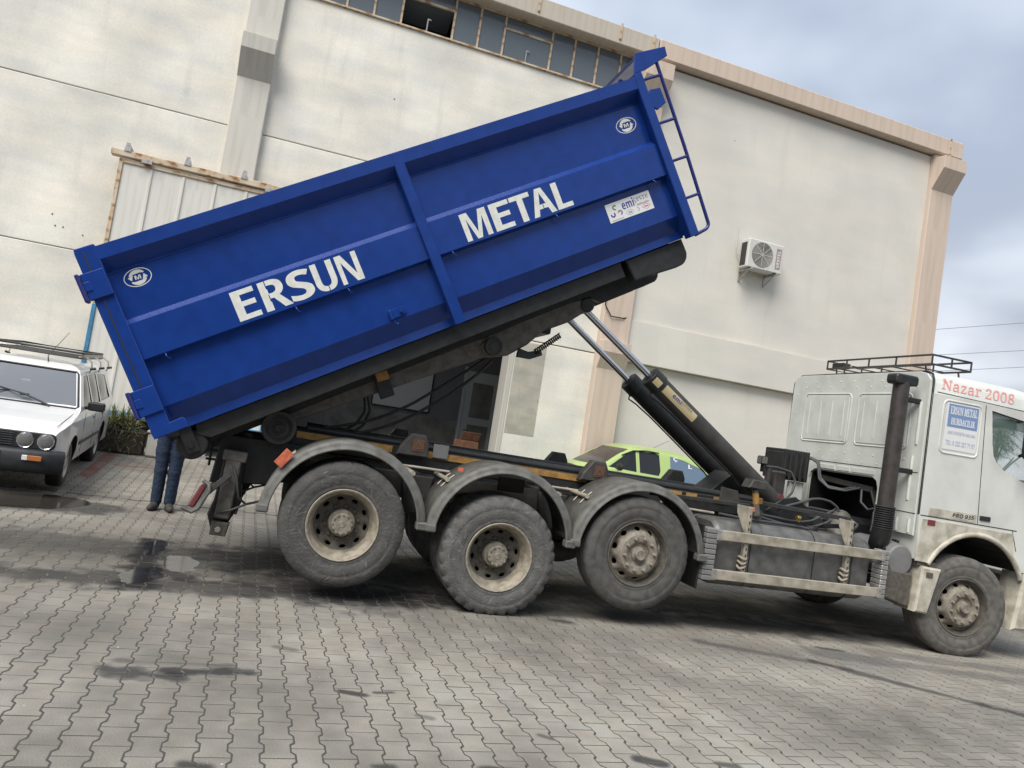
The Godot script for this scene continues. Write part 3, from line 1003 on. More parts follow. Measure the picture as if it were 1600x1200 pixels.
# ---------------------------------------------------------------- the blue container
# local frame: x from its rear to its front, y up its side, z out of its near side
func make_container() -> void:
	var c := thing("roll_off_container", "big blue steel roll-off container with white lettering, tipped up on the truck", "container", Vector3(-1.567, 1.15, 0.0))
	c.rotation = Vector3(0, 0, deg_to_rad(31.0))
	var L := 5.15
	# near and far pressed sides: rail, recessed panel, proud lettering band, recessed panel, bevelled foot
	var prof := [Vector2(0.0, 1.552), Vector2(0.0, 1.445), Vector2(-0.105, 1.352), Vector2(-0.098, 1.335), Vector2(-0.105, 1.33), Vector2(-0.105, 0.952), Vector2(-0.04, 0.905), Vector2(-0.04, 0.605), Vector2(-0.105, 0.585),
		Vector2(-0.105, 0.205), Vector2(-0.21, 0.06), Vector2(-0.20, -0.012), Vector2(-0.25, -0.012), Vector2(-0.25, 0.06), Vector2(-0.13, 0.22), Vector2(-0.13, 1.33), Vector2(-0.13, 1.552)]
	for s in [0, 1]:
		var m := MB.new()
		var a := []
		var d := []
		for p in prof:
			var z: float = p.x if s == 0 else -2.5 - p.x
			a.append(Vector3(0.1, p.y, z))
			d.append(Vector3(L - 0.04, p.y, z))
		for i in prof.size():
			var j := (i + 1) % prof.size()
			var e: Vector2 = prof[j] - prof[i]
			m.face([a[i], a[j], d[j], d[i]], Vector3(0, e.x, -e.y * (1 if s == 0 else -1)) * (1 if s == 0 else 1))
		var side := put(m, "side_wall", M.blue_paint, c)
		# posts and rib
		post(c, 0.0, 0.155, -0.012, 1.575, s, "rear_post")
		post(c, 5.075, 5.17, -0.035, 1.585, s, "front_post")
		post(c, 2.615, 2.71, -0.02, 1.55, s, "rib")
	var m := MB.new()
	m.box(Vector3(2.6, 0.02, -1.25), Vector3(5.0, 0.06, 2.08), 0.004)
	put(m, "floor", M.black_frame, c)
	m = MB.new()
	m.box(Vector3(5.10, 0.78, -1.25), Vector3(0.04, 1.55, 2.3), 0.004)
	put(m, "front_wall", M.blue_paint, c)
	for y in [0.3, 0.75, 1.2]:
		m = MB.new()
		m.box(Vector3(5.15, y, -1.25), Vector3(0.06, 0.1, 2.28), 0.006)
		put(m, "front_stiffener", M.blue_paint, c)
	# rear door, hinged to the post
	m = MB.new()
	m.box(Vector3(0.022, 0.78, -1.25), Vector3(0.06, 1.56, 2.46), 0.008)
	put(m, "rear_door", M.blue_paint, c)
	m = MB.new()
	m.box(Vector3(0.062, 0.78, -1.25), Vector3(0.012, 1.5, 2.51), 0.001)
	put(m, "door_seal", M.black, c)
	for s in [0, 1]:
		var zz := 0.012 if s == 0 else -2.512
		var sg := 1.0 if s == 0 else -1.0
		for y in [0.285, 1.265]:
			var h := part("hinge", c, Vector3(0, y, zz))
			m = MB.new()
			m.box(Vector3(0.065, 0, 0), Vector3(0.18, 0.215, 0.04), 0.006)
			put(m, "plate", M.blue_paint, h)
			m = MB.new()
			m.box(Vector3(-0.045, 0.0, 0.0), Vector3(0.03, 0.23, 0.075), 0.012)
			put(m, "flange", M.blue_tube, h)
			m = MB.new()
			m.box(Vector3(0.0, 0.0, 0.018 * sg), Vector3(0.055, 0.075, 0.02), 0.008)
			put(m, "lug", M.blue_paint, h)
			m = MB.new()
			m.cyl(Vector3(-0.045, -0.1, 0.03 * sg), Vector3(-0.045, 0.1, 0.03 * sg), 0.012, 10)
			put(m, "pin", M.blue_tube, h)
		# foot and ground roller at the rear
		m = MB.new()
		m.prism(PackedVector2Array([Vector2(0.0, -0.015), Vector2(0.27, -0.015), Vector2(0.275, 0.05), Vector2(0.255, 0.075), Vector2(0.155, 0.07), Vector2(0.155, 0.2), Vector2(0.0, 0.2)]), -0.04, 0.012, Transform3D(Basis(), Vector3(0, 0, 0.0 if s == 0 else -2.472)), 0.006)
		put(m, "foot", M.blue_paint, c)
		var rl := part("ground_roller", c, Vector3(0.2, -0.16, -0.42 if s == 0 else -2.08))
		m = MB.new()
		m.cyl(Vector3(0, 0, -0.14), Vector3(0, 0, 0.14), 0.125, 24, 0.012)
		put(m, "drum", M.black_frame, rl)
		m = MB.new()
		for fz in [0.17, -0.17]:
			m = MB.new()
			m.box(Vector3(0.0, 0.08, fz), Vector3(0.1, 0.3, 0.02), 0.004)
			put(m, "fork_plate", M.black_frame, rl)
		m = MB.new()
		m.cyl(Vector3(0, 0, -0.2), Vector3(0, 0, 0.2), 0.025, 12)
		put(m, "axle", M.black_frame, rl)
		# skid runner under the floor, rounded up at its front end
		var z0 := -0.78 if s == 0 else -1.84
		m = MB.new()
		var run := PackedVector2Array([Vector2(0.42, -0.02), Vector2(0.36, -0.2), Vector2(0.46, -0.225), Vector2(4.15, -0.225), Vector2(4.25, -0.32), Vector2(4.75, -0.33)])
		run.append_array(arc(Vector2(4.86, -0.22), 0.11, -70, 30, 6))
		run.append(Vector2(5.08, -0.02))
		m.prism(run, z0, z0 + 0.12, Transform3D(), 0.008)
		put(m, "skid_runner", M.black_frame, c)
	for k in 9:
		m = MB.new()
		m.box(Vector3(0.5 + 0.56 * k, -0.065, -1.25), Vector3(0.08, 0.11, 1.80), 0.006)
		put(m, "cross_member", M.black_frame, c)
	# sill under each side
	for z in [-0.30, -2.20]:
		m = MB.new()
		m.prism(PackedVector2Array([Vector2(0.29, -0.014), Vector2(0.27, -0.10), Vector2(0.36, -0.165), Vector2(4.42, -0.165), Vector2(4.42, -0.014)]), z - 0.05, z + 0.03, Transform3D(), 0.006)
		put(m, "side_sill", M.black_frame, c)
	# black sheet closing the front lower corner
	m = MB.new()
	var toe := PackedVector2Array([Vector2(4.47, -0.014), Vector2(4.49, -0.235), Vector2(4.70, -0.245), Vector2(4.96, -0.262)])
	toe.append_array(arc(Vector2(5.0, -0.14), 0.12, -75, 5, 7))
	toe.append(Vector2(5.115, -0.014))
	m.prism(toe, -0.40, -0.245, Transform3D(), 0.012)
	put(m, "corner_sheet", M.black_frame, c)
	# sloping hood at the top of the front end, near and far
	for z in [-0.035, -2.5]:
		m = MB.new()
		m.prism(PackedVector2Array([Vector2(5.09, 1.585), Vector2(5.215, 1.59), Vector2(5.49, 1.655), Vector2(5.50, 1.745), Vector2(5.175, 1.765)]), z, z + 0.03, Transform3D(), 0.004)
		put(m, "hood_cheek", M.blue_paint, c)
	m = MB.new()
	m.prism(PackedVector2Array([Vector2(5.19, 1.72), Vector2(5.46, 1.705), Vector2(5.46, 1.735), Vector2(5.19, 1.75)]), -2.46, -0.04, Transform3D(), 0.003)
	put(m, "hood_sheet", M.blue_paint, c)
	m = MB.new()
	m.tube([Vector3(4.7, 1.5, -2.35), Vector3(5.1, 1.62, -2.35), Vector3(5.1, 1.62, -0.3)], 0.03, 8)
	put(m, "cover_bar", M.blue_tube, c)
	m = MB.new()
	m.prism(PackedVector2Array([Vector2(5.14, 1.35), Vector2(5.20, 1.405), Vector2(5.31, 1.395), Vector2(5.315, 1.245), Vector2(5.21, 1.205), Vector2(5.14, 1.27)]), -0.045, -0.015, Transform3D(), 0.004)
	put(m, "lifting_lug", M.blue_paint, c)
	# ladder beside the front post
	var lad := part("ladder", c, Vector3.ZERO)
	m = MB.new()
	var pts := [Vector3(5.37, 1.64, -0.03), Vector3(5.352, 0.8, -0.03), Vector3(5.322, 0.12, -0.03)]
	for p in arc(Vector2(5.255, 0.05), 0.065, 10, -80, 5):
		pts.append(Vector3(p.x, p.y, -0.03))
	pts.append(Vector3(5.14, -0.03, -0.03))
	m.tube(pts, 0.017, 10)
	put(m, "stile", M.blue_tube, lad)
	for y in [1.51, 1.08, 0.705, 0.33]:
		m = MB.new()
		m.tube([Vector3(5.13, y, -0.03), Vector3(5.355 - (1.5 - y) * 0.025, y, -0.03)], 0.015, 8)
		put(m, "rung", M.blue_tube, lad)
	# small cover hooks under the lettering band, welded seam marks
	for x in [0.32, 1.40, 1.86, 2.83, 3.87, 4.92]:
		m = MB.new()
		m.tube([Vector3(x, 0.60, -0.045), Vector3(x + 0.004, 0.575, -0.02), Vector3(x + 0.012, 0.545, -0.018), Vector3(x + 0.022, 0.55, -0.03)], 0.0055, 6)
		put(m, "cover_hook", M.blue_paint, c)
	var lug := part("chain_lug", c, Vector3(2.18, 0.26, -0.105))
	m = MB.new()
	m.prism(rounded(-0.075, -0.035, 0.085, 0.045, 0.03), 0.0, 0.014, Transform3D(), 0.003)
	put(m, "plate", M.blue_paint, lug)
	m = MB.new()
	m.cyl(Vector3(0.045, 0.005, 0.0), Vector3(0.045, 0.005, 0.05), 0.018, 12, 0.003)
	put(m, "stud", M.blue_paint, lug)
	m = MB.new()
	m.box(Vector3(-0.055, 0.0, 0.03), Vector3(0.035, 0.09, 0.045), 0.008)
	m.tube([Vector3(-0.05, -0.04, 0.03), Vector3(-0.045, -0.075, 0.035), Vector3(-0.03, -0.095, 0.03), Vector3(-0.015, -0.08, 0.03)], 0.007, 6)
	put(m, "hook", M.blue_paint, lug)
	# lettering sprayed on the band
	var zt := -0.0395
	var word := part("lettering", c, Vector3.ZERO)
	for g in [["E", 0.945, 0.19], ["R", 1.175, 0.225], ["S", 1.40, 0.205], ["U", 1.625, 0.185], ["N", 1.84, 0.19]]:
		letters(g[0], "letter", word, Transform3D(Basis(), Vector3(g[1], 0.632, zt)), g[2], 0.25, M.white_letter)
	for g in [["M", 3.0, 0.25], ["E", 3.285, 0.19], ["T", 3.487, 0.20], ["A", 3.668, 0.232], ["L", 3.915, 0.158]]:
		letters(g[0], "letter", word, Transform3D(Basis(), Vector3(g[1], 0.627, zt)), g[2], 0.25, M.white_letter)
	# stencil bridges left unpainted
	for q in [[1.235, 0.85, 0.007, 0.075], [1.235, 0.735, 0.007, 0.06], [1.72, 0.655, 0.007, 0.06], [3.784, 0.70, 0.007, 0.05]]:
		m = MB.new()
		m.box(Vector3(q[0], q[1], zt + 0.0011), Vector3(q[2], q[3], 0.0025), 0.0002)
		put(m, "stencil_bridge", M.blue_paint, word)
	for at in [Vector3(0.345, 1.245, -0.104), Vector3(4.885, 1.175, -0.104)]:
		emblem(c, at)
	maker_sticker(c, Vector3(4.385, 0.352, -0.1035), 0.485, 0.18)

func post(c: Node, x0: float, x1: float, y0: float, y1: float, s: int, called: String) -> void:
	var m := MB.new()
	var zc := -0.06 if s == 0 else -2.44
	m.box(Vector3((x0 + x1) / 2, (y0 + y1) / 2, zc), Vector3(x1 - x0, y1 - y0, 0.125), 0.007)
	put(m, called, M.blue_paint, c)

func ellipse_ring(m: MB, at: Vector3, rx: float, ry: float, w: float, a0 := 0.0, a1 := TAU, n := 40, taper := false) -> void:
	for i in n:
		var p := []
		for q in [[i, 0.0], [i + 1, 0.0], [i + 1, 1.0], [i, 1.0]]:
			var t := lerpf(a0, a1, float(q[0]) / n)
			var k := w
			if taper:
				k = w * (0.35 + 0.65 * sin(PI * float(q[0]) / n))
			p.append(at + Vector3(cos(t) * (rx - q[1] * k), sin(t) * (ry - q[1] * k), 0))
		m.face(p, Vector3.BACK)

# oval stencil badge: two curved arrows round a small M
func emblem(c: Node, at: Vector3) -> void:
	var e := part("badge", c, at)
	var m := MB.new()
	ellipse_ring(m, Vector3.ZERO, 0.108, 0.074, 0.007)
	put(m, "oval", M.white_letter, e)
	for s in [0.0, PI]:
		m = MB.new()
		ellipse_ring(m, Vector3(0, 0.0, 0.0), 0.068, 0.062, 0.032, s + 0.5, s + 2.75, 16, true)
		var k := 1.0 if s == 0.0 else -1.0
		m.face([Vector3(-0.075 * k, 0.012 * k, 0), Vector3(-0.03 * k, 0.028 * k, 0), Vector3(-0.05 * k, -0.018 * k, 0)], Vector3.BACK)
		put(m, "arrow", M.white_letter, e)
	letters("M", "initial", e, Transform3D(Basis(), Vector3(-0.024, -0.017, 0)), 0.048, 0.034, M.white_letter)

func maker_sticker(c: Node, at: Vector3, w: float, h: float) -> void:
	var s := part("sticker", c, at)
	var m := MB.new()
	m.box(Vector3(w / 2, h / 2, 0.0008), Vector3(w, h, 0.0016), 0.0002)
	put(m, "sheet", M.sticker_white, s)
	var z := 0.002
	letters("emi", "lettering", s, Transform3D(Basis(), Vector3(w * 0.345, h * 0.46, z)), w * 0.27, h * 0.47, M.print_blue)
	letters("çevre", "lettering", s, Transform3D(Basis(), Vector3(w * 0.625, h * 0.56, z)), w * 0.32, h * 0.3, M.print_grey, true, false)
	letters("makinaları", "lettering", s, Transform3D(Basis(), Vector3(w * 0.66, h * 0.42, z)), w * 0.28, h * 0.12, M.print_grey, true, false)
	m = MB.new()
	m.box(Vector3(w * 0.18, h * 0.08, z), Vector3(w * 0.26, h * 0.03, 0.001), 0.0001)
	put(m, "mark", M.print_grey, s)
	var k := 0
	for q in [[0.19, 0.72, M.print_green], [0.11, 0.38, M.print_blue], [0.27, 0.38, M.print_grey]]:
		m = MB.new()
		ellipse_ring(m, Vector3(q[0] * w, q[1] * h, z), 0.026, 0.026, 0.015, 0.6 + k * 2.1, 5.0 + k * 2.1, 16)
		put(m, "mark", q[2], s)
		k += 1
	m = MB.new()
	ellipse_ring(m, Vector3(w * 0.47, h * 0.23, z), 0.038, 0.026, 0.003)
	put(m, "mark", M.print_grey, s)
	letters("TSE", "lettering", s, Transform3D(Basis(), Vector3(w * 0.43, h * 0.17, z)), w * 0.085, h * 0.11, M.print_grey)
	m = MB.new()
	ellipse_ring(m, Vector3(w * 0.655, h * 0.24, z), 0.014, 0.02, 0.006, -2.0, 2.0, 12)
	put(m, "mark", M.print_grey, s)
	m = MB.new()
	for r in [[1.0, 0.88]]:
		var o := [Vector2(0.05, 0), Vector2(0, 0.03), Vector2(-0.05, 0), Vector2(0, -0.03)]
		for i in 4:
			var j := (i + 1) % 4
			var cc := Vector3(w * 0.85, h * 0.25, z)
			m.face([cc + Vector3(o[i].x, o[i].y, 0), cc + Vector3(o[j].x, o[j].y, 0), cc + Vector3(o[j].x, o[j].y, 0) * 0.86, cc + Vector3(o[i].x, o[i].y, 0) * 0.86], Vector3.BACK)
	put(m, "mark", M.print_red, s)
	m = MB.new()
	m.box(Vector3(w * 0.85, h * 0.25, z), Vector3(w * 0.09, h * 0.06, 0.001), 0.0001)
	put(m, "mark", M.print_red, s)

# ---------------------------------------------------------------- the truck
func tyre_mesh(lugs: bool, flat_at: float, width := 0.3) -> ArrayMesh:
	var w := width
	var pr := [[0.292, -0.035, 0], [0.305, -0.012, 0], [0.325, -0.004, 0], [0.335, -0.009, 0], [0.345, -0.004, 0], [0.38, 0.004, 0], [0.425, 0.008, 0], [0.432, 0.004, 0], [0.438, 0.008, 0], [0.47, 0.0, 0], [0.492, -0.010, 1], [0.512, -0.022, 2], [0.527, -0.036, 2],
		[0.531, -0.06, 2], [0.531, -0.088, 0], [0.518, -0.092, 0], [0.518, -0.104, 0], [0.532, -0.108, 0], [0.533, -w * 0.5 + 0.007, 0], [0.519, -w * 0.5 + 0.005, 0], [0.519, -w * 0.5 - 0.005, 0], [0.533, -w * 0.5 - 0.007, 0],
		[0.532, -w + 0.108, 0], [0.518, -w + 0.104, 0], [0.518, -w + 0.092, 0], [0.531, -w + 0.088, 0], [0.531, -w + 0.06, 2], [0.527, -w + 0.036, 2], [0.512, -w + 0.022, 2], [0.47, -w, 0], [0.38, -w, 0], [0.292, -w + 0.035, 0]]
	var segs := 120
	var rings := []
	for k in pr.size():
		var ring := []
		for i in segs:
			var t := TAU * i / segs
			var r: float = pr[k][0]
			var z: float = pr[k][1]
			if lugs and pr[k][2] > 0 and (i % 4) == 0:
				r -= 0.012 * pr[k][2]
			elif not lugs and pr[k][2] == 2 and (i % 6) == 0:
				r -= 0.005
			var p := Vector3(cos(t) * r, sin(t) * r, z)
			if p.y < flat_at:
				p.z += (flat_at - p.y) * (1.0 if z > -w * 0.5 else -1.0) * 0.8
				p.y = flat_at
			ring.append(p)
		rings.append(ring)
	var m := MB.new()
	for k in rings.size() - 1:
		if k in [0, 10, 13, 14, 15, 16, 17, 18, 19, 20, 21, 22, 23, 24, 25]:
			m.smooth()
		m.skin([rings[k], rings[k + 1]], true)
	return m.mesh()

# a turned disc with oval hand holes; rz gives the height of the disc at radius r
func holed_disc(m: MB, r0: float, r1: float, n: int, hole_r: float, hr: float, ht: float, rz: Callable) -> void:
	m.smooth()
	var depth := 0.02
	for s in n:
		var a0 := TAU * s / n
		var da := TAU / n
		var inner := []
		var outer := []
		var back := []
		var k := 24
		for i in k:
			var t := TAU * i / k + PI / 4.0
			var c := Vector2(cos(t), sin(t))
			var sq := c / maxf(absf(c.x), absf(c.y))
			var ra := a0 + da * 0.5
			var ri := hole_r + c.x * hr
			var ai := ra + c.y * ht / hole_r
			inner.append(Vector3(cos(ai) * ri, sin(ai) * ri, rz.call(ri)))
			back.append(Vector3(cos(ai) * ri, sin(ai) * ri, rz.call(ri) - depth))
			var ro := lerpf(r0, r1, sq.x * 0.5 + 0.5)
			var ao := ra + sq.y * da * 0.5
			outer.append(Vector3(cos(ao) * ro, sin(ao) * ro, rz.call(ro)))
		m.skin([outer, inner], true)
		m.skin([inner, back], true)
	m.flat()

func make_wheel(parent: Node, at: Vector3, kind: String, flip: bool, tyre: ArrayMesh, tyre_mat: Material, spin: float) -> Node3D:
	var w := part("wheel", parent, at)
	w.rotation = Vector3(0, PI if flip else 0.0, 0)
	place(tyre, "tyre", tyre_mat, w)
	if kind == "dual":
		place(tyre, "inner_tyre", tyre_mat, w, Transform3D(Basis(), Vector3(0, 0, -0.335)))
	var m := MB.new()
	if kind == "dual":
		# deep dished rim
		m.lathe([Vector2(0.297, -0.02), Vector2(0.306, -0.008), Vector2(0.300, 0.0), Vector2(0.288, -0.006), Vector2(0.281, -0.035), Vector2(0.264, -0.06), Vector2(0.252, -0.10), Vector2(0.245, -0.155), Vector2(0.238, -0.172)], Transform3D(), 64)
		put(m, "rim", M.rim, w)
		m = MB.new()
		holed_disc(m, 0.165, 0.240, 10, 0.207, 0.016, 0.027, func(r: float) -> float: return lerpf(-0.195, -0.172, clampf((r - 0.16) / 0.08, 0.0, 1.0)))
		m.lathe([Vector2(0.166, -0.195), Vector2(0.13, -0.196), Vector2(0.118, -0.185), Vector2(0.112, -0.185)], Transform3D(), 48)
		var d := put(m, "disc", M.rim_dark, w)
		d.rotation.z = spin
		m = MB.new()
		for k in 10:
			var a := TAU * k / 10 + spin
			var c := Vector3(cos(a) * 0.142, sin(a) * 0.142, -0.196)
			m.cyl(c, c + Vector3(0, 0, 0.026), 0.014, 6, 0.003)
		put(m, "wheel_nut", M.rim_dark, w)
		m = MB.new()
		m.lathe([Vector2(0.116, -0.19), Vector2(0.113, -0.13), Vector2(0.105, -0.12), Vector2(0.093, -0.118), Vector2(0.09, -0.07), Vector2(0.082, -0.062), Vector2(0.03, -0.062), Vector2(0.026, -0.058), Vector2(0.0, -0.058)], Transform3D(), 40)
		for k in 12:
			var a := TAU * k / 12
			var c := Vector3(cos(a) * 0.081, sin(a) * 0.081, -0.066)
			m.cyl(c, c + Vector3(0, 0, 0.014), 0.010, 6, 0.002)
		put(m, "hub", M.hub, w)
		m = MB.new()
		m.lathe([Vector2(0.24, -0.19), Vector2(0.24, -0.42), Vector2(0.0, -0.42)], Transform3D(), 32)
		put(m, "brake_drum", M.black, w)
	else:
		# domed disc of a single wheel
		m.lathe([Vector2(0.297, -0.03), Vector2(0.306, -0.01), Vector2(0.300, -0.002), Vector2(0.290, -0.008), Vector2(0.282, -0.04), Vector2(0.266, -0.062), Vector2(0.262, -0.10)], Transform3D(), 64)
		put(m, "rim", M.rim_dark, w)
		m = MB.new()
		var rz := func(r: float) -> float: return lerpf(-0.09, 0.012, smoothstep(0.262, 0.178, r))
		holed_disc(m, 0.182, 0.263, 10, 0.230, 0.017, 0.030, rz)
		m.lathe([Vector2(0.183, 0.0115), Vector2(0.172, 0.014), Vector2(0.125, 0.016), Vector2(0.112, 0.008), Vector2(0.104, -0.012), Vector2(0.075, -0.014)], Transform3D(), 48)
		var d := put(m, "disc", M.hub, w)
		d.rotation.z = spin
		m = MB.new()
		for k in 10:
			var a := TAU * k / 10 + spin
			var c := Vector3(cos(a) * 0.150, sin(a) * 0.150, 0.014)
			m.lathe([Vector2(0.019, 0.0), Vector2(0.018, 0.008), Vector2(0.014, 0.012), Vector2(0.013, 0.028), Vector2(0.008, 0.033), Vector2(0, 0.034)], Transform3D(Basis(), c), 10)
		put(m, "wheel_nut", M.hub, w)
		m = MB.new()
		m.lathe([Vector2(0.078, -0.016), Vector2(0.066, 0.006), Vector2(0.052, 0.012), Vector2(0.050, 0.044), Vector2(0.044, 0.05), Vector2(0.036, 0.047), Vector2(0.0, 0.047)], Transform3D(), 32)
		put(m, "hub", M.hub, w)
		m = MB.new()
		m.lathe([Vector2(0.265, -0.11), Vector2(0.265, -0.28), Vector2(0.0, -0.28)], Transform3D(), 32)
		put(m, "brake_drum", M.black, w)
	return w

func make_fender(parent: Node, cx: float, cy: float, z_out: float, depth: float, r: float) -> void:
	var f := part("fender", parent, Vector3(cx, cy, z_out))
	var sg := -1.0 if depth > 0 else 1.0
	var n := 40
	var prof := [Vector2(r - 0.082, 0.0), Vector2(r - 0.078, 0.012), Vector2(r - 0.066, 0.012), Vector2(r - 0.062, 0.0), Vector2(r - 0.035, -0.002), Vector2(r - 0.012, -0.012), Vector2(r, -0.035), Vector2(r + 0.004, -0.10), Vector2(r - 0.002, -0.12), Vector2(r - 0.002, -absf(depth)), Vector2(r - 0.012, -absf(depth)),
		Vector2(r - 0.012, -0.11), Vector2(r - 0.018, -0.03), Vector2(r - 0.06, -0.016), Vector2(r - 0.082, -0.016)]
	var rings := []
	for i in n + 1:
		var t := lerpf(deg_to_rad(6.5), deg_to_rad(173.5), float(i) / n)
		var ring := []
		for p in prof:
			ring.append(Vector3(cos(t) * p.x, sin(t) * p.x, -p.y * sg))
		rings.append(ring)
	var m := MB.new()
	m.smooth()
	m.skin(rings, true)
	m.flat()
	put(m, "mudguard_arch", M.fender, f)
	for s in [-1.0, 1.0]:
		m = MB.new()
		var t := deg_to_rad(5.0)
		m.box(Vector3(s * cos(t) * (r - 0.038), sin(t) * r, 0.03 * sg), Vector3(0.1, 0.07, 0.10), 0.012)
		put(m, "end_cap", M.fender, f)
		# stay tube with its clamp straps
		m = MB.new()
		var a := deg_to_rad(90 - s * 48)
		var c := Vector3(cos(a) * (r + 0.028), sin(a) * (r + 0.028), 0)
		m.tube([c + Vector3(0, 0, 0.16 * sg), c + Vector3(-0.0, 0.0, absf(depth) * sg + 0.18 * sg)], 0.021, 10)
		put(m, "stay", M.aluminium, f)
		m = MB.new()
		for zz in [0.24, 0.42]:
			var pts := []
			for k in 6:
				var b := a + (k - 2.5) * 0.045
				pts.append(Vector3(cos(b) * (r + 0.006), sin(b) * (r + 0.006), zz * sg))
			m.tube(pts, 0.008, 6)
		put(m, "strap", M.aluminium, f)

func make_truck() -> void:
	var t := thing("hook_lift_truck", "white cab hook-lift truck with four axles raising the blue container", "truck", Vector3.ZERO)
	var soft := tyre_mesh(false, -0.513)
	var soft_up := tyre_mesh(false, -9.0)
	var lug := tyre_mesh(true, -0.508)
	# axles: rear lifted a little, drive on the ground, third lifted, front on the ground
	for s in [0, 1]:
		var fl: bool = s == 1
		var z := 0.0 if s == 0 else -2.5
		make_wheel(t, Vector3(0.0, 0.636, z), "dual", fl, soft_up, M.tyre_rear, 0.2)
		make_wheel(t, Vector3(1.401, 0.512, z), "dual", fl, lug, M.tyre_scuffed, 0.5)
		make_wheel(t, Vector3(2.733, 0.682, z), "single", fl, soft_up, M.tyre_dark, 0.1)
		var fw := make_wheel(t, Vector3(6.566, 0.515, z - (0.02 if s == 0 else -0.02)), "single", fl, soft, M.tyre_dusty, 0.3)
		fw.rotation.y -= 0.14
		for q in [[0.0, 0.645, 0.705], [1.39, 0.642, 0.69], [2.735, 0.66, 0.69]]:
			make_fender(t, q[0], q[1], z + (0.01 if s == 0 else -0.01), 0.6 if s == 0 else -0.6, q[2])
	var m := MB.new()
	for q in [[0.0, 0.636, 0.07], [1.401, 0.512, 0.085], [2.733, 0.682, 0.06], [6.566, 0.515, 0.06]]:
		m = MB.new()
		m.cyl(Vector3(q[0], q[1], -2.2), Vector3(q[0], q[1], -0.3), q[2], 14)
		if q[0] > 1.0 and q[0] < 2.0:
			m.lathe([Vector2(0.0, -0.28), Vector2(0.14, -0.24), Vector2(0.22, -0.08), Vector2(0.22, 0.08), Vector2(0.14, 0.24), Vector2(0.0, 0.28)], Transform3D(Basis(), Vector3(q[0], q[1], -1.25)), 20)
		put(m, "axle", M.dusty_black, t)
		for z in [-0.78, -1.72]:
			m = MB.new()
			m.cyl(Vector3(q[0] - 0.22, q[1] + 0.1, z), Vector3(q[0] - 0.22, 0.98, z), 0.11, 16, 0.02)
			m.box(Vector3(q[0] - 0.05, q[1] + 0.09, z), Vector3(0.7, 0.05, 0.1), 0.01)
			put(m, "air_spring", M.black, t)
	# chassis: ladder frame and the lift's own frame on top of it
	var ch := part("chassis", t, Vector3.ZERO)
	for z in [-0.82, -1.68]:
		m = MB.new()
		m.box(Vector3(3.0, 0.965, z), Vector3(8.1, 0.25, 0.08), 0.01)
		put(m, "frame_rail", M.dusty_black, ch)
		m = MB.new()
		m.bar(Vector3(-0.75, 1.265, z + (0.02 if z > -1 else -0.02)), Vector3(4.9, 1.185, z + (0.02 if z > -1 else -0.02)), 0.17, 0.13, 0.01)
		put(m, "lift_rail", M.black_frame, ch)
		m = MB.new()
		m.tube([Vector3(-0.4, 1.365, z), Vector3(4.6, 1.30, z)], 0.035, 12)
		put(m, "guide_bar", M.black_frame, ch)
	for x in [-0.95, 0.7, 2.07, 3.4, 4.4, 5.2]:
		m = MB.new()
		m.box(Vector3(x, 0.97, -1.25), Vector3(0.12, 0.22, 0.78), 0.01)
		put(m, "cross_member", M.dusty_black, ch)
	m = MB.new()
	m.cyl(Vector3(1.4, 0.6, -1.25), Vector3(5.2, 0.82, -1.25), 0.06, 14)
	put(m, "drive_shaft", M.dusty_black, ch)
	m = MB.new()
	m.box(Vector3(5.9, 0.95, -1.25), Vector3(1.2, 0.6, 0.75), 0.06)
	put(m, "gearbox", M.black, ch)
	# side plates, pipes and gussets between the axles
	for q in [[0.68, 0.9, 0.16], [2.06, 0.9, 0.16], [3.42, 0.85, 0.12]]:
		m = MB.new()
		m.prism(PackedVector2Array([Vector2(q[0] - q[2], 1.08), Vector2(q[0] + q[2], 1.08), Vector2(q[0] + q[2] * 0.6, 0.72), Vector2(q[0] - q[2] * 0.6, 0.72)]), -0.76, -0.70, Transform3D(), 0.01)
		put(m, "gusset", M.dusty_black, ch)
	m = MB.new()
	m.tube([Vector3(-0.45, 1.16, -0.58), Vector3(0.6, 1.165, -0.58), Vector3(2.4, 1.15, -0.58), Vector3(3.75, 1.12, -0.5)], 0.014, 8)
	put(m, "air_pipe", M.aluminium, ch)
	m = MB.new()
	m.box(Vector3(1.52, 1.13, -0.4), Vector3(0.26, 0.13, 0.02), 0.005)
	put(m, "flap_bracket", M.dusty_black, ch)
	# reflective strips along the lift rail
	var side_z := -0.73
	for q in [[-0.49, 0.40], [0.72, 1.55], [1.57, 2.40], [3.25, 3.48], [3.53, 3.66], [3.86, 4.06]]:
		m = MB.new()
		var y0: float = 1.305 - 0.0142 * (q[0] + 0.5)
		var y1: float = 1.305 - 0.0142 * (q[1] + 0.5)
		m.bar(Vector3(q[0], y0, side_z + 0.004), Vector3(q[1], y1, side_z + 0.004), 0.062, 0.006, 0.001)
		put(m, "reflective_strip", M.ochre, ch)
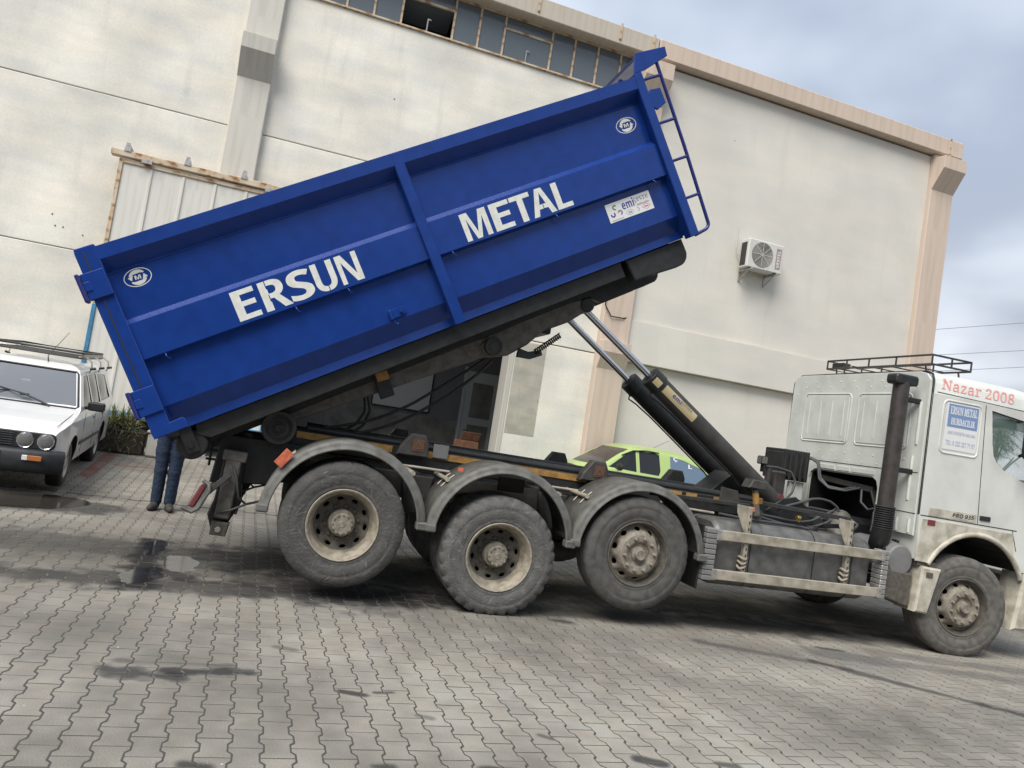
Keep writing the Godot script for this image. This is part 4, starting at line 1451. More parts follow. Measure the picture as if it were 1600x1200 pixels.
	# container stops standing on the rails
	for q in [[0.60, -0.62], [0.60, -1.85], [2.45, -0.62], [2.45, -1.85], [3.95, -1.8]]:
		var st := part("container_stop", t, Vector3(q[0], 1.26, q[1]))
		m = MB.new()
		m.prism(PackedVector2Array([Vector2(-0.17, 0.0), Vector2(0.13, 0.0), Vector2(0.12, 0.13), Vector2(0.08, 0.21), Vector2(-0.05, 0.21), Vector2(-0.15, 0.07)]), -0.11, 0.02, Transform3D(), 0.012)
		put(m, "block", M.dusty_black, st)
		if q[1] > -1.0:
			m = MB.new()
			m.prism(PackedVector2Array([Vector2(-0.035, 0.05), Vector2(0.075, 0.05), Vector2(0.075, 0.16), Vector2(-0.035, 0.16)]), 0.021, 0.026, Transform3D(), 0.001)
			put(m, "reflector", M.cardboard, st)
			m = MB.new()
			for e in [[Vector3(-0.02, 0.075, 0.029), Vector3(0.06, 0.075, 0.029)], [Vector3(0.06, 0.075, 0.029), Vector3(0.02, 0.14, 0.029)], [Vector3(0.02, 0.14, 0.029), Vector3(-0.02, 0.075, 0.029)]]:
				m.bar(e[0], e[1], 0.008, 0.004, 0.0005)
			put(m, "warning_triangle", M.rim_dark, st)
	m = MB.new()
	m.box(Vector3(0.86, 1.335, -0.70), Vector3(0.15, 0.13, 0.012), 0.004)
	put(m, "eye_plate", M.grey_plastic, ch)
	rear_end(t)
	lifting_gear(t)
	side_gear(t)
	cab(t)

func rear_end(t: Node) -> void:
	var r := part("rear_end", t, Vector3.ZERO)
	var m := MB.new()
	m.prism(PackedVector2Array([Vector2(-1.16, 0.78), Vector2(-0.62, 0.82), Vector2(-0.4, 1.0), Vector2(-0.4, 1.22), Vector2(-1.12, 1.22)]), -0.80, -0.66, Transform3D(), 0.012)
	m.prism(PackedVector2Array([Vector2(-1.16, 0.78), Vector2(-0.62, 0.82), Vector2(-0.4, 1.0), Vector2(-0.4, 1.22), Vector2(-1.12, 1.22)]), -1.84, -1.70, Transform3D(), 0.012)
	m.box(Vector3(-1.0, 1.02, -1.25), Vector3(0.2, 0.36, 0.88), 0.012)
	put(m, "tail_frame", M.black_frame, r)
	for z in [-0.60, -1.90]:
		# stabiliser leg: sleeve, inner leg, foot with its pin
		var leg := part("stabiliser_leg", t, Vector3(-0.97, 1.07, z))
		leg.rotation.z = -0.04
		m = MB.new()
		m.prism(PackedVector2Array([Vector2(-0.09, 0.02), Vector2(0.09, 0.02), Vector2(0.10, -0.30), Vector2(0.13, -0.42), Vector2(0.06, -0.60), Vector2(0.03, -0.68), Vector2(-0.08, -0.68), Vector2(-0.13, -0.56), Vector2(-0.10, -0.42)]), -0.10, 0.03, Transform3D(), 0.012)
		put(m, "back_plate", M.black_frame, leg)
		m = MB.new()
		m.box(Vector3(0.0, -0.30, 0.075), Vector3(0.13, 0.54, 0.09), 0.012)
		put(m, "sleeve", M.grey_arm, leg)
		m = MB.new()
		m.box(Vector3(0.0, -0.02, 0.06), Vector3(0.20, 0.09, 0.13), 0.008)
		put(m, "bracket", M.grey_arm, leg)
		m = MB.new()
		m.prism(PackedVector2Array([Vector2(-0.075, -0.60), Vector2(0.075, -0.60), Vector2(0.06, -0.72), Vector2(-0.075, -0.72)]), 0.03, 0.11, Transform3D(), 0.01)
		put(m, "foot", M.grey_arm, leg)
		m = MB.new()
		m.cyl(Vector3(-0.01, -0.665, 0.10), Vector3(-0.01, -0.665, 0.135), 0.028, 6, 0.004)
		put(m, "pin", M.aluminium, leg)
		m = MB.new()
		m.tube([Vector3(0.0, -0.1, 0.12), Vector3(0.06, -0.22, 0.16), Vector3(0.1, -0.36, 0.15), Vector3(0.17, -0.42, 0.08), Vector3(0.32, -0.37, 0.0)], 0.011, 8)
		m.tube([Vector3(-0.04, -0.52, 0.12), Vector3(0.06, -0.48, 0.15), Vector3(0.17, -0.42, 0.09)], 0.011, 8)
		put(m, "hose", M.hose, leg)
		# tail lamp in its steel guard, knocked askew
		var lamp := part("tail_lamp", t, Vector3(-1.17, 0.69, z + (0.22 if z > -1 else -0.22)))
		lamp.rotation.z = -0.38
		m = MB.new()
		m.box(Vector3(-0.03, -0.01, 0), Vector3(0.05, 0.19, 0.22), 0.014)
		put(m, "lens", M.red_lens, lamp)
		m = MB.new()
		m.tube([Vector3(-0.085, -0.135, 0.13), Vector3(0.0, -0.13, 0.14), Vector3(0.03, -0.08, 0.14), Vector3(0.03, 0.09, 0.14), Vector3(0.0, 0.13, 0.13), Vector3(-0.05, 0.13, 0.1)], 0.017, 8)
		m.box(Vector3(0.015, 0.0, 0.02), Vector3(0.03, 0.24, 0.24), 0.01)
		put(m, "guard", M.fender, lamp)
		m = MB.new()
		m.bar(Vector3(0.02, 0.05, 0.05), Vector3(0.10, 0.26, -0.05), 0.05, 0.06, 0.008)
		put(m, "arm", M.dusty_black, lamp)
	m = MB.new()
	m.box(Vector3(-1.19, 1.02, -0.72), Vector3(0.02, 0.20, 0.03), 0.003)
	m.box(Vector3(-1.18, 1.06, -0.70), Vector3(0.09, 0.02, 0.02), 0.003)
	m.box(Vector3(-1.18, 0.98, -0.70), Vector3(0.09, 0.02, 0.02), 0.003)
	put(m, "plate_holder", M.black, r)
	# rollers that carry the container
	for z in [-0.62, -1.88]:
		var rl := part("tail_roller", t, Vector3(-0.65, 1.345, z))
		m = MB.new()
		m.lathe([Vector2(0.0, 0.08), Vector2(0.055, 0.08), Vector2(0.06, 0.06), Vector2(0.09, 0.055), Vector2(0.12, 0.085), Vector2(0.145, 0.085), Vector2(0.152, 0.075), Vector2(0.152, -0.085), Vector2(0.0, -0.085)], Transform3D(Basis() if z > -1 else Basis(Vector3.UP, PI), Vector3.ZERO), 36)
		put(m, "drum", M.dusty_black, rl)
		m = MB.new()
		m.cyl(Vector3(0, 0, -0.13), Vector3(0, 0, 0.13), 0.04, 16, 0.008)
		put(m, "spindle", M.black_frame, rl)
	# mudguard marker
	m = MB.new()
	m.box(Vector3(-0.56, 1.13, 0.02), Vector3(0.08, 0.15, 0.015), 0.003, Basis(Vector3.BACK, -0.6))
	put(m, "side_marker", M.orange_mark, r)
	m = MB.new()
	m.box(Vector3(0.955, 1.225, -0.12), Vector3(0.05, 0.035, 0.015), 0.003)
	put(m, "side_marker", M.orange_mark, r)

func lifting_gear(t: Node) -> void:
	var a := part("lifting_arm", t, Vector3.ZERO)
	var m: MB
	for z in [-0.75, -1.75]:
		m = MB.new()
		m.bar(Vector3(-0.80, 1.385, z), Vector3(1.24, 2.465, z), 0.19, 0.15, 0.012)
		put(m, "tipping_beam", M.grey_arm, a)
		m = MB.new()
		m.prism(PackedVector2Array([Vector2(1.06, 2.40), Vector2(1.14, 2.53), Vector2(1.26, 2.60), Vector2(1.81, 2.955), Vector2(2.06, 3.07), Vector2(2.14, 2.98), Vector2(1.93, 2.80), Vector2(1.68, 2.66), Vector2(1.54, 2.50), Vector2(1.36, 2.36), Vector2(1.16, 2.31)]), z - 0.05, z + 0.09, Transform3D(), 0.012)
		put(m, "link_plate", M.grey_arm if z > -1 else M.black_frame, a)
		m = MB.new()
		m.lathe([Vector2(0.0, 0.13), Vector2(0.04, 0.13), Vector2(0.042, 0.122), Vector2(0.068, 0.122), Vector2(0.072, 0.13), Vector2(0.085, 0.13), Vector2(0.09, 0.12), Vector2(0.09, -0.1), Vector2(0.0, -0.1)], Transform3D(Basis() if z > -1 else Basis(Vector3.UP, PI), Vector3(1.2, 2.42, z)), 28)
		put(m, "pivot_pin", M.dusty_black, a)
		# rod head joins the cylinder to the jib
		m = MB.new()
		m.cyl(Vector3(2.1, 3.01, z - 0.12), Vector3(2.1, 3.01, z + 0.1), 0.075, 20, 0.01)
		put(m, "rod_eye", M.black_frame, a)
	m = MB.new()
	m.bar(Vector3(1.95, 2.97, -1.25), Vector3(2.72, 3.44, -1.25), 0.2, 0.34, 0.02)
	put(m, "jib", M.black_frame, a)
	m = MB.new()
	m.box(Vector3(0.2, 1.93, -1.25), Vector3(0.16, 0.16, 0.92), 0.01)
	m.box(Vector3(1.7, 2.74, -1.25), Vector3(0.2, 0.16, 0.94), 0.01)
	m.cyl(Vector3(1.2, 2.42, -1.75), Vector3(1.2, 2.42, -0.75), 0.05, 16)
	put(m, "cross_tube", M.black_frame, a)
	# clamp with its yellow reflector
	var cl := Basis(Vector3.BACK, deg_to_rad(28))
	m = MB.new()
	m.box(Vector3(0.21, 1.885, -0.655), Vector3(0.14, 0.26, 0.05), 0.008, cl)
	put(m, "clamp", M.black_frame, a)
	m = MB.new()
	m.box(Vector3(0.185, 1.955, -0.625), Vector3(0.115, 0.085, 0.008), 0.002, cl)
	put(m, "reflector", M.ochre, a)
	# return spring and guard under the link
	m = MB.new()
	var pts := []
	for i in 90:
		var k := i / 89.0
		var c := Vector3(1.62, 2.44, -0.62).lerp(Vector3(1.85, 2.65, -0.62), k)
		var an := k * TAU * 14.0
		pts.append(c + Vector3(-0.64, 0.77, 0) * cos(an) * 0.024 + Vector3(0, 0, sin(an) * 0.024))
	m.tube(pts, 0.008, 5)
	put(m, "spring", M.black_frame, a)
	m = MB.new()
	m.prism(PackedVector2Array([Vector2(1.44, 2.36), Vector2(1.58, 2.36), Vector2(1.70, 2.42), Vector2(1.68, 2.47), Vector2(1.55, 2.43), Vector2(1.45, 2.45)]), -0.66, -0.62, Transform3D(), 0.005)
	put(m, "spring_bracket", M.black_frame, a)
	# two tipping cylinders
	for q in [[-0.85, Vector3(2.10, 3.02, -0.85), Vector3(4.72, 1.27, -0.85), 1], [-1.65, Vector3(2.24, 3.0, -1.65), Vector3(4.80, 1.27, -1.65), 0]]:
		var c := part("tipping_cylinder", t, Vector3.ZERO)
		var top: Vector3 = q[1]
		var foot: Vector3 = q[2]
		var d := (foot - top).normalized()
		var L := (foot - top).length()
		var s := top + d * (L * 0.335)
		m = MB.new()
		m.cyl(top - d * 0.05, s + d * 0.1, 0.036, 24)
		put(m, "rod", M.chrome_rod, c)
		var X := Transform3D(Basis(Vector3(0, 0, 1).cross(d).normalized(), d.cross(Vector3(0, 0, 1).cross(d)).normalized(), d), s)
		m = MB.new()
		m.lathe([Vector2(0.036, -0.015), Vector2(0.06, -0.015), Vector2(0.065, -0.005), Vector2(0.11, 0.0), Vector2(0.117, 0.008), Vector2(0.117, 0.15), Vector2(0.112, 0.155), Vector2(0.108, 0.157)], X, 40)
		put(m, "gland", M.black_frame, c)
		m = MB.new()
		m.lathe([Vector2(0.108, 0.15), Vector2(0.106, L * 0.665 - 0.05), Vector2(0.09, L * 0.665), Vector2(0.0, L * 0.665)], X, 40)
		put(m, "barrel", M.dusty_black if q[3] else M.black_frame, c)
		m = MB.new()
		m.cyl(foot - Vector3(0, 0, 0.14), foot + Vector3(0, 0, 0.14), 0.06, 20, 0.008)
		put(m, "foot_pin", M.dusty_black, c)
		m = MB.new()
		var off := X.basis.x * -0.125
		if off.y > 0:
			off = -off
		m.tube([s + d * 0.12 + off * 0.85, s + d * 0.15 + off * 1.25, s + d * 0.25 + off * 1.1, s + d * 0.5 + off * 1.0, s + d * 1.45 + off * 1.0, s + d * 1.6 + off * 1.2], 0.009, 8)
		put(m, "oil_pipe", M.black, c)
		if q[3]:
			# curved foil labels on the barrel
			for lab in [[0.03, 0.125, -0.55, 0.10, M.sticker_gold, 0.1185], [0.18, 0.66, -0.55, 0.35, M.sticker_gold, 0.1095]]:
				m = MB.new()
				m.smooth()
				var r0 := []
				var r1 := []
				for i in 13:
					# angle measured from the camera side of the barrel
					var an := lerpf(lab[2], lab[3], i / 12.0)
					var nrm := Vector3(0, 0, 1) * cos(an) + X.basis.x * sin(an) * (1.0 if X.basis.x.y > 0 else -1.0)
					r0.append(s + d * lab[0] + nrm * lab[5])
					r1.append(s + d * lab[1] + nrm * lab[5])
				m.skin([r0, r1])
				put(m, "label", lab[4], c)
			var up := X.basis.x if X.basis.x.y > 0 else -X.basis.x
			var nz := Vector3(0, 0, 1)
			var TX := Transform3D(Basis(d, up, nz), s + d * 0.30 + nz * 0.1105 - up * 0.02)
			letters("emi", "lettering", c, TX, 0.13, 0.05, M.print_blue)
			letters("çevre", "lettering", c, TX * Transform3D(Basis(), Vector3(0.14, 0.01, 0)), 0.14, 0.04, M.print_grey, true, false)
	# mounting of the cylinder feet
	var f := part("cylinder_mount", t, Vector3.ZERO)
	for z in [-0.62, -1.07, -1.42, -1.88]:
		m = MB.new()
		m.prism(PackedVector2Array([Vector2(4.35, 1.12), Vector2(5.0, 1.10), Vector2(4.95, 1.30), Vector2(4.78, 1.40), Vector2(4.62, 1.36), Vector2(4.4, 1.20)]), z - 0.015, z + 0.015, Transform3D(), 0.004)
		put(m, "cheek", M.black_frame, f)
	m = MB.new()
	m.prism(PackedVector2Array([Vector2(3.95, 1.28), Vector2(4.25, 1.55), Vector2(4.32, 1.50), Vector2(4.75, 1.25)]), -1.45, -1.05, Transform3D(), 0.01)
	put(m, "web", M.black_frame, f)
	m = MB.new()
	m.prism(PackedVector2Array([Vector2(4.54, 1.37), Vector2(4.63, 1.37), Vector2(4.61, 1.41), Vector2(4.56, 1.41)]), -0.60, -0.595, Transform3D(), 0.0005)
	put(m, "red_mark", M.red_lens, f)

func side_gear(t: Node) -> void:
	var m: MB
	for sd in [0, 1]:
		var mir := 1.0 if sd == 0 else -1.0
		var zf := func(z: float) -> float: return z if sd == 0 else -2.5 - z
		# fuel tank: rounded box with straps, cap and drain
		var tank := part("fuel_tank", t, Vector3.ZERO)
		m = MB.new()
		m.smooth()
		var secs := []
		var sec := rounded(-0.32, -0.35, 0.30, 0.29, 0.15, 8)
		for q in [[3.58, 0.90], [3.60, 0.97], [3.64, 1.0], [5.36, 1.0], [5.40, 0.97], [5.42, 0.90]]:
			var ring := []
			for p in sec:
				ring.append(Vector3(q[0], 0.795 + p.y * q[1], zf.call(-0.42) + p.x * q[1]))
			secs.append(ring)
		m.skin(secs, true)
		m.flat()
		m.face(secs[0], Vector3.LEFT)
		m.face(secs[-1], Vector3.RIGHT)
		put(m, "tank_body", M.tank, tank)
		for x in [3.98, 4.12, 4.72, 5.18]:
			m = MB.new()
			var ra := []
			var rb := []
			for p in sec:
				ra.append(Vector3(x - (0.006 if x != 4.12 else 0.012), 0.795 + p.y * 1.012, zf.call(-0.42) + p.x * 1.012))
				rb.append(Vector3(x + (0.006 if x != 4.12 else 0.012), 0.795 + p.y * 1.012, zf.call(-0.42) + p.x * 1.012))
			m.smooth()
			m.skin([ra, rb], true)
			put(m, "strap", M.black if x != 4.12 else M.tank, tank)
		m = MB.new()
		m.lathe([Vector2(0.07, 0.0), Vector2(0.072, 0.045), Vector2(0.066, 0.055), Vector2(0.0, 0.058)], Transform3D(Basis(Vector3(1, 0, 0), Vector3(0, 0, -1), Vector3(0, 1, 0)), Vector3(4.86, 1.075, zf.call(-0.40))), 20)
		m.box(Vector3(4.86, 1.125, zf.call(-0.40)), Vector3(0.13, 0.02, 0.03), 0.006)
		put(m, "filler_cap", M.black, tank)
		m = MB.new()
		m.cyl(Vector3(4.55, 0.51, zf.call(-0.3)), Vector3(4.55, 0.45, zf.call(-0.3)), 0.03, 12, 0.006)
		m.cyl(Vector3(3.95, 0.51, zf.call(-0.25)), Vector3(3.95, 0.46, zf.call(-0.25)), 0.025, 12, 0.006)
		m.box(Vector3(5.0, 0.49, zf.call(-0.3)), Vector3(0.05, 0.06, 0.1), 0.006)
		put(m, "drain_plug", M.rim, tank)
		# side guard: two rails on two slotted posts
		var g := part("side_guard", t, Vector3.ZERO)
		for q in [[0.955, 3.55, 5.47, 1.002], [0.575, 3.545, 5.47, 0.998]]:
			m = MB.new()
			m.box(Vector3((q[1] + q[2]) / 2, q[0], zf.call(-0.03)), Vector3(q[2] - q[1], 0.098, 0.03), 0.006)
			put(m, "rail", M.aluminium, g)
		for x in [3.885, 5.075]:
			m = MB.new()
			m.box(Vector3(x, 0.93, zf.call(-0.075)), Vector3(0.045, 0.66, 0.05), 0.004)
			m.prism(PackedVector2Array([Vector2(x - 0.02, 1.26), Vector2(x - 0.13, 1.27), Vector2(x - 0.12, 1.19), Vector2(x - 0.02, 1.0)]), zf.call(-0.10), zf.call(-0.09), Transform3D(), 0.002)
			put(m, "post", M.aluminium, g)
			m = MB.new()
			for k in 9:
				m.box(Vector3(x + 0.004, 0.65 + k * 0.065, zf.call(-0.0492)), Vector3(0.012, 0.028, 0.004), 0.0005)
			put(m, "slot", M.black, g)
			m = MB.new()
			for k in 3:
				var pts := []
				for i in 13:
					var an := TAU * i / 12
					pts.append(Vector3(x - 0.012 + cos(an) * 0.038, 0.665 + k * 0.045 + sin(an * 2.0 + k) * 0.012, zf.call(-0.075) + sin(an) * 0.036 * mir))
				m.tube(pts, 0.014, 6)
			put(m, "wrapped_strap", M.rim, g)
		m = MB.new()
		m.bar(Vector3(3.9, 1.265, zf.call(-0.11)), Vector3(3.0, 1.235, zf.call(-0.5)), 0.04, 0.03, 0.004)
		m.bar(Vector3(5.1, 1.27, zf.call(-0.11)), Vector3(4.3, 1.285, zf.call(-0.62)), 0.045, 0.04, 0.004)
		m.bar(Vector3(5.1, 1.20, zf.call(-0.11)), Vector3(5.1, 1.10, zf.call(-0.8)), 0.045, 0.04, 0.004)
		put(m, "bracket_arm", M.black_frame, g)
		for q in [[3.555, 0.955], [3.55, 0.575], [5.47, 0.955], [5.475, 0.575]]:
			m = MB.new()
			m.box(Vector3(q[0], q[1], zf.call(-0.012)), Vector3(0.05, 0.104, 0.012), 0.003)
			m.cyl(Vector3(q[0], q[1] + 0.03, zf.call(-0.008)), Vector3(q[0], q[1] + 0.03, zf.call(0.0)), 0.006, 6)
			m.cyl(Vector3(q[0], q[1] - 0.03, zf.call(-0.008)), Vector3(q[0], q[1] - 0.03, zf.call(0.0)), 0.006, 6)
			put(m, "end_plate", M.galvanised, g)
		# ribbed plastic ends of the guard
		for q in [[3.50, 3.43, M.grey_plastic], [5.505, 5.475, M.galvanised]]:
			for k in 10:
				m = MB.new()
				var y := 0.535 + k * 0.05
				m.box(Vector3((q[0] + q[1]) / 2 + 0.02, y, zf.call(-0.09)), Vector3(absf(q[0] - q[1]) + 0.05, 0.046, 0.15), 0.007)
				put(m, "rib_block", q[2], g)
		m = MB.new()
		m.box(Vector3(3.42, 0.72, zf.call(-0.36)), Vector3(0.02, 0.62, 0.56), 0.006)
		put(m, "mud_flap", M.black, g)
		m = MB.new()
		m.box(Vector3(3.93, 1.235, zf.call(-0.13)), Vector3(0.10, 0.045, 0.02), 0.004, Basis(Vector3.BACK, -0.05))
		put(m, "side_marker", M.orange_mark, g)
		# twist lock standing on a post beside the rail
		if sd == 0:
			var k := part("hydraulic_lock", t, Vector3.ZERO)
			m = MB.new()
			m.prism(PackedVector2Array([Vector2(3.98, 1.44), Vector2(4.19, 1.43), Vector2(4.17, 1.52), Vector2(4.02, 1.53)]), -0.44, -0.28, Transform3D(), 0.01)
			put(m, "hood", M.dusty_black, k)
			m = MB.new()
			m.cyl(Vector3(4.09, 1.43, -0.34), Vector3(4.15, 1.16, -0.34), 0.032, 16, 0.006)
			put(m, "cylinder", M.grey_arm, k)
			m = MB.new()
			m.cyl(Vector3(4.099, 1.39, -0.34), Vector3(4.123, 1.28, -0.34), 0.034, 16, 0.002)
			put(m, "yellow_band", M.ochre, k)
			m = MB.new()
			m.prism(PackedVector2Array([Vector2(3.80, 1.22), Vector2(4.06, 1.22), Vector2(4.0, 1.38), Vector2(3.80, 1.40)]), -0.52, -0.50, Transform3D(), 0.004)
			m.prism(PackedVector2Array([Vector2(4.05, 1.1), Vector2(4.25, 1.1), Vector2(4.24, 1.22), Vector2(4.06, 1.22)]), -0.40, -0.39, Transform3D(), 0.003)
			put(m, "plate", M.dusty_black, k)
			m = MB.new()
			m.box(Vector3(4.25, 1.31, -0.5), Vector3(0.1, 0.06, 0.01), 0.002)
			put(m, "reflective_strip", M.ochre, k)
	# air filter drum lying across, behind the cab
	var af := part("silencer", t, Vector3.ZERO)
	m = MB.new()
	m.lathe([Vector2(0.0, 0.0), Vector2(0.02, 0.002), Vector2(0.145, -0.004), Vector2(0.162, -0.02), Vector2(0.165, -0.06), Vector2(0.178, -0.065), Vector2(0.18, -0.10), Vector2(0.185, -0.11), Vector2(0.185, -0.62), Vector2(0.16, -0.66), Vector2(0.0, -0.66)], Transform3D(Basis(), Vector3(5.77, 0.92, -0.10)), 44)
	put(m, "drum", M.grey_plastic, af)
	m = MB.new()
	m.lathe([Vector2(0.045, 0.0), Vector2(0.04, -0.09), Vector2(0.022, -0.12), Vector2(0.02, -0.19), Vector2(0.0, -0.19)], Transform3D(Basis(Vector3(1, 0, 0), Vector3(0, 0, -1), Vector3(0, 1, 0)), Vector3(5.77, 0.745, -0.16)), 18)
	put(m, "dust_valve", M.rim_dark, af)
	m = MB.new()
	for a in [0.6, 1.6, 2.6]:
		m.box(Vector3(5.77 + cos(a) * 0.19, 0.92 + sin(a) * 0.19, -0.2), Vector3(0.03, 0.03, 0.09), 0.006)
	put(m, "clip", M.black, af)
	# exhaust stack / intake snorkel with bellows and rain cap
	var ex := part("intake_stack", t, Vector3.ZERO)
	m = MB.new()
	m.tube([Vector3(5.60, 1.45, -0.22), Vector3(5.61, 2.80, -0.22)], 0.084, 28)
	put(m, "pipe", M.exhaust, ex)
	m = MB.new()
	var bel := []
	for k in 22:
		bel.append(Vector2(0.106 if k % 2 == 0 else 0.093, k * 0.0115))
	m.lathe(bel, Transform3D(Basis(Vector3(1, 0, 0), Vector3(0, 0, -1), Vector3(0, 1, 0)), Vector3(5.60, 1.22, -0.22)), 32)
	put(m, "bellows", M.black, ex)
	m = MB.new()
	m.tube([Vector3(5.60, 1.235, -0.22), Vector3(5.60, 1.12, -0.24), Vector3(5.63, 1.03, -0.30)], [0.1, 0.1, 0.095], 24)
	put(m, "elbow", M.black, ex)
	m = MB.new()
	m.prism(rounded(5.47, 2.765, 5.765, 2.875, 0.035), -0.30, -0.14, Transform3D(), 0.015)
	put(m, "rain_cap", M.black_frame, ex)
	for y in [2.62, 1.86]:
		m = MB.new()
		m.box(Vector3(5.77, y, -0.2), Vector3(0.26, 0.055, 0.05), 0.008)
		put(m, "stay", M.black, ex)
	# turbo pipe and oil tank behind the cab, hoses, lamp
	var eq := part("hydraulic_equipment", t, Vector3.ZERO)
	m = MB.new()
	m.tube([Vector3(5.25, 0.95, -0.45), Vector3(5.27, 1.1, -0.50), Vector3(5.35, 1.20, -0.6), Vector3(5.5, 1.22, -0.75)], 0.11, 18)
	put(m, "pipe_bend", M.grey_arm, eq)
	var ot := Vector3(5.43, 1.745, -1.78)
	m = MB.new()
	m.box(ot, Vector3(0.36, 0.36, 0.42), 0.04)
	for k in 5:
		m.box(ot + Vector3(-0.15 + k * 0.075, 0.0, 0.0), Vector3(0.045, 0.375, 0.445), 0.015)
	put(m, "oil_tank", M.black_frame, eq)
	m = MB.new()
	m.box(Vector3(5.5, 1.44, -1.64), Vector3(0.22, 0.22, 0.03), 0.008)
	put(m, "number_bracket", M.cab_rear, eq)
	m = MB.new()
	m.box(Vector3(5.2, 1.50, -1.62), Vector3(0.16, 0.3, 0.2), 0.02)
	m.cyl(Vector3(5.02, 1.40, -1.52), Vector3(5.02, 1.68, -1.52), 0.04, 12, 0.006)
	put(m, "valve_block", M.dusty_black, eq)
	var hoses := [
		[Vector3(4.95, 1.68, -1.5), Vector3(5.10, 1.69, -1.48), Vector3(5.28, 1.66, -1.45), Vector3(5.34, 1.55, -1.42), Vector3(5.28, 1.42, -1.38), Vector3(5.15, 1.33, -1.3)],
		[Vector3(5.62, 1.88, -1.58), Vector3(5.70, 1.84, -1.52), Vector3(5.70, 1.65, -1.45), Vector3(5.74, 1.56, -1.35), Vector3(5.84, 1.55, -1.22), Vector3(5.9, 1.6, -1.05)],
		[Vector3(5.60, 1.87, -1.55), Vector3(5.66, 1.82, -1.48), Vector3(5.66, 1.63, -1.42), Vector3(5.72, 1.54, -1.3), Vector3(5.84, 1.54, -1.15), Vector3(5.92, 1.6, -1.0)],
		[Vector3(5.92, 1.58, -0.98), Vector3(5.88, 1.44, -0.92), Vector3(5.9, 1.37, -0.82), Vector3(5.92, 1.40, -0.72), Vector3(5.93, 1.5, -0.68)],
		[Vector3(4.6, 1.28, -0.55), Vector3(4.85, 1.36, -0.58), Vector3(5.1, 1.42, -0.62), Vector3(5.32, 1.36, -0.62), Vector3(5.4, 1.24, -0.6), Vector3(5.5, 1.18, -0.58)],
		[Vector3(4.55, 1.25, -0.6), Vector3(4.9, 1.30, -0.66), Vector3(5.2, 1.30, -0.66), Vector3(5.45, 1.27, -0.6), Vector3(5.52, 1.20, -0.5), Vector3(5.42, 1.16, -0.42)],
		[Vector3(4.2, 1.16, -0.42), Vector3(4.45, 1.12, -0.42), Vector3(4.75, 1.10, -0.45), Vector3(5.0, 1.13, -0.5), Vector3(5.2, 1.2, -0.55), Vector3(5.4, 1.27, -0.62)],
		[Vector3(4.2, 1.18, -0.48), Vector3(4.5, 1.16, -0.5), Vector3(4.85, 1.15, -0.54), Vector3(5.1, 1.22, -0.6), Vector3(5.36, 1.34, -0.66)],
		[Vector3(3.75, 1.13, -0.4), Vector3(4.1, 1.115, -0.38), Vector3(4.6, 1.11, -0.38), Vector3(4.8, 1.10, -0.36)],
		[Vector3(5.94, 1.62, -0.75), Vector3(5.93, 1.45, -0.7), Vector3(5.85, 1.35, -0.66), Vector3(5.8, 1.22, -0.6), Vector3(5.7, 1.15, -0.5)]]
	for h in hoses:
		var cv := Curve3D.new()
		for i in h.size():
			var tan: Vector3 = (h[mini(i + 1, h.size() - 1)] - h[maxi(i - 1, 0)]) * 0.26
			cv.add_point(h[i], -tan, tan)
		var pts := []
		var n := 28
		for i in n + 1:
			pts.append(cv.sample_baked(cv.get_baked_length() * i / n))
		m = MB.new()
		m.tube(pts, 0.014, 8)
		put(m, "hose", M.hose, eq)
	for h in [[Vector3(1.28, 2.36, -1.1), Vector3(0.86, 1.98, -1.2), Vector3(0.38, 1.62, -1.2), Vector3(-0.1, 1.42, -1.15), Vector3(-0.35, 1.36, -1.1)], [Vector3(1.32, 2.33, -1.1), Vector3(1.12, 2.08, -1.15), Vector3(0.72, 1.72, -1.2), Vector3(0.3, 1.46, -1.2), Vector3(0.0, 1.36, -1.15)], [Vector3(0.08, 1.80, -1.2), Vector3(0.13, 1.6, -1.2), Vector3(0.06, 1.46, -1.2), Vector3(-0.05, 1.38, -1.2)], [Vector3(0.12, 1.80, -1.2), Vector3(0.18, 1.62, -1.2), Vector3(0.14, 1.47, -1.2), Vector3(0.05, 1.38, -1.2)]]:
		var cv := Curve3D.new()
		for i in h.size():
			var tan: Vector3 = (h[mini(i + 1, h.size() - 1)] - h[maxi(i - 1, 0)]) * 0.26
			cv.add_point(h[i], -tan, tan)
		var pts := []
		for i in 25:
			pts.append(cv.sample_baked(cv.get_baked_length() * i / 24))
		m = MB.new()
		m.tube(pts, 0.015, 8)
		put(m, "hose", M.dusty_black, eq)
	m = MB.new()
	m.cyl(Vector3(4.62, 1.20, -0.33), Vector3(4.66, 1.20, -0.33), 0.025, 10, 0.003)
	m.cyl(Vector3(4.64, 1.20, -0.33), Vector3(4.645, 1.16, -0.33), 0.012, 8)
	put(m, "brass_tap", M.brass, eq)
	var wl := part("work_lamp", t, Vector3(4.9, 1.75, -1.5))
	m = MB.new()
	m.box(Vector3.ZERO, Vector3(0.09, 0.10, 0.10), 0.012)
	m.box(Vector3(0.02, -0.09, -0.02), Vector3(0.03, 0.10, 0.03), 0.005)
	put(m, "housing", M.black, wl)
	m = MB.new()
	m.box(Vector3(-0.046, 0.0, 0.0), Vector3(0.006, 0.075, 0.08), 0.002)
	m.box(Vector3(-0.0, 0.0, 0.051), Vector3(0.07, 0.075, 0.004), 0.001)
	put(m, "lens", M.lamp_glass, wl)

# ---------------------------------------------------------------- the cab
func csg_poly(parent: Node, p: PackedVector2Array, depth: float, X: Transform3D, op: int, material: Material, smooth := false) -> CSGPolygon3D:
	var c := CSGPolygon3D.new()
	c.smooth_faces = smooth
	c.name = "shape"
	c.polygon = p
	c.depth = depth
	c.transform = X
	c.operation = op as CSGShape3D.Operation
	c.material = material
	parent.add_child(c, true)
	return c

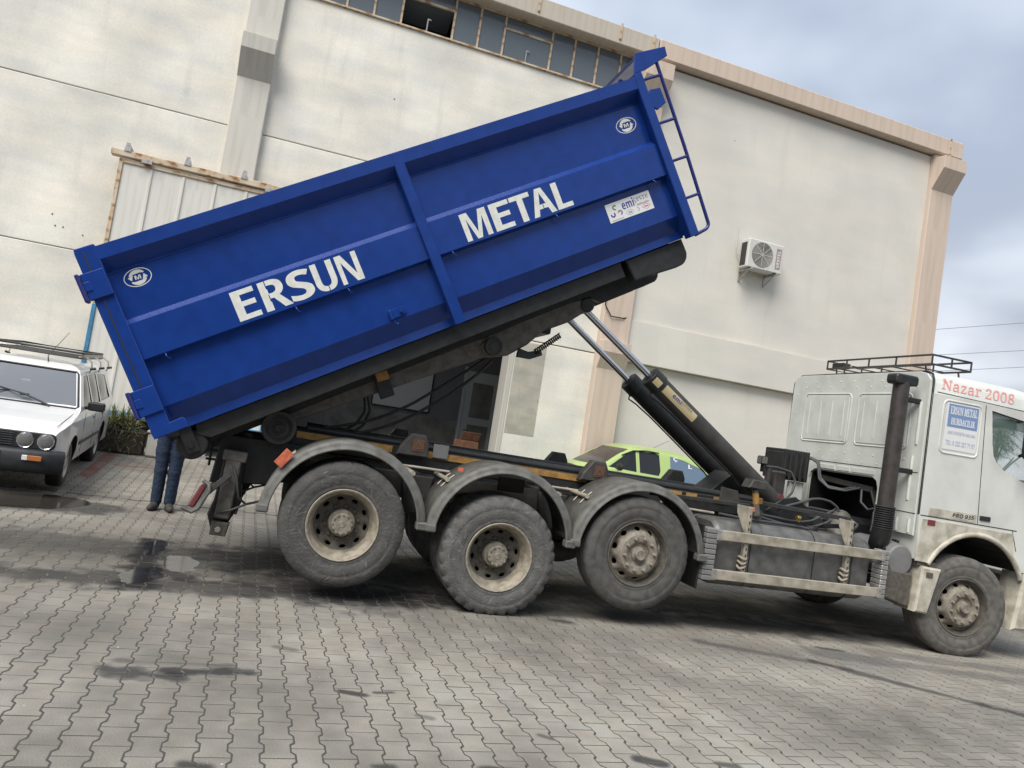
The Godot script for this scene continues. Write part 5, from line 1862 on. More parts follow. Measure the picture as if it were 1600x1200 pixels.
func bake(c: CSGCombiner3D, called: String, parent: Node) -> CSGCombiner3D:
	c.name = called
	parent.add_child(c, true)
	return c

func cab(t: Node) -> void:
	var c := part("cab", t, Vector3.ZERO)
	var m: MB
	const U := CSGShape3D.OPERATION_UNION
	const I := CSGShape3D.OPERATION_INTERSECTION
	const S := CSGShape3D.OPERATION_SUBTRACTION
	var side := PackedVector2Array([Vector2(5.88, 1.42), Vector2(5.865, 2.90), Vector2(5.90, 2.955), Vector2(6.0, 2.985), Vector2(6.6, 2.985), Vector2(7.1, 2.965), Vector2(7.28, 2.92), Vector2(7.4, 2.82), Vector2(7.5, 2.6), Vector2(7.78, 1.95), Vector2(7.93, 1.7), Vector2(7.97, 1.2), Vector2(7.95, 0.96), Vector2(5.92, 0.96)])
	var sect := PackedVector2Array([Vector2(-0.05, 0.2), Vector2(-0.05, 2.72), Vector2(-0.085, 2.84), Vector2(-0.112, 2.89), Vector2(-0.155, 2.935), Vector2(-0.21, 2.965), Vector2(-0.30, 2.985), Vector2(-1.25, 3.0), Vector2(-2.20, 2.985), Vector2(-2.29, 2.965), Vector2(-2.345, 2.935), Vector2(-2.388, 2.89), Vector2(-2.415, 2.84), Vector2(-2.45, 2.72), Vector2(-2.45, 0.2)])
	var SX := Transform3D(Basis(Vector3(0, 0, 1), Vector3(0, 1, 0), Vector3(-1, 0, 0)), Vector3(5.0, 0, 0))
	var g := CSGCombiner3D.new()
	csg_poly(g, side, 2.4, Transform3D(Basis(), Vector3(0, 0, -0.05)), U, M.cab_paint)
	csg_poly(g, sect, 4.0, SX, I, M.cab_paint)
	# seats' room, engine tunnel at the back, wheel arches, side windows, windscreen
	csg_poly(g, PackedVector2Array([Vector2(6.62, 1.5), Vector2(6.62, 2.80), Vector2(7.1, 2.76), Vector2(7.42, 2.5), Vector2(7.7, 1.85), Vector2(7.7, 1.5)]), 2.26, Transform3D(Basis(), Vector3(0, 0, -0.12)), S, M.trim_black)
	var tun := PackedVector2Array([Vector2(-1.86, 1.0)])
	tun.append_array(arc(Vector2(-1.76, 1.64), 0.10, 180, 90, 5))
	tun.append_array(arc(Vector2(-0.78, 1.64), 0.10, 90, 0, 5))
	tun.append(Vector2(-0.68, 1.0))
	csg_poly(g, tun, 0.72, Transform3D(SX.basis, Vector3(5.7, 0, 0)), S, M.black)
	for z in [0.1, -1.75]:
		var a := arc(Vector2(6.68, 0.60), 0.69, -25, 205, 24)
		csg_poly(g, a, 0.85, Transform3D(Basis(), Vector3(0, 0, z)), S, M.black)
	var win := window_outline(0.0)
	csg_poly(g, win, 3.0, Transform3D(Basis(), Vector3(0, 0, 0.2)), S, M.trim_black)
	csg_poly(g, PackedVector2Array([Vector2(-2.28, 1.98), Vector2(-0.20, 1.98), Vector2(-0.26, 2.56), Vector2(-2.22, 2.56)]), 0.9, Transform3D(SX.basis, Vector3(7.3, 0, 0)), S, M.trim_black)
	bake(g, "shell", c)
	# glass a little inside the frames
	for z in [-0.085, -2.42]:
		m = MB.new()
		m.prism(window_outline(0.004), z, z + 0.005)
		put(m, "side_window", M.cab_glass, c)
	m = MB.new()
	m.prism(PackedVector2Array([Vector2(7.52, 2.58), Vector2(7.79, 1.97), Vector2(7.80, 1.975), Vector2(7.53, 2.585)]), -2.3, -0.2)
	put(m, "windscreen", M.cab_glass, c)
	# sun blind in the window top, mirror outside it
	m = MB.new()
	m.prism(PackedVector2Array([Vector2(6.70, 2.62), Vector2(7.30, 2.55), Vector2(7.30, 2.48), Vector2(6.71, 2.53)]), -0.13, -0.10, Transform3D(), 0.004)
	put(m, "window_channel", M.black, c)
	var mir := part("door_mirror", t, Vector3(7.12, 2.42, 0.12))
	m = MB.new()
	m.prism(rounded(-0.09, -0.24, 0.10, 0.20, 0.06), -0.1, 0.1, Transform3D(), 0.03)
	put(m, "housing", M.black_frame, mir)
	m = MB.new()
	m.tube([Vector3(0.0, 0.15, -0.05), Vector3(0.05, 0.2, -0.2)], 0.018, 8)
	m.tube([Vector3(0.0, -0.15, -0.05), Vector3(0.05, -0.2, -0.22)], 0.018, 8)
	put(m, "arm", M.black, mir)
	# shut lines and seams as dark grooves with a lip
	m = MB.new()
	m.bar(Vector3(6.585, 2.70, -0.0495), Vector3(6.655, 1.42, -0.0495), 0.008, 0.004, 0.0005)
	m.bar(Vector3(5.9, 1.425, -0.0495), Vector3(7.2, 1.40, -0.0495), 0.010, 0.004, 0.0005)
	m.bar(Vector3(5.93, 2.742, -0.0535), Vector3(7.3, 2.712, -0.0495), 0.006, 0.006, 0.0005)
	m.bar(Vector3(7.14, 1.40, -0.0495), Vector3(7.22, 1.18, -0.0495), 0.009, 0.004, 0.0005)
	put(m, "shut_line", M.seam, c)
	m = MB.new()
	m.tube([Vector3(5.885, 1.43, -0.06), Vector3(5.872, 2.86, -0.06), Vector3(5.885, 2.93, -0.10), Vector3(5.89, 2.96, -0.18), Vector3(5.89, 2.968, -1.25), Vector3(5.89, 2.96, -2.32), Vector3(5.87, 2.86, -2.44), Vector3(5.88, 1.43, -2.44)], 0.012, 8)
	put(m, "rear_seal", M.black, c)
	# pressed side panel with the owner's notice
	m = MB.new()
	frame_ridge(m, rounded(6.03, 2.115, 6.54, 2.675, 0.06, 5), -0.055, 0.014)
	put(m, "pressed_frame", M.cab_paint, c)
	var n := part("owner_notice", c, Vector3(6.07, 2.15, -0.047))
	m = MB.new()
	m.box(Vector3(0.22, 0.255, 0), Vector3(0.44, 0.50, 0.002), 0.0003)
	put(m, "sheet", M.sticker_white, n)
	m = MB.new()
	m.box(Vector3(0.225, 0.372, 0.0015), Vector3(0.40, 0.245, 0.002), 0.0003)
	put(m, "blue_field", M.print_panel, n)
	var sh := Basis(Vector3(1, 0, 0), Vector3(0, 1, 0), Vector3(0, 0, 1))
	letters("ERSUN METAL", "lettering", n, Transform3D(sh, Vector3(0.05, 0.385, 0.0035)), 0.355, 0.085, M.sticker_white, true)
	letters("HURDACILIK", "lettering", n, Transform3D(sh, Vector3(0.07, 0.275, 0.0035)), 0.32, 0.072, M.sticker_white, true)
	letters("GERİ DÖNÜŞÜM NAK.SAN.", "lettering", n, Transform3D(sh, Vector3(0.045, 0.165, 0.002)), 0.37, 0.05, M.print_pale, false)
	letters("TEL: 0 232 257 71 97", "lettering", n, Transform3D(sh, Vector3(0.03, 0.055, 0.002)), 0.39, 0.052, M.print_pale, false)
	letters("Nazar 2008", "roof_lettering", c, Transform3D(Basis(Vector3(1, -0.02, 0.0058), Vector3(0.0, 0.96, -0.28), Vector3(0.0, 0.28, 0.96)), Vector3(5.99, 2.785, -0.0655)), 0.98, 0.125, M.print_pink, true, false, 0.28)
	m = MB.new()
	m.bar(Vector3(6.0, 1.475, -0.048), Vector3(6.63, 1.468, -0.048), 0.085, 0.004, 0.001)
	put(m, "badge_strip", M.cab_dirty, c)
	letters("PRO 935", "model_lettering", c, Transform3D(Basis(), Vector3(6.31, 1.452, -0.0455)), 0.28, 0.042, M.trim_black, false, true, 0.2)
	m = MB.new()
	m.box(Vector3(6.745, 1.485, -0.045), Vector3(0.14, 0.05, 0.02), 0.008)
	put(m, "door_handle", M.trim_black, c)
	m = MB.new()
	m.box(Vector3(6.045, 1.36, -0.045), Vector3(0.10, 0.06, 0.018), 0.006)
	put(m, "side_marker", M.red_lens, c)
	# wheel arch lip and the lower corner panel
	m = MB.new()
	var pts := []
	for p in arc(Vector2(6.68, 0.60), 0.70, 24, 152, 24):
		pts.append(Vector3(p.x, p.y, -0.045))
	m.tube(pts, [0.028, 0.028, 0.028, 0.028, 0.028, 0.028, 0.028, 0.028, 0.028, 0.028, 0.028, 0.028, 0.028, 0.028, 0.028, 0.028, 0.028, 0.028, 0.028, 0.028, 0.028, 0.028, 0.028, 0.028, 0.028], 10)
	put(m, "arch_lip", M.cab_dirty, c)
	m = MB.new()
	var fen := PackedVector2Array([Vector2(7.16, 1.37), Vector2(5.93, 1.395), Vector2(5.90, 0.945), Vector2(6.10, 0.935)])
	fen.append_array(arc(Vector2(6.68, 0.60), 0.69, 150, 42, 16))
	m.prism(fen, -0.06, -0.042, Transform3D(), 0.005)
	put(m, "corner_panel", M.cab_dirty, c)
	for z in [-0.02, -2.48]:
		var st := part("step_box", c, Vector3.ZERO)
		var zz := [z - 0.32, z + 0.0] if z > -1 else [z, z + 0.32]
		m = MB.new()
		m.prism(PackedVector2Array([Vector2(5.99, 0.90), Vector2(6.24, 0.885), Vector2(6.12, 0.405), Vector2(5.95, 0.42)]), zz[0], zz[1], Transform3D(), 0.02)
		put(m, "skirt", M.cab_dirty, st)
		m = MB.new()
		m.prism(PackedVector2Array([Vector2(5.95, 0.955), Vector2(6.2, 0.94), Vector2(6.2, 0.885), Vector2(5.95, 0.895)]), zz[0] + 0.03, zz[1] - 0.04, Transform3D(), 0.006)
		put(m, "hanger", M.rim_dark, st)
		m = MB.new()
		m.box(Vector3(6.08, 0.815, z + (0.002 if z > -1 else -0.002)), Vector3(0.085, 0.055, 0.012), 0.004)
		put(m, "side_marker", M.rim_dark, st)
		m = MB.new()
		m.prism(PackedVector2Array([Vector2(5.56, 0.83), Vector2(5.955, 0.80), Vector2(5.95, 0.43), Vector2(5.60, 0.52)]), zz[0] + 0.05, zz[1] - 0.08, Transform3D(), 0.02)
		put(m, "battery_box", M.rim_dark, st)
		m = MB.new()
		m.prism(PackedVector2Array([Vector2(7.26, 0.33), Vector2(7.42, 0.33), Vector2(7.95, 0.36), Vector2(8.05, 0.9), Vector2(7.36, 0.95), Vector2(7.31, 0.62)]), zz[0], zz[1], Transform3D(), 0.03)
		put(m, "bumper_corner", M.cab_dirty, st)
	m = MB.new()
	m.box(Vector3(8.0, 0.62, -1.25), Vector3(0.16, 0.5, 1.8), 0.04)
	put(m, "bumper", M.cab_dirty, c)
	m = MB.new()
	m.box(Vector3(7.955, 1.35, -1.25), Vector3(0.06, 0.5, 1.7), 0.02)
	put(m, "grille", M.trim_black, c)
	cab_rear_wall(c)
	# roof rack
	var r := part("roof_rack", c, Vector3.ZERO)
	var x0 := 6.10
	var x1 := 6.64
	for y in [3.085, 3.19]:
		m = MB.new()
		m.tube([Vector3(x0, y, -0.36), Vector3(x0, y, -2.12), Vector3(x1, y, -2.12), Vector3(x1, y, -0.36), Vector3(x0, y, -0.36)], 0.012, 6)
		put(m, "ring_rail", M.exhaust, r)
	for p in [[x0, -0.36], [x0, -0.9], [x0, -1.35], [x0, -1.75], [x0, -2.12], [x1, -0.36], [x1, -0.9], [x1, -1.75], [x1, -2.12], [(x0 + x1) / 2, -0.36], [(x0 + x1) / 2, -2.12]]:
		m = MB.new()
		m.tube([Vector3(p[0], 3.08, p[1]), Vector3(p[0], 3.195, p[1])], 0.011, 6)
		put(m, "upright", M.exhaust, r)
	for p in [[x0 + 0.05, -0.5], [x0 + 0.05, -2.0], [x1 - 0.03, -0.5], [x1 - 0.03, -2.0]]:
		m = MB.new()
		m.tube([Vector3(p[0], 3.085, p[1]), Vector3(p[0] + 0.02, 3.0, p[1]), Vector3(p[0] + 0.02, 2.91, p[1])], 0.011, 6)
		put(m, "foot", M.exhaust, r)
	for z in [-0.7, -1.0, -1.3, -1.6, -1.9]:
		m = MB.new()
		m.tube([Vector3(x0, 3.083, z), Vector3(x1, 3.083, z)], 0.009, 6)
		put(m, "slat", M.exhaust, r)
	m = MB.new()
	m.box(Vector3(x0 + 0.08, 3.13, -1.95), Vector3(0.12, 0.07, 0.22), 0.01)
	put(m, "lamp_housing", M.exhaust, r)

func window_outline(inset: float) -> PackedVector2Array:
	var i := inset
	return PackedVector2Array([Vector2(6.675 - i, 2.655 + i), Vector2(6.73 - i, 2.30), Vector2(6.765 - i, 2.17), Vector2(6.83 - i, 2.085 - i), Vector2(6.94, 2.025 - i), Vector2(7.25, 1.925 - i), Vector2(7.55 + i, 1.90 - i), Vector2(7.53 + i, 2.2), Vector2(7.38 + i, 2.58 + i)])

func frame_ridge(m: MB, p: PackedVector2Array, z: float, r: float) -> void:
	var pts := []
	for v in p:
		pts.append(Vector3(v.x, v.y, z))
	pts.append(pts[0])
	m.tube(pts, r, 8, false)

# pressed steel back of the cab: two swaged fields, dimples, vertical swages
func cab_rear_wall(c: Node) -> void:
	var w := part("rear_wall", c, Vector3(5.862, 0, 0))
	var m := MB.new()
	# outer sheet with the tunnel cut out of it; local x is across (z of the truck)
	var sheet := PackedVector2Array([Vector2(-2.43, 1.43), Vector2(-2.42, 2.86), Vector2(-2.36, 2.93), Vector2(-2.26, 2.955), Vector2(-0.24, 2.955), Vector2(-0.14, 2.93), Vector2(-0.08, 2.86), Vector2(-0.07, 1.20), Vector2(-0.66, 1.20), Vector2(-0.66, 1.63), Vector2(-0.69, 1.71), Vector2(-0.77, 1.755), Vector2(-1.77, 1.755), Vector2(-1.85, 1.71), Vector2(-1.88, 1.63), Vector2(-1.88, 1.30), Vector2(-2.40, 1.30)])
	var X := Transform3D(Basis(Vector3(0, 0, 1), Vector3(0, 1, 0), Vector3(-1, 0, 0)), Vector3.ZERO)
	m.prism(sheet, -0.012, 0.012, X, 0.004)
	put(m, "sheet", M.cab_rear, w)
	for f in [[-2.13, -1.26], [-1.13, -0.30]]:
		m = MB.new()
		var q := rounded(f[0], 2.10, f[1], 2.71, 0.06, 5)
		var pts := []
		for v in q:
			pts.append(Vector3(-0.012, v.y, v.x))
		pts.append(pts[0])
		m.tube(pts, 0.009, 8, false)
		put(m, "swage_frame", M.cab_rear, w)
		m = MB.new()
		m.box(Vector3(-0.013, 2.405, (f[0] + f[1]) / 2), Vector3(0.012, 0.56, absf(f[1] - f[0]) - 0.06), 0.005)
		put(m, "field", M.cab_rear, w)
		for k in 4:
			var z := lerpf(f[0], f[1], (k + 0.5) / 4.0)
			m = MB.new()
			m.tube([Vector3(-0.018, 2.18, z), Vector3(-0.021, 2.22, z), Vector3(-0.021, 2.58, z), Vector3(-0.018, 2.62, z)], 0.007, 6)
			put(m, "swage", M.cab_rear, w)
			for y in [2.14, 2.665]:
				dimple(w, z, y)
	for k in 9:
		var z := -2.2 + k * 0.235
		dimple(w, z, 2.86)
		dimple(w, z + 0.06, 2.79)
		if k > 0 and k < 9:
			dimple(w, z, 1.99)
			dimple(w, z + 0.07, 1.90)
	for y in [1.6, 1.75, 1.9, 2.2, 2.45, 2.7]:
		dimple(w, -2.32, y)
	for q in [[-0.17, 2.16, 2.62], [-0.20, 1.56, 2.03], [-0.42, 1.56, 2.03], [-0.31, 1.22, 1.36], [-0.14, 1.22, 1.36]]:
		m = MB.new()
		m.tube([Vector3(-0.009, q[1], q[0]), Vector3(-0.014, q[1] + 0.04, q[0]), Vector3(-0.014, q[2] - 0.04, q[0]), Vector3(-0.009, q[2], q[0])], 0.016, 8)
		put(m, "swage", M.cab_rear, w)
	m = MB.new()
	m.box(Vector3(-0.013, 1.86, -1.2), Vector3(0.005, 0.008, 2.2), 0.001)
	m.box(Vector3(-0.013, 1.43, -0.36), Vector3(0.005, 0.008, 0.58), 0.001)
	put(m, "seam", M.seam, w)
	for q in [[-1.72, -1.40], [-1.36, -1.14], [-1.10, -0.72]]:
		m = MB.new()
		m.box(Vector3(-0.014, 1.80, (q[0] + q[1]) / 2), Vector3(0.012, 0.055, q[1] - q[0]), 0.006)
		put(m, "swage", M.cab_rear, w)
	# rod and gear linkage in the dark tunnel
	m = MB.new()
	m.bar(Vector3(0.06, 1.66, -1.75), Vector3(0.10, 1.60, -0.85), 0.07, 0.03, 0.008)
	m.bar(Vector3(0.10, 1.60, -0.86), Vector3(0.12, 1.30, -0.72), 0.06, 0.03, 0.008)
	put(m, "linkage", M.dusty_black, w)

func dimple(w: Node, z: float, y: float) -> void:
	if not T.has("dimple_mesh"):
		var m := MB.new()
		m.lathe([Vector2(0.013, 0.0), Vector2(0.010, 0.003), Vector2(0.006, 0.005), Vector2(0.0, 0.006)], Transform3D(), 10)
		T.dimple_mesh = m.mesh()
	place(T.dimple_mesh, "dimple", M.cab_rear, w, Transform3D(Basis(Vector3(0, 0, 1), Vector3(0, 1, 0), Vector3(-1, 0, 0)), Vector3(-0.011, y, z)))

# ---------------------------------------------------------------- parked cars
# local frame of a car: front at z = 0, rear at -z, x to its right when seen from the front; outlines are (distance from the front, height)
func car_shell(parent: Node, side: PackedVector2Array, half: PackedVector2Array, plan: PackedVector2Array, length: float, paint: Material, windows: Array, screen: PackedVector2Array, screen_depth: Vector2, room: PackedVector2Array, room_depth: Vector2, axles: Array, arch_r: float, soft: bool) -> void:
	const U := CSGShape3D.OPERATION_UNION
	const I := CSGShape3D.OPERATION_INTERSECTION
	const S := CSGShape3D.OPERATION_SUBTRACTION
	var ZX := Basis(Vector3(0, 0, -1), Vector3(0, 1, 0), Vector3(1, 0, 0))
	var g := CSGCombiner3D.new()
	csg_poly(g, side, 2.0, Transform3D(ZX, Vector3(1.0, 0, 0)), U, paint, soft)
	var front := PackedVector2Array()
	for p in half:
		front.append(p)
	for i in range(half.size() - 1, -1, -1):
		if half[i].x > 0.001:
			front.append(Vector2(-half[i].x, half[i].y))
	csg_poly(g, front, length + 1.0, Transform3D(Basis(), Vector3(0, 0, 0.5)), I, paint, soft)
	var top := PackedVector2Array()
	for p in plan:
		top.append(Vector2(p.y, p.x))
	for i in range(plan.size() - 1, -1, -1):
		top.append(Vector2(-plan[i].y, plan[i].x))
	csg_poly(g, top, 3.0, Transform3D(Basis(Vector3(1, 0, 0), Vector3(0, 0, -1), Vector3(0, 1, 0)), Vector3(0, 2.5, 0)), I, paint, soft)
	csg_poly(g, room, room_depth.y - room_depth.x, Transform3D(Basis(), Vector3(0, 0, -room_depth.x)), S, M.trim_black)
	csg_poly(g, screen, screen_depth.y - screen_depth.x, Transform3D(Basis(), Vector3(0, 0, -screen_depth.x)), S, M.trim_black)
	for w in windows:
		csg_poly(g, w, 2.4, Transform3D(ZX, Vector3(1.2, 0, 0)), S, M.trim_black)
	for a in axles:
		csg_poly(g, arc(Vector2(a, 0.30), arch_r, 0, 345, 24), 2.4, Transform3D(ZX, Vector3(1.2, 0, 0)), S, M.trim_black)
	# keep a floor between the arches
	csg_poly(g, PackedVector2Array([Vector2(-0.55, 0.28), Vector2(0.55, 0.28), Vector2(0.55, 0.52), Vector2(-0.55, 0.52)]), length - 0.5, Transform3D(Basis(), Vector3(0, 0, -0.25)), U, M.trim_black)
	bake(g, "body", parent)

func car_wheel(parent: Node, at: Vector3, r: float) -> void:
	var w := part("wheel", parent, at)
	w.rotation.y = PI / 2 if at.x > 0 else -PI / 2
	var m := MB.new()
	m.lathe([Vector2(r * 0.60, -0.01), Vector2(r * 0.64, 0.0), Vector2(r * 0.86, 0.004), Vector2(r * 0.97, -0.015), Vector2(r, -0.03), Vector2(r, -0.14), Vector2(r * 0.96, -0.165), Vector2(r * 0.6, -0.16)], Transform3D(), 40)
	put(m, "tyre", M.trim_black, w)
	m = MB.new()
	m.lathe([Vector2(r * 0.62, -0.012), Vector2(r * 0.58, -0.004), Vector2(r * 0.52, -0.03), Vector2(r * 0.3, -0.02), Vector2(r * 0.22, -0.005), Vector2(0, 0.0)], Transform3D(), 32)
	put(m, "rim", M.galvanised, w)

func pane(parent: Node, called: String, p: Array, material: Material) -> void:
	var m := MB.new()
	m.smooth()
	# a slightly bowed sheet between four corners
	var n := 8
	var nrm: Vector3 = (p[1] - p[0]).cross(p[3] - p[0]).normalized()
	var rows := []
	for i in n + 1:
		var row := []
		for j in n + 1:
			var u := float(j) / n
			var v := float(i) / n
			var q: Vector3 = (p[0] as Vector3).lerp(p[1], u).lerp((p[3] as Vector3).lerp(p[2], u), v)
			row.append(q + nrm * 0.02 * sin(PI * u) * sin(PI * v))
		rows.append(row)
	m.skin(rows)
	put(m, called, material, parent)

func make_cars() -> void:
	white_wagon()
	lime_car()

func white_wagon() -> void:
	var c := thing("parked_car", "white old estate car with roof rack parked in front of the factory wall", "car", Vector3(-3.94, 0.02, -3.52))
	c.transform.basis = (Basis(Vector3.UP, 0.10) * Basis(Vector3.RIGHT, 0.028)).scaled_local(Vector3.ONE * 1.06)
	var side := PackedVector2Array([Vector2(0.03, 0.28), Vector2(0.0, 0.5), Vector2(0.0, 0.66), Vector2(0.03, 0.71), Vector2(0.1, 0.745), Vector2(0.4, 0.80), Vector2(0.8, 0.85), Vector2(1.16, 0.905), Vector2(1.68, 1.345), Vector2(1.80, 1.40), Vector2(2.0, 1.43), Vector2(3.0, 1.45), Vector2(3.8, 1.42), Vector2(4.05, 1.38), Vector2(4.15, 1.31), Vector2(4.30, 0.92), Vector2(4.34, 0.7), Vector2(4.35, 0.4), Vector2(4.25, 0.27), Vector2(0.2, 0.24)])
	var half := PackedVector2Array([Vector2(0.70, 0.2), Vector2(0.77, 0.28), Vector2(0.80, 0.42), Vector2(0.815, 0.58), Vector2(0.812, 0.70), Vector2(0.80, 0.80), Vector2(0.775, 0.885), Vector2(0.765, 0.91), Vector2(0.635, 1.30), Vector2(0.60, 1.365), Vector2(0.54, 1.405), Vector2(0.44, 1.43), Vector2(0.25, 1.448), Vector2(0.0, 1.452)])
	var plan := PackedVector2Array([Vector2(-0.02, 0.69), Vector2(0.03, 0.735), Vector2(0.12, 0.77), Vector2(0.4, 0.80), Vector2(0.9, 0.815), Vector2(3.4, 0.815), Vector2(4.0, 0.79), Vector2(4.25, 0.76), Vector2(4.4, 0.70)])
	var win := [PackedVector2Array([Vector2(1.42, 0.925), Vector2(1.83, 1.305), Vector2(2.16, 1.315), Vector2(2.16, 0.925)]), PackedVector2Array([Vector2(2.24, 0.925), Vector2(2.24, 1.318), Vector2(2.93, 1.32), Vector2(2.93, 0.925)]), PackedVector2Array([Vector2(3.03, 0.93), Vector2(3.03, 1.318), Vector2(3.83, 1.29), Vector2(3.98, 0.95)])]
	car_shell(c, side, half, plan, 4.4, M.white_car, win, PackedVector2Array([Vector2(-0.70, 0.945), Vector2(0.70, 0.945), Vector2(0.575, 1.32), Vector2(-0.575, 1.32)]), Vector2(1.0, 1.80), PackedVector2Array([Vector2(-0.72, 0.45), Vector2(0.72, 0.45), Vector2(0.72, 0.86), Vector2(0.565, 1.35), Vector2(-0.565, 1.35), Vector2(-0.72, 0.86)]), Vector2(1.32, 4.1), [0.76, 3.2], 0.335, false)
	pane(c, "windscreen", [Vector3(-0.715, 0.925, -1.185), Vector3(0.715, 0.925, -1.185), Vector3(0.588, 1.335, -1.67), Vector3(-0.588, 1.335, -1.67)], M.sky_reflection_glass)
	for s in [1.0, -1.0]:
		for q in [[1.42, 1.83, 2.16], [2.24, 2.24, 2.93], [3.03, 3.03, 3.9]]:
			pane(c, "side_window", [Vector3(s * 0.752, 0.92, -q[0]), Vector3(s * 0.752, 0.92, -q[2]), Vector3(s * 0.622, 1.32, -q[2]), Vector3(s * 0.622, 1.32, -q[1])], M.tinted_glass)
	var m := MB.new()
	m.tube([Vector3(-0.72, 0.915, -1.175), Vector3(0.70, 0.915, -1.175), Vector3(0.725, 0.94, -1.20), Vector3(0.60, 1.325, -1.66), Vector3(0.57, 1.35, -1.69), Vector3(-0.57, 1.35, -1.69)], 0.014, 6)
	put(m, "screen_seal", M.trim_black, c)
	for q in [[Vector3(-0.62, 0.905, -1.12), Vector3(-0.05, 1.03, -1.29)], [Vector3(0.42, 0.915, -1.13), Vector3(-0.17, 1.055, -1.305)]]:
		var wp := part("wiper", c, Vector3.ZERO)
		m = MB.new()
		m.tube([q[0], (q[0] + q[1]) * 0.5 + Vector3(0, 0.03, 0.04), q[1]], [0.013, 0.011, 0.007], 6)
		m.box((q[0] + q[1]) * 0.5 + Vector3(0.0, 0.025, 0.03), Vector3(0.10, 0.03, 0.03), 0.008)
		put(m, "arm_and_blade", M.trim_black, wp)
	# face: black panel, slatted grille, twin round lamps
	m = MB.new()
	m.prism(rounded(-0.74, 0.515, 0.74, 0.695, 0.06, 5), -0.02, 0.028, Transform3D(), 0.008)
	put(m, "front_panel", M.trim_black, c)
	for k in 6:
		m = MB.new()
		m.box(Vector3(0, 0.54 + k * 0.025, 0.032), Vector3(0.66, 0.008, 0.012), 0.002)
		put(m, "grille_slat", M.bumper, c)
	for k in 7:
		m = MB.new()
		m.box(Vector3(-0.3 + k * 0.1, 0.605, 0.03), Vector3(0.008, 0.14, 0.012), 0.002)
		put(m, "grille_bar", M.bumper, c)
	for x in [-0.64, -0.44, 0.44, 0.64]:
		var h := part("headlamp", c, Vector3(x, 0.605, 0.02))
		m = MB.new()
		m.lathe([Vector2(0.0, -0.035), Vector2(0.03, -0.03), Vector2(0.06, -0.012), Vector2(0.078, 0.012), Vector2(0.084, 0.016), Vector2(0.088, 0.01)], Transform3D(), 28)
		put(m, "reflector", M.mirror_metal, h)
		m = MB.new()
		m.lathe([Vector2(0.08, 0.014), Vector2(0.06, 0.026), Vector2(0.03, 0.033), Vector2(0.0, 0.035)], Transform3D(), 28)
		put(m, "lens", M.lamp_glass, h)
	var b := part("front_bumper", c, Vector3.ZERO)
	m = MB.new()
	m.smooth()
	var rings := []
	for i in 21:
		var k := lerpf(-1.0, 1.0, i / 20.0)
		var x := 0.835 * k
		var z := 0.10 - 0.14 * pow(absf(k), 5.0)
		var ring := []
		for p in [Vector2(0.0, 0.505), Vector2(0.035, 0.50), Vector2(0.05, 0.47), Vector2(0.05, 0.40), Vector2(0.045, 0.36), Vector2(0.03, 0.29), Vector2(-0.02, 0.25), Vector2(-0.1, 0.26), Vector2(-0.1, 0.5)]:
			ring.append(Vector3(x + signf(k) * p.x * absf(k) * 0.3, p.y, z + p.x - 0.03))
		rings.append(ring)
	m.skin(rings, true)
	m.flat()
	m.face(rings[0], Vector3.LEFT)
	m.face(rings[-1], Vector3.RIGHT)
	put(m, "beam", M.bumper, b)
	for s in [1.0, -1.0]:
		m = MB.new()
		m.box(Vector3(s * 0.58, 0.425, 0.118), Vector3(0.13, 0.055, 0.02), 0.005, Basis(Vector3.UP, s * 0.06))
		put(m, "indicator", M.amber, b)
		m = MB.new()
		m.box(Vector3(s * 0.485, 0.425, 0.122), Vector3(0.055, 0.055, 0.02), 0.005)
		put(m, "side_light", M.sticker_white, b)
	m = MB.new()
	m.box(Vector3(0.0, 0.43, 0.125), Vector3(0.5, 0.10, 0.006), 0.002)
	put(m, "number_plate", M.bumper, b)
	for x in [-0.77, 0.77]:
		for z in [-0.76, -3.2]:
			car_wheel(c, Vector3(x, 0.285, z), 0.285)
		m = MB.new()
		m.box(Vector3(x * 1.05, 0.50, -1.98), Vector3(0.02, 0.045, 1.65), 0.006)
		put(m, "rubbing_strip", M.bumper, c)
		m = MB.new()
		m.box(Vector3(x * 1.035, 0.76, -2.12), Vector3(0.03, 0.025, 0.11), 0.008)
		m.box(Vector3(x * 1.035, 0.76, -2.98), Vector3(0.03, 0.025, 0.11), 0.008)
		put(m, "door_handle", M.trim_black, c)
		m = MB.new()
		m.box(Vector3(x * 1.0555, 0.62, -1.30), Vector3(0.004, 0.5, 0.006), 0.001)
		m.box(Vector3(x * 1.0555, 0.62, -2.21), Vector3(0.004, 0.5, 0.006), 0.001)
		m.box(Vector3(x * 1.0555, 0.62, -2.98), Vector3(0.004, 0.5, 0.006), 0.001)
		put(m, "door_gap", M.seam, c)
		m = MB.new()
		m.box(Vector3(x * 1.055, 0.545, -1.18), Vector3(0.012, 0.02, 0.045), 0.004)
		put(m, "side_repeater", M.amber, c)
		var mi := part("door_mirror", c, Vector3(x * 1.16, 0.95, -1.50))
		m = MB.new()
		m.box(Vector3.ZERO, Vector3(0.2, 0.115, 0.09), 0.025)
		m.box(Vector3(-signf(x) * 0.1, -0.03, 0.0), Vector3(0.08, 0.04, 0.04), 0.01)
		put(m, "housing", M.trim_black, mi)
	m = MB.new()
	m.bar(Vector3(-0.70, 0.772, -0.14), Vector3(-0.73, 0.89, -1.10), 0.004, 0.006, 0.001)
	m.bar(Vector3(0.70, 0.772, -0.14), Vector3(0.73, 0.89, -1.10), 0.004, 0.006, 0.001)
	put(m, "bonnet_gap", M.seam, c)
	m = MB.new()
	m.tube([Vector3(0.18, 1.43, -1.95), Vector3(0.16, 1.50, -1.98), Vector3(0.30, 1.85, -2.35)], [0.012, 0.005, 0.003], 6)
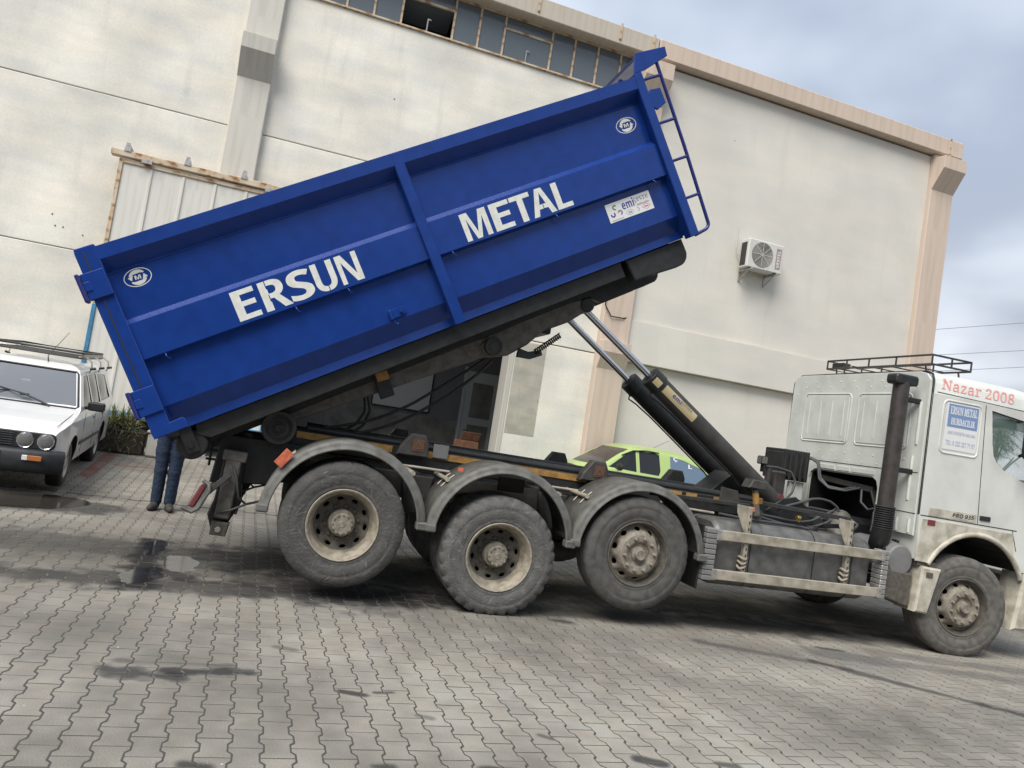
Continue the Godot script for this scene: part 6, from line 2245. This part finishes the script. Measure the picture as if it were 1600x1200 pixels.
	put(m, "aerial", M.trim_black, c)
	letters("min", "screen_sticker", c, Transform3D(Basis(Vector3(1, 0, 0), Vector3(0, 0.645, -0.764), Vector3(0, 0.764, 0.645)), Vector3(0.02, 1.16, -1.437)), 0.09, 0.045, M.sticker_white)
	m = MB.new()
	for i in 1:
		var pts := []
		for k in 25:
			var a := TAU * k / 24
			pts.append(Vector3(0.34 + cos(a) * 0.18, 0.93 + sin(a) * 0.12, -1.75 - sin(a) * 0.13))
		m.tube(pts, 0.014, 6, false)
	put(m, "steering_wheel", M.trim_black, c)
	for x in [-0.36, 0.36]:
		m = MB.new()
		m.box(Vector3(x, 0.82, -2.35), Vector3(0.48, 0.62, 0.14), 0.05, Basis(Vector3.RIGHT, 0.2))
		put(m, "front_seat", M.bumper, c)
	# roof rack
	var r := part("roof_rack", c, Vector3.ZERO)
	for y in [1.53, 1.60]:
		m = MB.new()
		m.tube([Vector3(0.55, y, -1.95), Vector3(0.55, y, -3.95), Vector3(-0.55, y, -3.95), Vector3(-0.55, y, -1.95), Vector3(0.55, y, -1.95)], 0.013 if y < 1.55 else 0.016, 6)
		put(m, "ring_rail", M.trim_black if y > 1.55 else M.bumper, r)
	for k in 6:
		m = MB.new()
		m.tube([Vector3(-0.55, 1.53, -2.1 - k * 0.33), Vector3(0.55, 1.53, -2.1 - k * 0.33)], 0.012, 6)
		put(m, "cross_bar", M.trim_black, r)
	m = MB.new()
	m.box(Vector3(0.56, 1.56, -2.95), Vector3(0.02, 0.05, 1.9), 0.004)
	put(m, "side_board", M.galvanised, r)
	for z in [-2.1, -2.95, -3.8]:
		for s in [1.0, -1.0]:
			m = MB.new()
			m.tube([Vector3(s * 0.50, 1.54, z), Vector3(s * 0.60, 1.545, z), Vector3(s * 0.665, 1.50, z), Vector3(s * 0.68, 1.42, z), Vector3(s * 0.655, 1.345, z)], 0.011, 6)
			put(m, "foot", M.galvanised, r)
			m = MB.new()
			m.cyl(Vector3(s * 0.66, 1.40, z), Vector3(s * 0.73, 1.42, z), 0.018, 8, 0.004)
			put(m, "clamp_knob", M.trim_black, r)

func lime_car() -> void:
	var at := Vector3(4.42, ground_y(Vector3(6, 0, -8.5)), -8.62)
	var c := thing("parked_car_001", "lime green hatchback with black tinted windows parked behind the truck", "car", at, -PI / 2 + WALL_TURN)
	var side := PackedVector2Array([Vector2(0.05, 0.25), Vector2(0.0, 0.45), Vector2(0.05, 0.68), Vector2(0.25, 0.80), Vector2(0.7, 0.93), Vector2(1.05, 1.02), Vector2(1.45, 1.30), Vector2(1.75, 1.47), Vector2(2.0, 1.535), Vector2(2.3, 1.55), Vector2(2.7, 1.53), Vector2(3.1, 1.455), Vector2(3.5, 1.33), Vector2(3.85, 1.10), Vector2(3.95, 0.85), Vector2(3.98, 0.45), Vector2(3.9, 0.25)])
	var half := PackedVector2Array([Vector2(0.74, 0.2), Vector2(0.80, 0.3), Vector2(0.84, 0.5), Vector2(0.85, 0.7), Vector2(0.835, 0.85), Vector2(0.80, 0.96), Vector2(0.66, 1.38), Vector2(0.62, 1.46), Vector2(0.53, 1.52), Vector2(0.35, 1.55), Vector2(0.0, 1.56)])
	var plan := PackedVector2Array([Vector2(-0.02, 0.5), Vector2(0.08, 0.68), Vector2(0.3, 0.79), Vector2(0.8, 0.85), Vector2(3.2, 0.85), Vector2(3.7, 0.80), Vector2(4.05, 0.68)])
	var w1 := PackedVector2Array([Vector2(1.22, 1.03), Vector2(1.62, 1.33), Vector2(1.84, 1.42), Vector2(1.86, 1.0)])
	var w2 := PackedVector2Array([Vector2(1.94, 1.0), Vector2(1.92, 1.43), Vector2(2.30, 1.445), Vector2(2.40, 1.40), Vector2(2.42, 1.08), Vector2(2.38, 0.985)])
	var w3 := PackedVector2Array([Vector2(2.66, 0.92), Vector2(2.66, 1.42), Vector2(3.0, 1.37), Vector2(3.4, 1.25), Vector2(3.72, 1.07), Vector2(3.78, 0.88)])
	car_shell(c, side, half, plan, 4.0, M.lime_car, [w1, w2, w3], PackedVector2Array([Vector2(-0.68, 1.06), Vector2(0.68, 1.06), Vector2(0.58, 1.43), Vector2(-0.58, 1.43)]), Vector2(0.8, 1.75), PackedVector2Array([Vector2(-0.74, 0.5), Vector2(0.74, 0.5), Vector2(0.74, 0.95), Vector2(0.58, 1.42), Vector2(-0.58, 1.42), Vector2(-0.74, 0.95)]), Vector2(1.15, 3.1), [0.75, 3.2], 0.34, true)
	pane(c, "windscreen", [Vector3(-0.70, 1.04, -1.06), Vector3(0.70, 1.04, -1.06), Vector3(0.60, 1.44, -1.68), Vector3(-0.60, 1.44, -1.68)], M.tinted_glass)
	var m: MB
	for s in [1.0, -1.0]:
		# panes lean in with the car's shoulders
		for q in [[w1, M.tinted_glass], [w2, M.tinted_glass], [w3, M.blue_glass]]:
			m = MB.new()
			var p: PackedVector2Array = q[0]
			var idx := Geometry2D.triangulate_polygon(p)
			var f := func(v: Vector2) -> Vector3: return Vector3(s * (0.79 - (v.y - 0.96) * 0.325), v.y, -v.x)
			for i in range(0, idx.size(), 3):
				m.face([f.call(p[idx[i]]), f.call(p[idx[i + 1]]), f.call(p[idx[i + 2]])], Vector3(s, 0.3, 0))
			put(m, "side_window", q[1], c)
		for x in [0.75, 3.2]:
			car_wheel(c, Vector3(s * 0.83, 0.29, -x), 0.29)
		var mi := part("door_mirror", c, Vector3(s * 0.97, 1.06, -1.36))
		m = MB.new()
		m.lathe([Vector2(0.0, 0.05), Vector2(0.05, 0.045), Vector2(0.085, 0.02), Vector2(0.09, 0.0), Vector2(0.085, -0.04), Vector2(0.0, -0.05)], Transform3D(Basis().scaled(Vector3(1.15, 0.85, 1)), Vector3.ZERO), 20)
		m.box(Vector3(-s * 0.1, -0.04, -0.01), Vector3(0.08, 0.03, 0.05), 0.01)
		put(m, "housing", M.trim_black, mi)
		m = MB.new()
		m.tube([Vector3(s * 0.70, 1.30, -1.52), Vector3(s * 0.665, 1.42, -1.78), Vector3(s * 0.655, 1.46, -2.1), Vector3(s * 0.66, 1.45, -2.38)], 0.014, 6)
		put(m, "wind_deflector", M.trim_black, c)
		m = MB.new()
		m.box(Vector3(s * 0.845, 0.90, -2.25), Vector3(0.02, 0.03, 0.14), 0.008)
		put(m, "door_handle", M.trim_black, c)
		m = MB.new()
		m.box(Vector3(s * 0.852, 0.7, -2.5), Vector3(0.004, 0.5, 0.007), 0.001)
		m.box(Vector3(s * 0.852, 0.7, -1.25), Vector3(0.004, 0.5, 0.007), 0.001)
		put(m, "door_gap", M.seam, c)
		var fx := func(v: Vector2) -> Vector3: return Vector3(0.80 - (v.y - 0.96) * 0.325, v.y, -v.x)
		if s > 0:
			var lean := Basis(Vector3(0, 0, -1), Vector3(-0.309, 0.951, 0), Vector3(0.951, 0.309, 0))
			letters("Ç", "window_lettering", c, Transform3D(lean, Vector3(0.677, 1.32, -2.74)), 0.11, 0.1, M.sticker_white)
			letters("L", "window_lettering", c, Transform3D(lean, Vector3(0.71, 1.225, -3.1)), 0.09, 0.09, M.sticker_white)
	m = MB.new()
	m.tube([Vector3(0.1, 1.545, -2.55), Vector3(0.1, 1.75, -2.9)], 0.004, 5)
	put(m, "aerial", M.trim_black, c)
	m = MB.new()
	m.box(Vector3(0, 0.62, 0.0), Vector3(0.8, 0.12, 0.06), 0.02)
	put(m, "grille", M.trim_black, c)

# ---------------------------------------------------------------- the person behind the container
# surface nets over a smooth union of tapered capsules [from, to, radius, radius]
func flesh(bones: Array, cell: float, k: float, ripple := 0.0, seed_ := 1) -> MB:
	var lo := Vector3.ONE * 1e9
	var hi := Vector3.ONE * -1e9
	for b in bones:
		for e in [[b[0], b[2]], [b[1], b[3]]]:
			lo = lo.min(e[0] - Vector3.ONE * (e[1] + cell * 3))
			hi = hi.max(e[0] + Vector3.ONE * (e[1] + cell * 3))
	var n := Vector3i(((hi - lo) / cell).ceil())
	var val := PackedFloat32Array()
	val.resize(n.x * n.y * n.z)
	val.fill(1.0)
	var noise := FastNoiseLite.new()
	noise.seed = seed_
	noise.frequency = 9.0
	noise.noise_type = FastNoiseLite.TYPE_SIMPLEX_SMOOTH
	for b in bones:
		var a: Vector3 = b[0]
		var d: Vector3 = b[1] - b[0]
		var dd := maxf(d.length_squared(), 1e-9)
		var rm := maxf(b[2], b[3]) + cell * 3 + k
		var l: Vector3 = ((a.min(b[1]) - Vector3.ONE * rm) - lo) / cell
		var h: Vector3 = ((a.max(b[1]) + Vector3.ONE * rm) - lo) / cell
		for x in range(maxi(0, int(l.x)), mini(n.x, int(h.x) + 1)):
			for y in range(maxi(0, int(l.y)), mini(n.y, int(h.y) + 1)):
				for z in range(maxi(0, int(l.z)), mini(n.z, int(h.z) + 1)):
					var p := lo + Vector3(x, y, z) * cell
					var t := clampf((p - a).dot(d) / dd, 0.0, 1.0)
					var s := p.distance_to(a + d * t) - lerpf(b[2], b[3], t)
					var i := (x * n.y + y) * n.z + z
					var o := val[i]
					var hh := clampf(0.5 + 0.5 * (o - s) / k, 0.0, 1.0)
					val[i] = lerpf(o, s, hh) - k * hh * (1.0 - hh)
	if ripple > 0.0:
		for x in n.x:
			for y in n.y:
				for z in n.z:
					var i := (x * n.y + y) * n.z + z
					if absf(val[i]) < 0.06:
						var p := lo + Vector3(x, y, z) * cell
						val[i] += noise.get_noise_3d(p.x, p.y * 2.2, p.z) * ripple
	var at := {}
	var corner := [Vector3i(0, 0, 0), Vector3i(1, 0, 0), Vector3i(0, 1, 0), Vector3i(1, 1, 0), Vector3i(0, 0, 1), Vector3i(1, 0, 1), Vector3i(0, 1, 1), Vector3i(1, 1, 1)]
	var edges := [[0, 1], [2, 3], [4, 5], [6, 7], [0, 2], [1, 3], [4, 6], [5, 7], [0, 4], [1, 5], [2, 6], [3, 7]]
	var g := func(c: Vector3i) -> float: return val[(c.x * n.y + c.y) * n.z + c.z]
	for x in n.x - 1:
		for y in n.y - 1:
			for z in n.z - 1:
				var c := Vector3i(x, y, z)
				var v := []
				var neg := 0
				for q in corner:
					var f: float = g.call(c + q)
					v.append(f)
					if f < 0.0:
						neg += 1
				if neg == 0 or neg == 8:
					continue
				var sum := Vector3.ZERO
				var cnt := 0
				for e in edges:
					var a: float = v[e[0]]
					var b: float = v[e[1]]
					if (a < 0.0) != (b < 0.0):
						sum += Vector3(corner[e[0]]).lerp(Vector3(corner[e[1]]), a / (a - b))
						cnt += 1
				at[c] = lo + (Vector3(c) + sum / cnt) * cell
	var m := MB.new()
	m.smooth()
	for c in at:
		for ax in 3:
			var d := Vector3i.ZERO
			d[ax] = 1
			var a: float = g.call(c)
			var b: float = g.call(c + d)
			if (a < 0.0) == (b < 0.0):
				continue
			var e1 := Vector3i.ZERO
			var e2 := Vector3i.ZERO
			e1[(ax + 1) % 3] = 1
			e2[(ax + 2) % 3] = 1
			if not (at.has(c - e1) and at.has(c - e2) and at.has(c - e1 - e2)):
				continue
			if a < 0.0:
				m.quad(at[c], at[c - e2], at[c - e1 - e2], at[c - e1])
			else:
				m.quad(at[c], at[c - e1], at[c - e1 - e2], at[c - e2])
	return m

func make_person() -> void:
	var p := thing("person", "person in blue jeans and dark shoes standing behind the container's rear end", "person", Vector3(-1.915, 0.0, -3.72), 0.05)
	var V := func(x: float, y: float, z: float) -> Vector3: return Vector3(x, y, z)
	# body, one surface, facing the camera (+z), both hands held before the chest
	var bones := [
		[V.call(-0.09, 0.93, 0), V.call(-0.078, 0.50, 0.01), 0.078, 0.052], [V.call(-0.078, 0.50, 0.01), V.call(-0.072, 0.09, -0.015), 0.05, 0.036],
		[V.call(0.09, 0.93, 0), V.call(0.078, 0.50, 0.015), 0.078, 0.052], [V.call(0.078, 0.50, 0.015), V.call(0.078, 0.09, -0.01), 0.05, 0.036],
		[V.call(-0.07, 0.98, 0), V.call(0.07, 0.98, 0), 0.105, 0.105], [V.call(0, 1.02, 0), V.call(0, 1.36, 0), 0.115, 0.125], [V.call(-0.12, 1.38, 0), V.call(0.12, 1.38, 0), 0.085, 0.085],
		[V.call(0, 1.42, 0), V.call(0, 1.54, 0.01), 0.055, 0.052],
		[V.call(-0.19, 1.40, 0), V.call(-0.25, 1.12, 0.0), 0.05, 0.042], [V.call(-0.25, 1.12, 0.0), V.call(-0.08, 1.15, 0.21), 0.04, 0.028],
		[V.call(0.19, 1.40, 0), V.call(0.25, 1.12, 0.0), 0.05, 0.042], [V.call(0.25, 1.12, 0.0), V.call(0.08, 1.15, 0.21), 0.04, 0.028]]
	var body := flesh(bones, 0.016, 0.03)
	put(body, "body", M.skin, p)
	var head := [[V.call(0, 1.60, 0.005), V.call(0, 1.67, -0.01), 0.078, 0.09], [V.call(0, 1.55, 0.045), V.call(0, 1.60, 0.035), 0.035, 0.05], [V.call(0, 1.64, 0.09), V.call(0, 1.605, 0.108), 0.009, 0.014],
		[V.call(-0.085, 1.63, 0.0), V.call(-0.09, 1.60, 0.0), 0.014, 0.01], [V.call(0.085, 1.63, 0.0), V.call(0.09, 1.60, 0.0), 0.014, 0.01], [V.call(-0.03, 1.655, 0.075), V.call(0.03, 1.655, 0.075), 0.014, 0.014], [V.call(-0.02, 1.572, 0.077), V.call(0.02, 1.572, 0.077), 0.009, 0.009], [V.call(0, 1.5, 0.0), V.call(0, 1.56, 0.01), 0.052, 0.055]]
	put(flesh(head, 0.007, 0.014), "head", M.skin, p)
	var m := MB.new()
	for x in [-0.032, 0.032]:
		m.lathe([Vector2(0.012, 0.0), Vector2(0.009, 0.006), Vector2(0.0, 0.008)], Transform3D(Basis(), V.call(x, 1.636, 0.079)), 10)
	put(m, "eyes", M.trim_black, p)
	put(flesh([[V.call(0, 1.70, -0.025), V.call(0, 1.66, -0.04), 0.088, 0.088], [V.call(-0.05, 1.71, 0.03), V.call(0.05, 1.71, 0.03), 0.042, 0.042]], 0.01, 0.02), "hair", M.hair, p)
	for s in [-1.0, 1.0]:
		# each hand: palm, thumb from its side, four fingers curled round the remote control
		var w: Vector3 = V.call(s * 0.08, 1.15, 0.21)
		var hand := [[w, w + Vector3(-s * 0.03, 0.01, 0.055), 0.026, 0.024], [w + Vector3(-s * 0.03, 0.012, 0.055) + Vector3(0, 0.022, 0), w + Vector3(-s * 0.03, -0.02, 0.06), 0.016, 0.016],
			[w + Vector3(-s * 0.005, 0.02, 0.02), w + Vector3(-s * 0.03, 0.052, 0.045), 0.011, 0.009], [w + Vector3(-s * 0.03, 0.052, 0.045), w + Vector3(-s * 0.052, 0.055, 0.06), 0.009, 0.008]]
		for f in 4:
			var b := w + Vector3(-s * 0.032, 0.028 - f * 0.0185, 0.075)
			var L: float = [0.036, 0.04, 0.037, 0.029][f]
			hand.append([b, b + Vector3(-s * 0.012, 0.0, L * 0.7), 0.0085, 0.008])
			hand.append([b + Vector3(-s * 0.012, 0.0, L * 0.7), b + Vector3(-s * 0.04, -0.004, L * 0.62), 0.008, 0.007])
		put(flesh(hand, 0.0045, 0.006), "hand", M.skin, p)
		var sh := [[V.call(s * 0.078, 0.035, -0.06), V.call(s * 0.09, 0.036, 0.06), 0.046, 0.052], [V.call(s * 0.09, 0.036, 0.06), V.call(s * 0.115, 0.03, 0.17), 0.05, 0.037], [V.call(s * 0.077, 0.05, -0.04), V.call(s * 0.077, 0.11, -0.02), 0.044, 0.044]]
		var shoe := put(flesh(sh, 0.009, 0.02), "shoe", M.shoe, p)
		shoe.position.y = 0.008
	var jeans := [
		[V.call(-0.085, 0.93, 0), V.call(-0.086, 0.72, 0.008), 0.098, 0.088], [V.call(-0.086, 0.72, 0.008), V.call(-0.08, 0.48, 0.015), 0.086, 0.071], [V.call(-0.08, 0.48, 0.015), V.call(-0.075, 0.11, -0.012), 0.072, 0.066],
		[V.call(0.085, 0.93, 0), V.call(0.086, 0.72, 0.01), 0.098, 0.088], [V.call(0.086, 0.72, 0.01), V.call(0.082, 0.48, 0.02), 0.086, 0.071], [V.call(0.082, 0.48, 0.02), V.call(0.08, 0.11, -0.008), 0.072, 0.067],
		[V.call(-0.06, 1.0, 0), V.call(0.06, 1.0, 0), 0.118, 0.118]]
	put(flesh(jeans, 0.012, 0.022, 0.006, 4), "jeans", M.denim, p)
	var coat := [[V.call(-0.05, 1.0, 0), V.call(0.05, 1.0, 0), 0.13, 0.13], [V.call(0, 1.05, 0), V.call(0, 1.36, 0), 0.135, 0.14], [V.call(-0.13, 1.38, 0), V.call(0.13, 1.38, 0), 0.1, 0.1], [V.call(0, 1.42, 0), V.call(0, 1.48, 0), 0.07, 0.066],
		[V.call(-0.19, 1.39, 0), V.call(-0.255, 1.12, 0.0), 0.068, 0.058], [V.call(-0.255, 1.12, 0.0), V.call(-0.10, 1.148, 0.185), 0.055, 0.043], [V.call(0.19, 1.39, 0), V.call(0.255, 1.12, 0.0), 0.068, 0.058], [V.call(0.255, 1.12, 0.0), V.call(0.10, 1.148, 0.185), 0.055, 0.043]]
	put(flesh(coat, 0.016, 0.03, 0.012, 9), "jacket", M.jacket, p)
	var rc := thing("remote_control", "small black remote control held in the standing person's hands", "remote", Vector3(-1.9, 1.135, -3.44), 0.05)
	m = MB.new()
	m.box(Vector3(0, 0.015, 0), Vector3(0.055, 0.13, 0.03), 0.008)
	put(m, "case", M.trim_black, rc)
	m = MB.new()
	for k in 3:
		m.box(Vector3(-0.012, 0.03 - k * 0.03, 0.016), Vector3(0.012, 0.012, 0.006), 0.002)
		m.box(Vector3(0.012, 0.03 - k * 0.03, 0.016), Vector3(0.012, 0.012, 0.006), 0.002)
	put(m, "buttons", M.amber, rc)

# ---------------------------------------------------------------- small things
func blade(st: SurfaceTool, a: Vector3, d: Vector3, L: float, w: float, droop: float, c: Color) -> void:
	var side := d.cross(Vector3.UP).normalized()
	if side.length() < 0.1:
		side = Vector3.RIGHT
	var n := 4
	var prev := []
	for i in n + 1:
		var t := float(i) / n
		var p := a + d * L * t - Vector3(0, droop * t * t, 0)
		var ww := w * (0.55 + t * 1.6) * (1.0 - t) + 0.001
		var row := [p - side * ww, p + side * ww]
		if i > 0:
			for q in [prev[0], prev[1], row[1], prev[0], row[1], row[0]]:
				st.set_color(c)
				st.add_vertex(q)
		prev = row

func make_extras() -> void:
	# planter with a spiky shrub against the wall
	var px := Vector3(-3.36, ground_y(Vector3(-3.36, 0, -8.35)), -8.35)
	var pl := thing("planter", "dark brown planter box at the foot of the sliding door", "planter", px, WALL_TURN)
	slab(pl, "trough", -0.42, 0.36, 0.0, 0.36, -0.2, 0.2, M.planter, 0.015)
	slab(pl, "rim", -0.44, 0.38, 0.36, 0.40, -0.22, 0.22, M.planter, 0.01)
	slab(pl, "soil", -0.40, 0.34, 0.40, 0.415, -0.18, 0.18, M.soil, 0.003)
	var sb := thing("shrub", "yellow-green spiky shrub growing in the planter by the wall", "shrub", px + Vector3(0, 0.41, 0.02))
	var r := RandomNumberGenerator.new()
	r.seed = 31
	for k in 7:
		var st := SurfaceTool.new()
		st.begin(Mesh.PRIMITIVE_TRIANGLES)
		var base := Vector3(r.randf_range(-0.3, 0.28), 0.0, r.randf_range(-0.1, 0.14))
		for i in 44:
			var a := r.randf() * TAU
			var up := r.randf_range(0.0, 1.0)
			var d := Vector3(cos(a) * (1.1 - up), up * 1.1 + 0.05, sin(a) * (1.1 - up)).normalized()
			var tone := r.randf_range(0.55, 1.25)
			var c := Color(0.22 * tone, 0.25 * tone, 0.08 * tone)
			if r.randf() < 0.25:
				c = Color(0.36, 0.36, 0.16)
			blade(st, base + Vector3(0, r.randf_range(0, 0.26), 0), d, r.randf_range(0.16, 0.34), r.randf_range(0.007, 0.013), r.randf_range(0.02, 0.12), c)
		st.generate_normals()
		place(st.commit(), "leaf_rosette", M.leaf, sb)
		var m := MB.new()
		m.tube([base - Vector3(0, 0.03, 0), base + Vector3(0.01, 0.24, 0)], [0.018, 0.01], 6)
		put(m, "stem", M.bark, sb)
	var hangs := SurfaceTool.new()
	hangs.begin(Mesh.PRIMITIVE_TRIANGLES)
	for i in 110:
		var a := r.randf_range(-0.42, 0.34)
		var y := r.randf_range(-0.36, 0.05)
		var d := Vector3(r.randf_range(-0.6, 0.6), r.randf_range(-0.5, 0.6), r.randf_range(0.3, 1.0)).normalized()
		var tone := r.randf_range(0.4, 1.0)
		blade(hangs, Vector3(a, y, 0.205), d, r.randf_range(0.06, 0.13), r.randf_range(0.007, 0.014), 0.03, Color(0.13 * tone, 0.15 * tone, 0.055 * tone))
	hangs.generate_normals()
	place(hangs.commit(), "trailing_leaves", M.leaf, sb)
	var blk := thing("concrete_block", "pale concrete block beside the planter at the wall", "block", px + Vector3(0.56, 0, 0.05), WALL_TURN)
	slab(blk, "body", -0.13, 0.13, 0.0, 0.42, -0.2, 0.2, M.corbel, 0.03)
	slab(blk, "cap", -0.15, 0.15, 0.42, 0.46, -0.22, 0.22, M.corbel, 0.015)
	# air conditioner on the white wall
	var ac := thing("air_conditioner", "white air conditioner outdoor unit on brackets on the white wall", "air conditioner", in_wall(9.62, 6.33, 0.06), WALL_TURN)
	slab(ac, "casing", 0.0, 1.0, 0.0, 0.70, 0.10, 0.44, M.ac_case, 0.02)
	slab(ac, "side_coil", -0.004, 0.001, 0.05, 0.62, 0.14, 0.36, M.plinth, 0.001)
	var m := MB.new()
	m.lathe([Vector2(0.30, 0.0), Vector2(0.295, 0.008), Vector2(0.285, 0.002), Vector2(0.0, -0.0)], Transform3D(Basis(), Vector3(0.40, 0.36, 0.4415)), 40)
	put(m, "fan_opening", M.concrete_dark, ac)
	var grille := part("fan_grille", ac, Vector3(0.40, 0.36, 0.452))
	for k in 9:
		m = MB.new()
		m.lathe([Vector2(0.28 - k * 0.03, -0.003), Vector2(0.283 - k * 0.03, 0.0), Vector2(0.28 - k * 0.03, 0.003), Vector2(0.277 - k * 0.03, 0.0), Vector2(0.28 - k * 0.03, -0.003)], Transform3D(), 36)
		put(m, "ring", M.ac_case, grille)
	for k in 4:
		m = MB.new()
		m.box(Vector3.ZERO, Vector3(0.57, 0.01, 0.006), 0.001, Basis(Vector3.BACK, k * PI / 4))
		put(m, "spoke", M.ac_case, grille)
	slab(ac, "label_field", 0.79, 0.93, 0.10, 0.60, 0.4405, 0.444, M.badge_field, 0.0005)
	letters("VESTEL", "lettering", ac, Transform3D(Basis(Vector3(0, 1, 0), Vector3(-1, 0, 0), Vector3(0, 0, 1)), Vector3(0.90, 0.135, 0.4445)), 0.42, 0.08, M.sticker_white)
	for x in [0.1, 0.82]:
		var b := part("wall_bracket", ac, Vector3(x, 0, 0))
		slab(b, "arm", 0.0, 0.05, -0.055, -0.01, 0.0, 0.52, M.galvanised, 0.004)
		slab(b, "wall_plate", 0.0, 0.05, -0.30, 0.02, 0.0, 0.02, M.galvanised, 0.003)
		m = MB.new()
		m.bar(Vector3(0.025, -0.27, 0.02), Vector3(0.025, -0.06, 0.36), 0.025, 0.025, 0.003)
		put(m, "strut", M.galvanised, b)
		slab(b, "rubber_foot", -0.02, 0.07, -0.01, 0.0, 0.36, 0.46, M.black, 0.002)
	m = MB.new()
	m.tube([Vector3(0.05, 0.3, 0.12), Vector3(-0.06, 0.34, 0.08), Vector3(-0.08, 0.6, 0.02), Vector3(-0.08, 1.05, 0.01)], 0.012, 6)
	put(m, "pipe", M.ac_case, ac)
	# cable drooping along the beige pillar
	var cb := MB.new()
	cb.tube([in_wall(6.28, 5.0, 0.22), in_wall(6.27, 4.75, 0.23), in_wall(6.45, 4.52, 0.24), in_wall(6.75, 4.53, 0.23), in_wall(7.02, 4.62, 0.13)], 0.014, 6)
	tag(put(cb, "wall_cable", M.black, self), "black cable drooping across the beige pillar", "cable")
	# overhead lines beyond the building, and their pole outside the picture
	var pole := thing("utility_pole", "tall utility pole beyond the right end of the factory", "pole", Vector3(46.0, 0.3, -20.0))
	m = MB.new()
	m.tube([Vector3(0, -0.4, 0), Vector3(0, 15.0, 0)], [0.19, 0.11], 14)
	put(m, "shaft", M.concrete_dark, pole)
	m = MB.new()
	m.box(Vector3(0, 13.6, 0), Vector3(0.12, 0.12, 1.8), 0.01)
	put(m, "cross_arm", M.galvanised, pole)
	var k2 := 0
	for q in [[8.49, 9.72, 24.33, 29.27, "upper"], [7.81, 8.52, 26.22, 29.45, "middle"], [7.17, 7.80, 26.56, 29.56, "lower"]]:
		var sl: float = (q[1] - q[0]) / (q[3] - q[2])
		var y0: float = q[0] - sl * (q[2] - 14.95)
		var y1: float = q[1] + sl * (46.0 - q[3])
		var w := MB.new()
		var pts := []
		for i in 13:
			var t := i / 12.0
			pts.append(Vector3(lerpf(14.95, 46.0, t), lerpf(y0, y1, t) - 0.02 * sin(PI * t), -20.0))
		w.tube(pts, 0.009, 5)
		var called: String = ["power_line", "power_line_001", "power_line_002"][k2]
		tag(put(w, called, M.tank, self), "%s of the three thin overhead lines right of the factory" % ["topmost", "middle", "lowest"][k2], "cable", "overhead lines")
		k2 += 1
	far_tree()
	# an unseen hall, added behind the photographer: it closes the low sky there and is what the glossy paint mirrors
	var hall := thing("light_blocking_hall", "unseen dull grey-green hall added behind the photographer to block low sky light", "building", Vector3(0, 0, 26.0))
	slab(hall, "front_wall", -34.0, 34.0, 0.0, 8.0, 0.0, 0.3, M.added_hall_cladding, 0.02)
	slab(hall, "roof", -34.2, 34.2, 8.0, 8.3, -0.3, 14.0, M.concrete_dark, 0.02)
	slab(hall, "side_wall", -34.0, -33.7, 0.0, 8.0, 0.31, 13.9, M.added_hall_cladding, 0.02)
	slab(hall, "side_wall", 33.7, 34.0, 0.0, 8.0, 0.31, 13.9, M.added_hall_cladding, 0.02)
	slab(hall, "rear_wall", -33.69, 33.69, 0.0, 8.0, 13.6, 13.9, M.added_hall_cladding, 0.02)
	for k in 6:
		slab(hall, "gate", -29.0 + k * 10.5, -24.0 + k * 10.5, 0.05, 5.0, -0.06, -0.004, M.plinth, 0.02)

# the tree seen through the cab's side windows
func far_tree() -> void:
	var r := RandomNumberGenerator.new()
	r.seed = 77
	var t := thing("tree", "grey-green tree seen through the truck cab's side window", "tree", Vector3(28.4, 0.3, -20.0))
	var m := MB.new()
	m.tube([Vector3(0, -0.3, 0), Vector3(0.1, 1.6, 0), Vector3(0.0, 3.2, 0.1), Vector3(0.3, 4.6, 0)], [0.2, 0.16, 0.12, 0.05], 10)
	for k in 6:
		var a := TAU * k / 6.0
		m.tube([Vector3(0.05, 2.0 + k * 0.25, 0), Vector3(cos(a) * 0.7, 2.9 + k * 0.22, sin(a) * 0.7), Vector3(cos(a) * 1.2, 3.5 + k * 0.2, sin(a) * 1.2)], [0.08, 0.05, 0.02], 6)
	put(m, "trunk", M.bark, t)
	var st := SurfaceTool.new()
	st.begin(Mesh.PRIMITIVE_TRIANGLES)
	# drooping fronds set with narrow leaflets
	for i in 130:
		var a := r.randf() * TAU
		var o := Vector3(0.15, 4.3, 0) + Vector3(r.randfn(0, 0.25), r.randfn(0, 0.42), r.randfn(0, 0.25))
		var out := Vector3(cos(a), r.randf_range(0.1, 0.9), sin(a)).normalized()
		var L := r.randf_range(0.5, 1.15)
		var tone := r.randf_range(0.55, 1.2)
		for k in 26:
			var q := k / 25.0
			var p := o + out * L * q - Vector3(0, 0.75 * L * q * q, 0)
			var d := (out.cross(Vector3.UP) * (1.0 if k % 2 == 0 else -1.0) + out * 0.6 - Vector3(0, 0.7, 0) + Vector3(r.randf_range(-0.3, 0.3), 0, r.randf_range(-0.3, 0.3))).normalized()
			blade(st, p, d, r.randf_range(0.14, 0.26), 0.012, 0.05, Color(0.07 * tone, 0.092 * tone, 0.05 * tone))
	st.generate_normals()
	place(st.commit(), "crown", M.leaf, t)
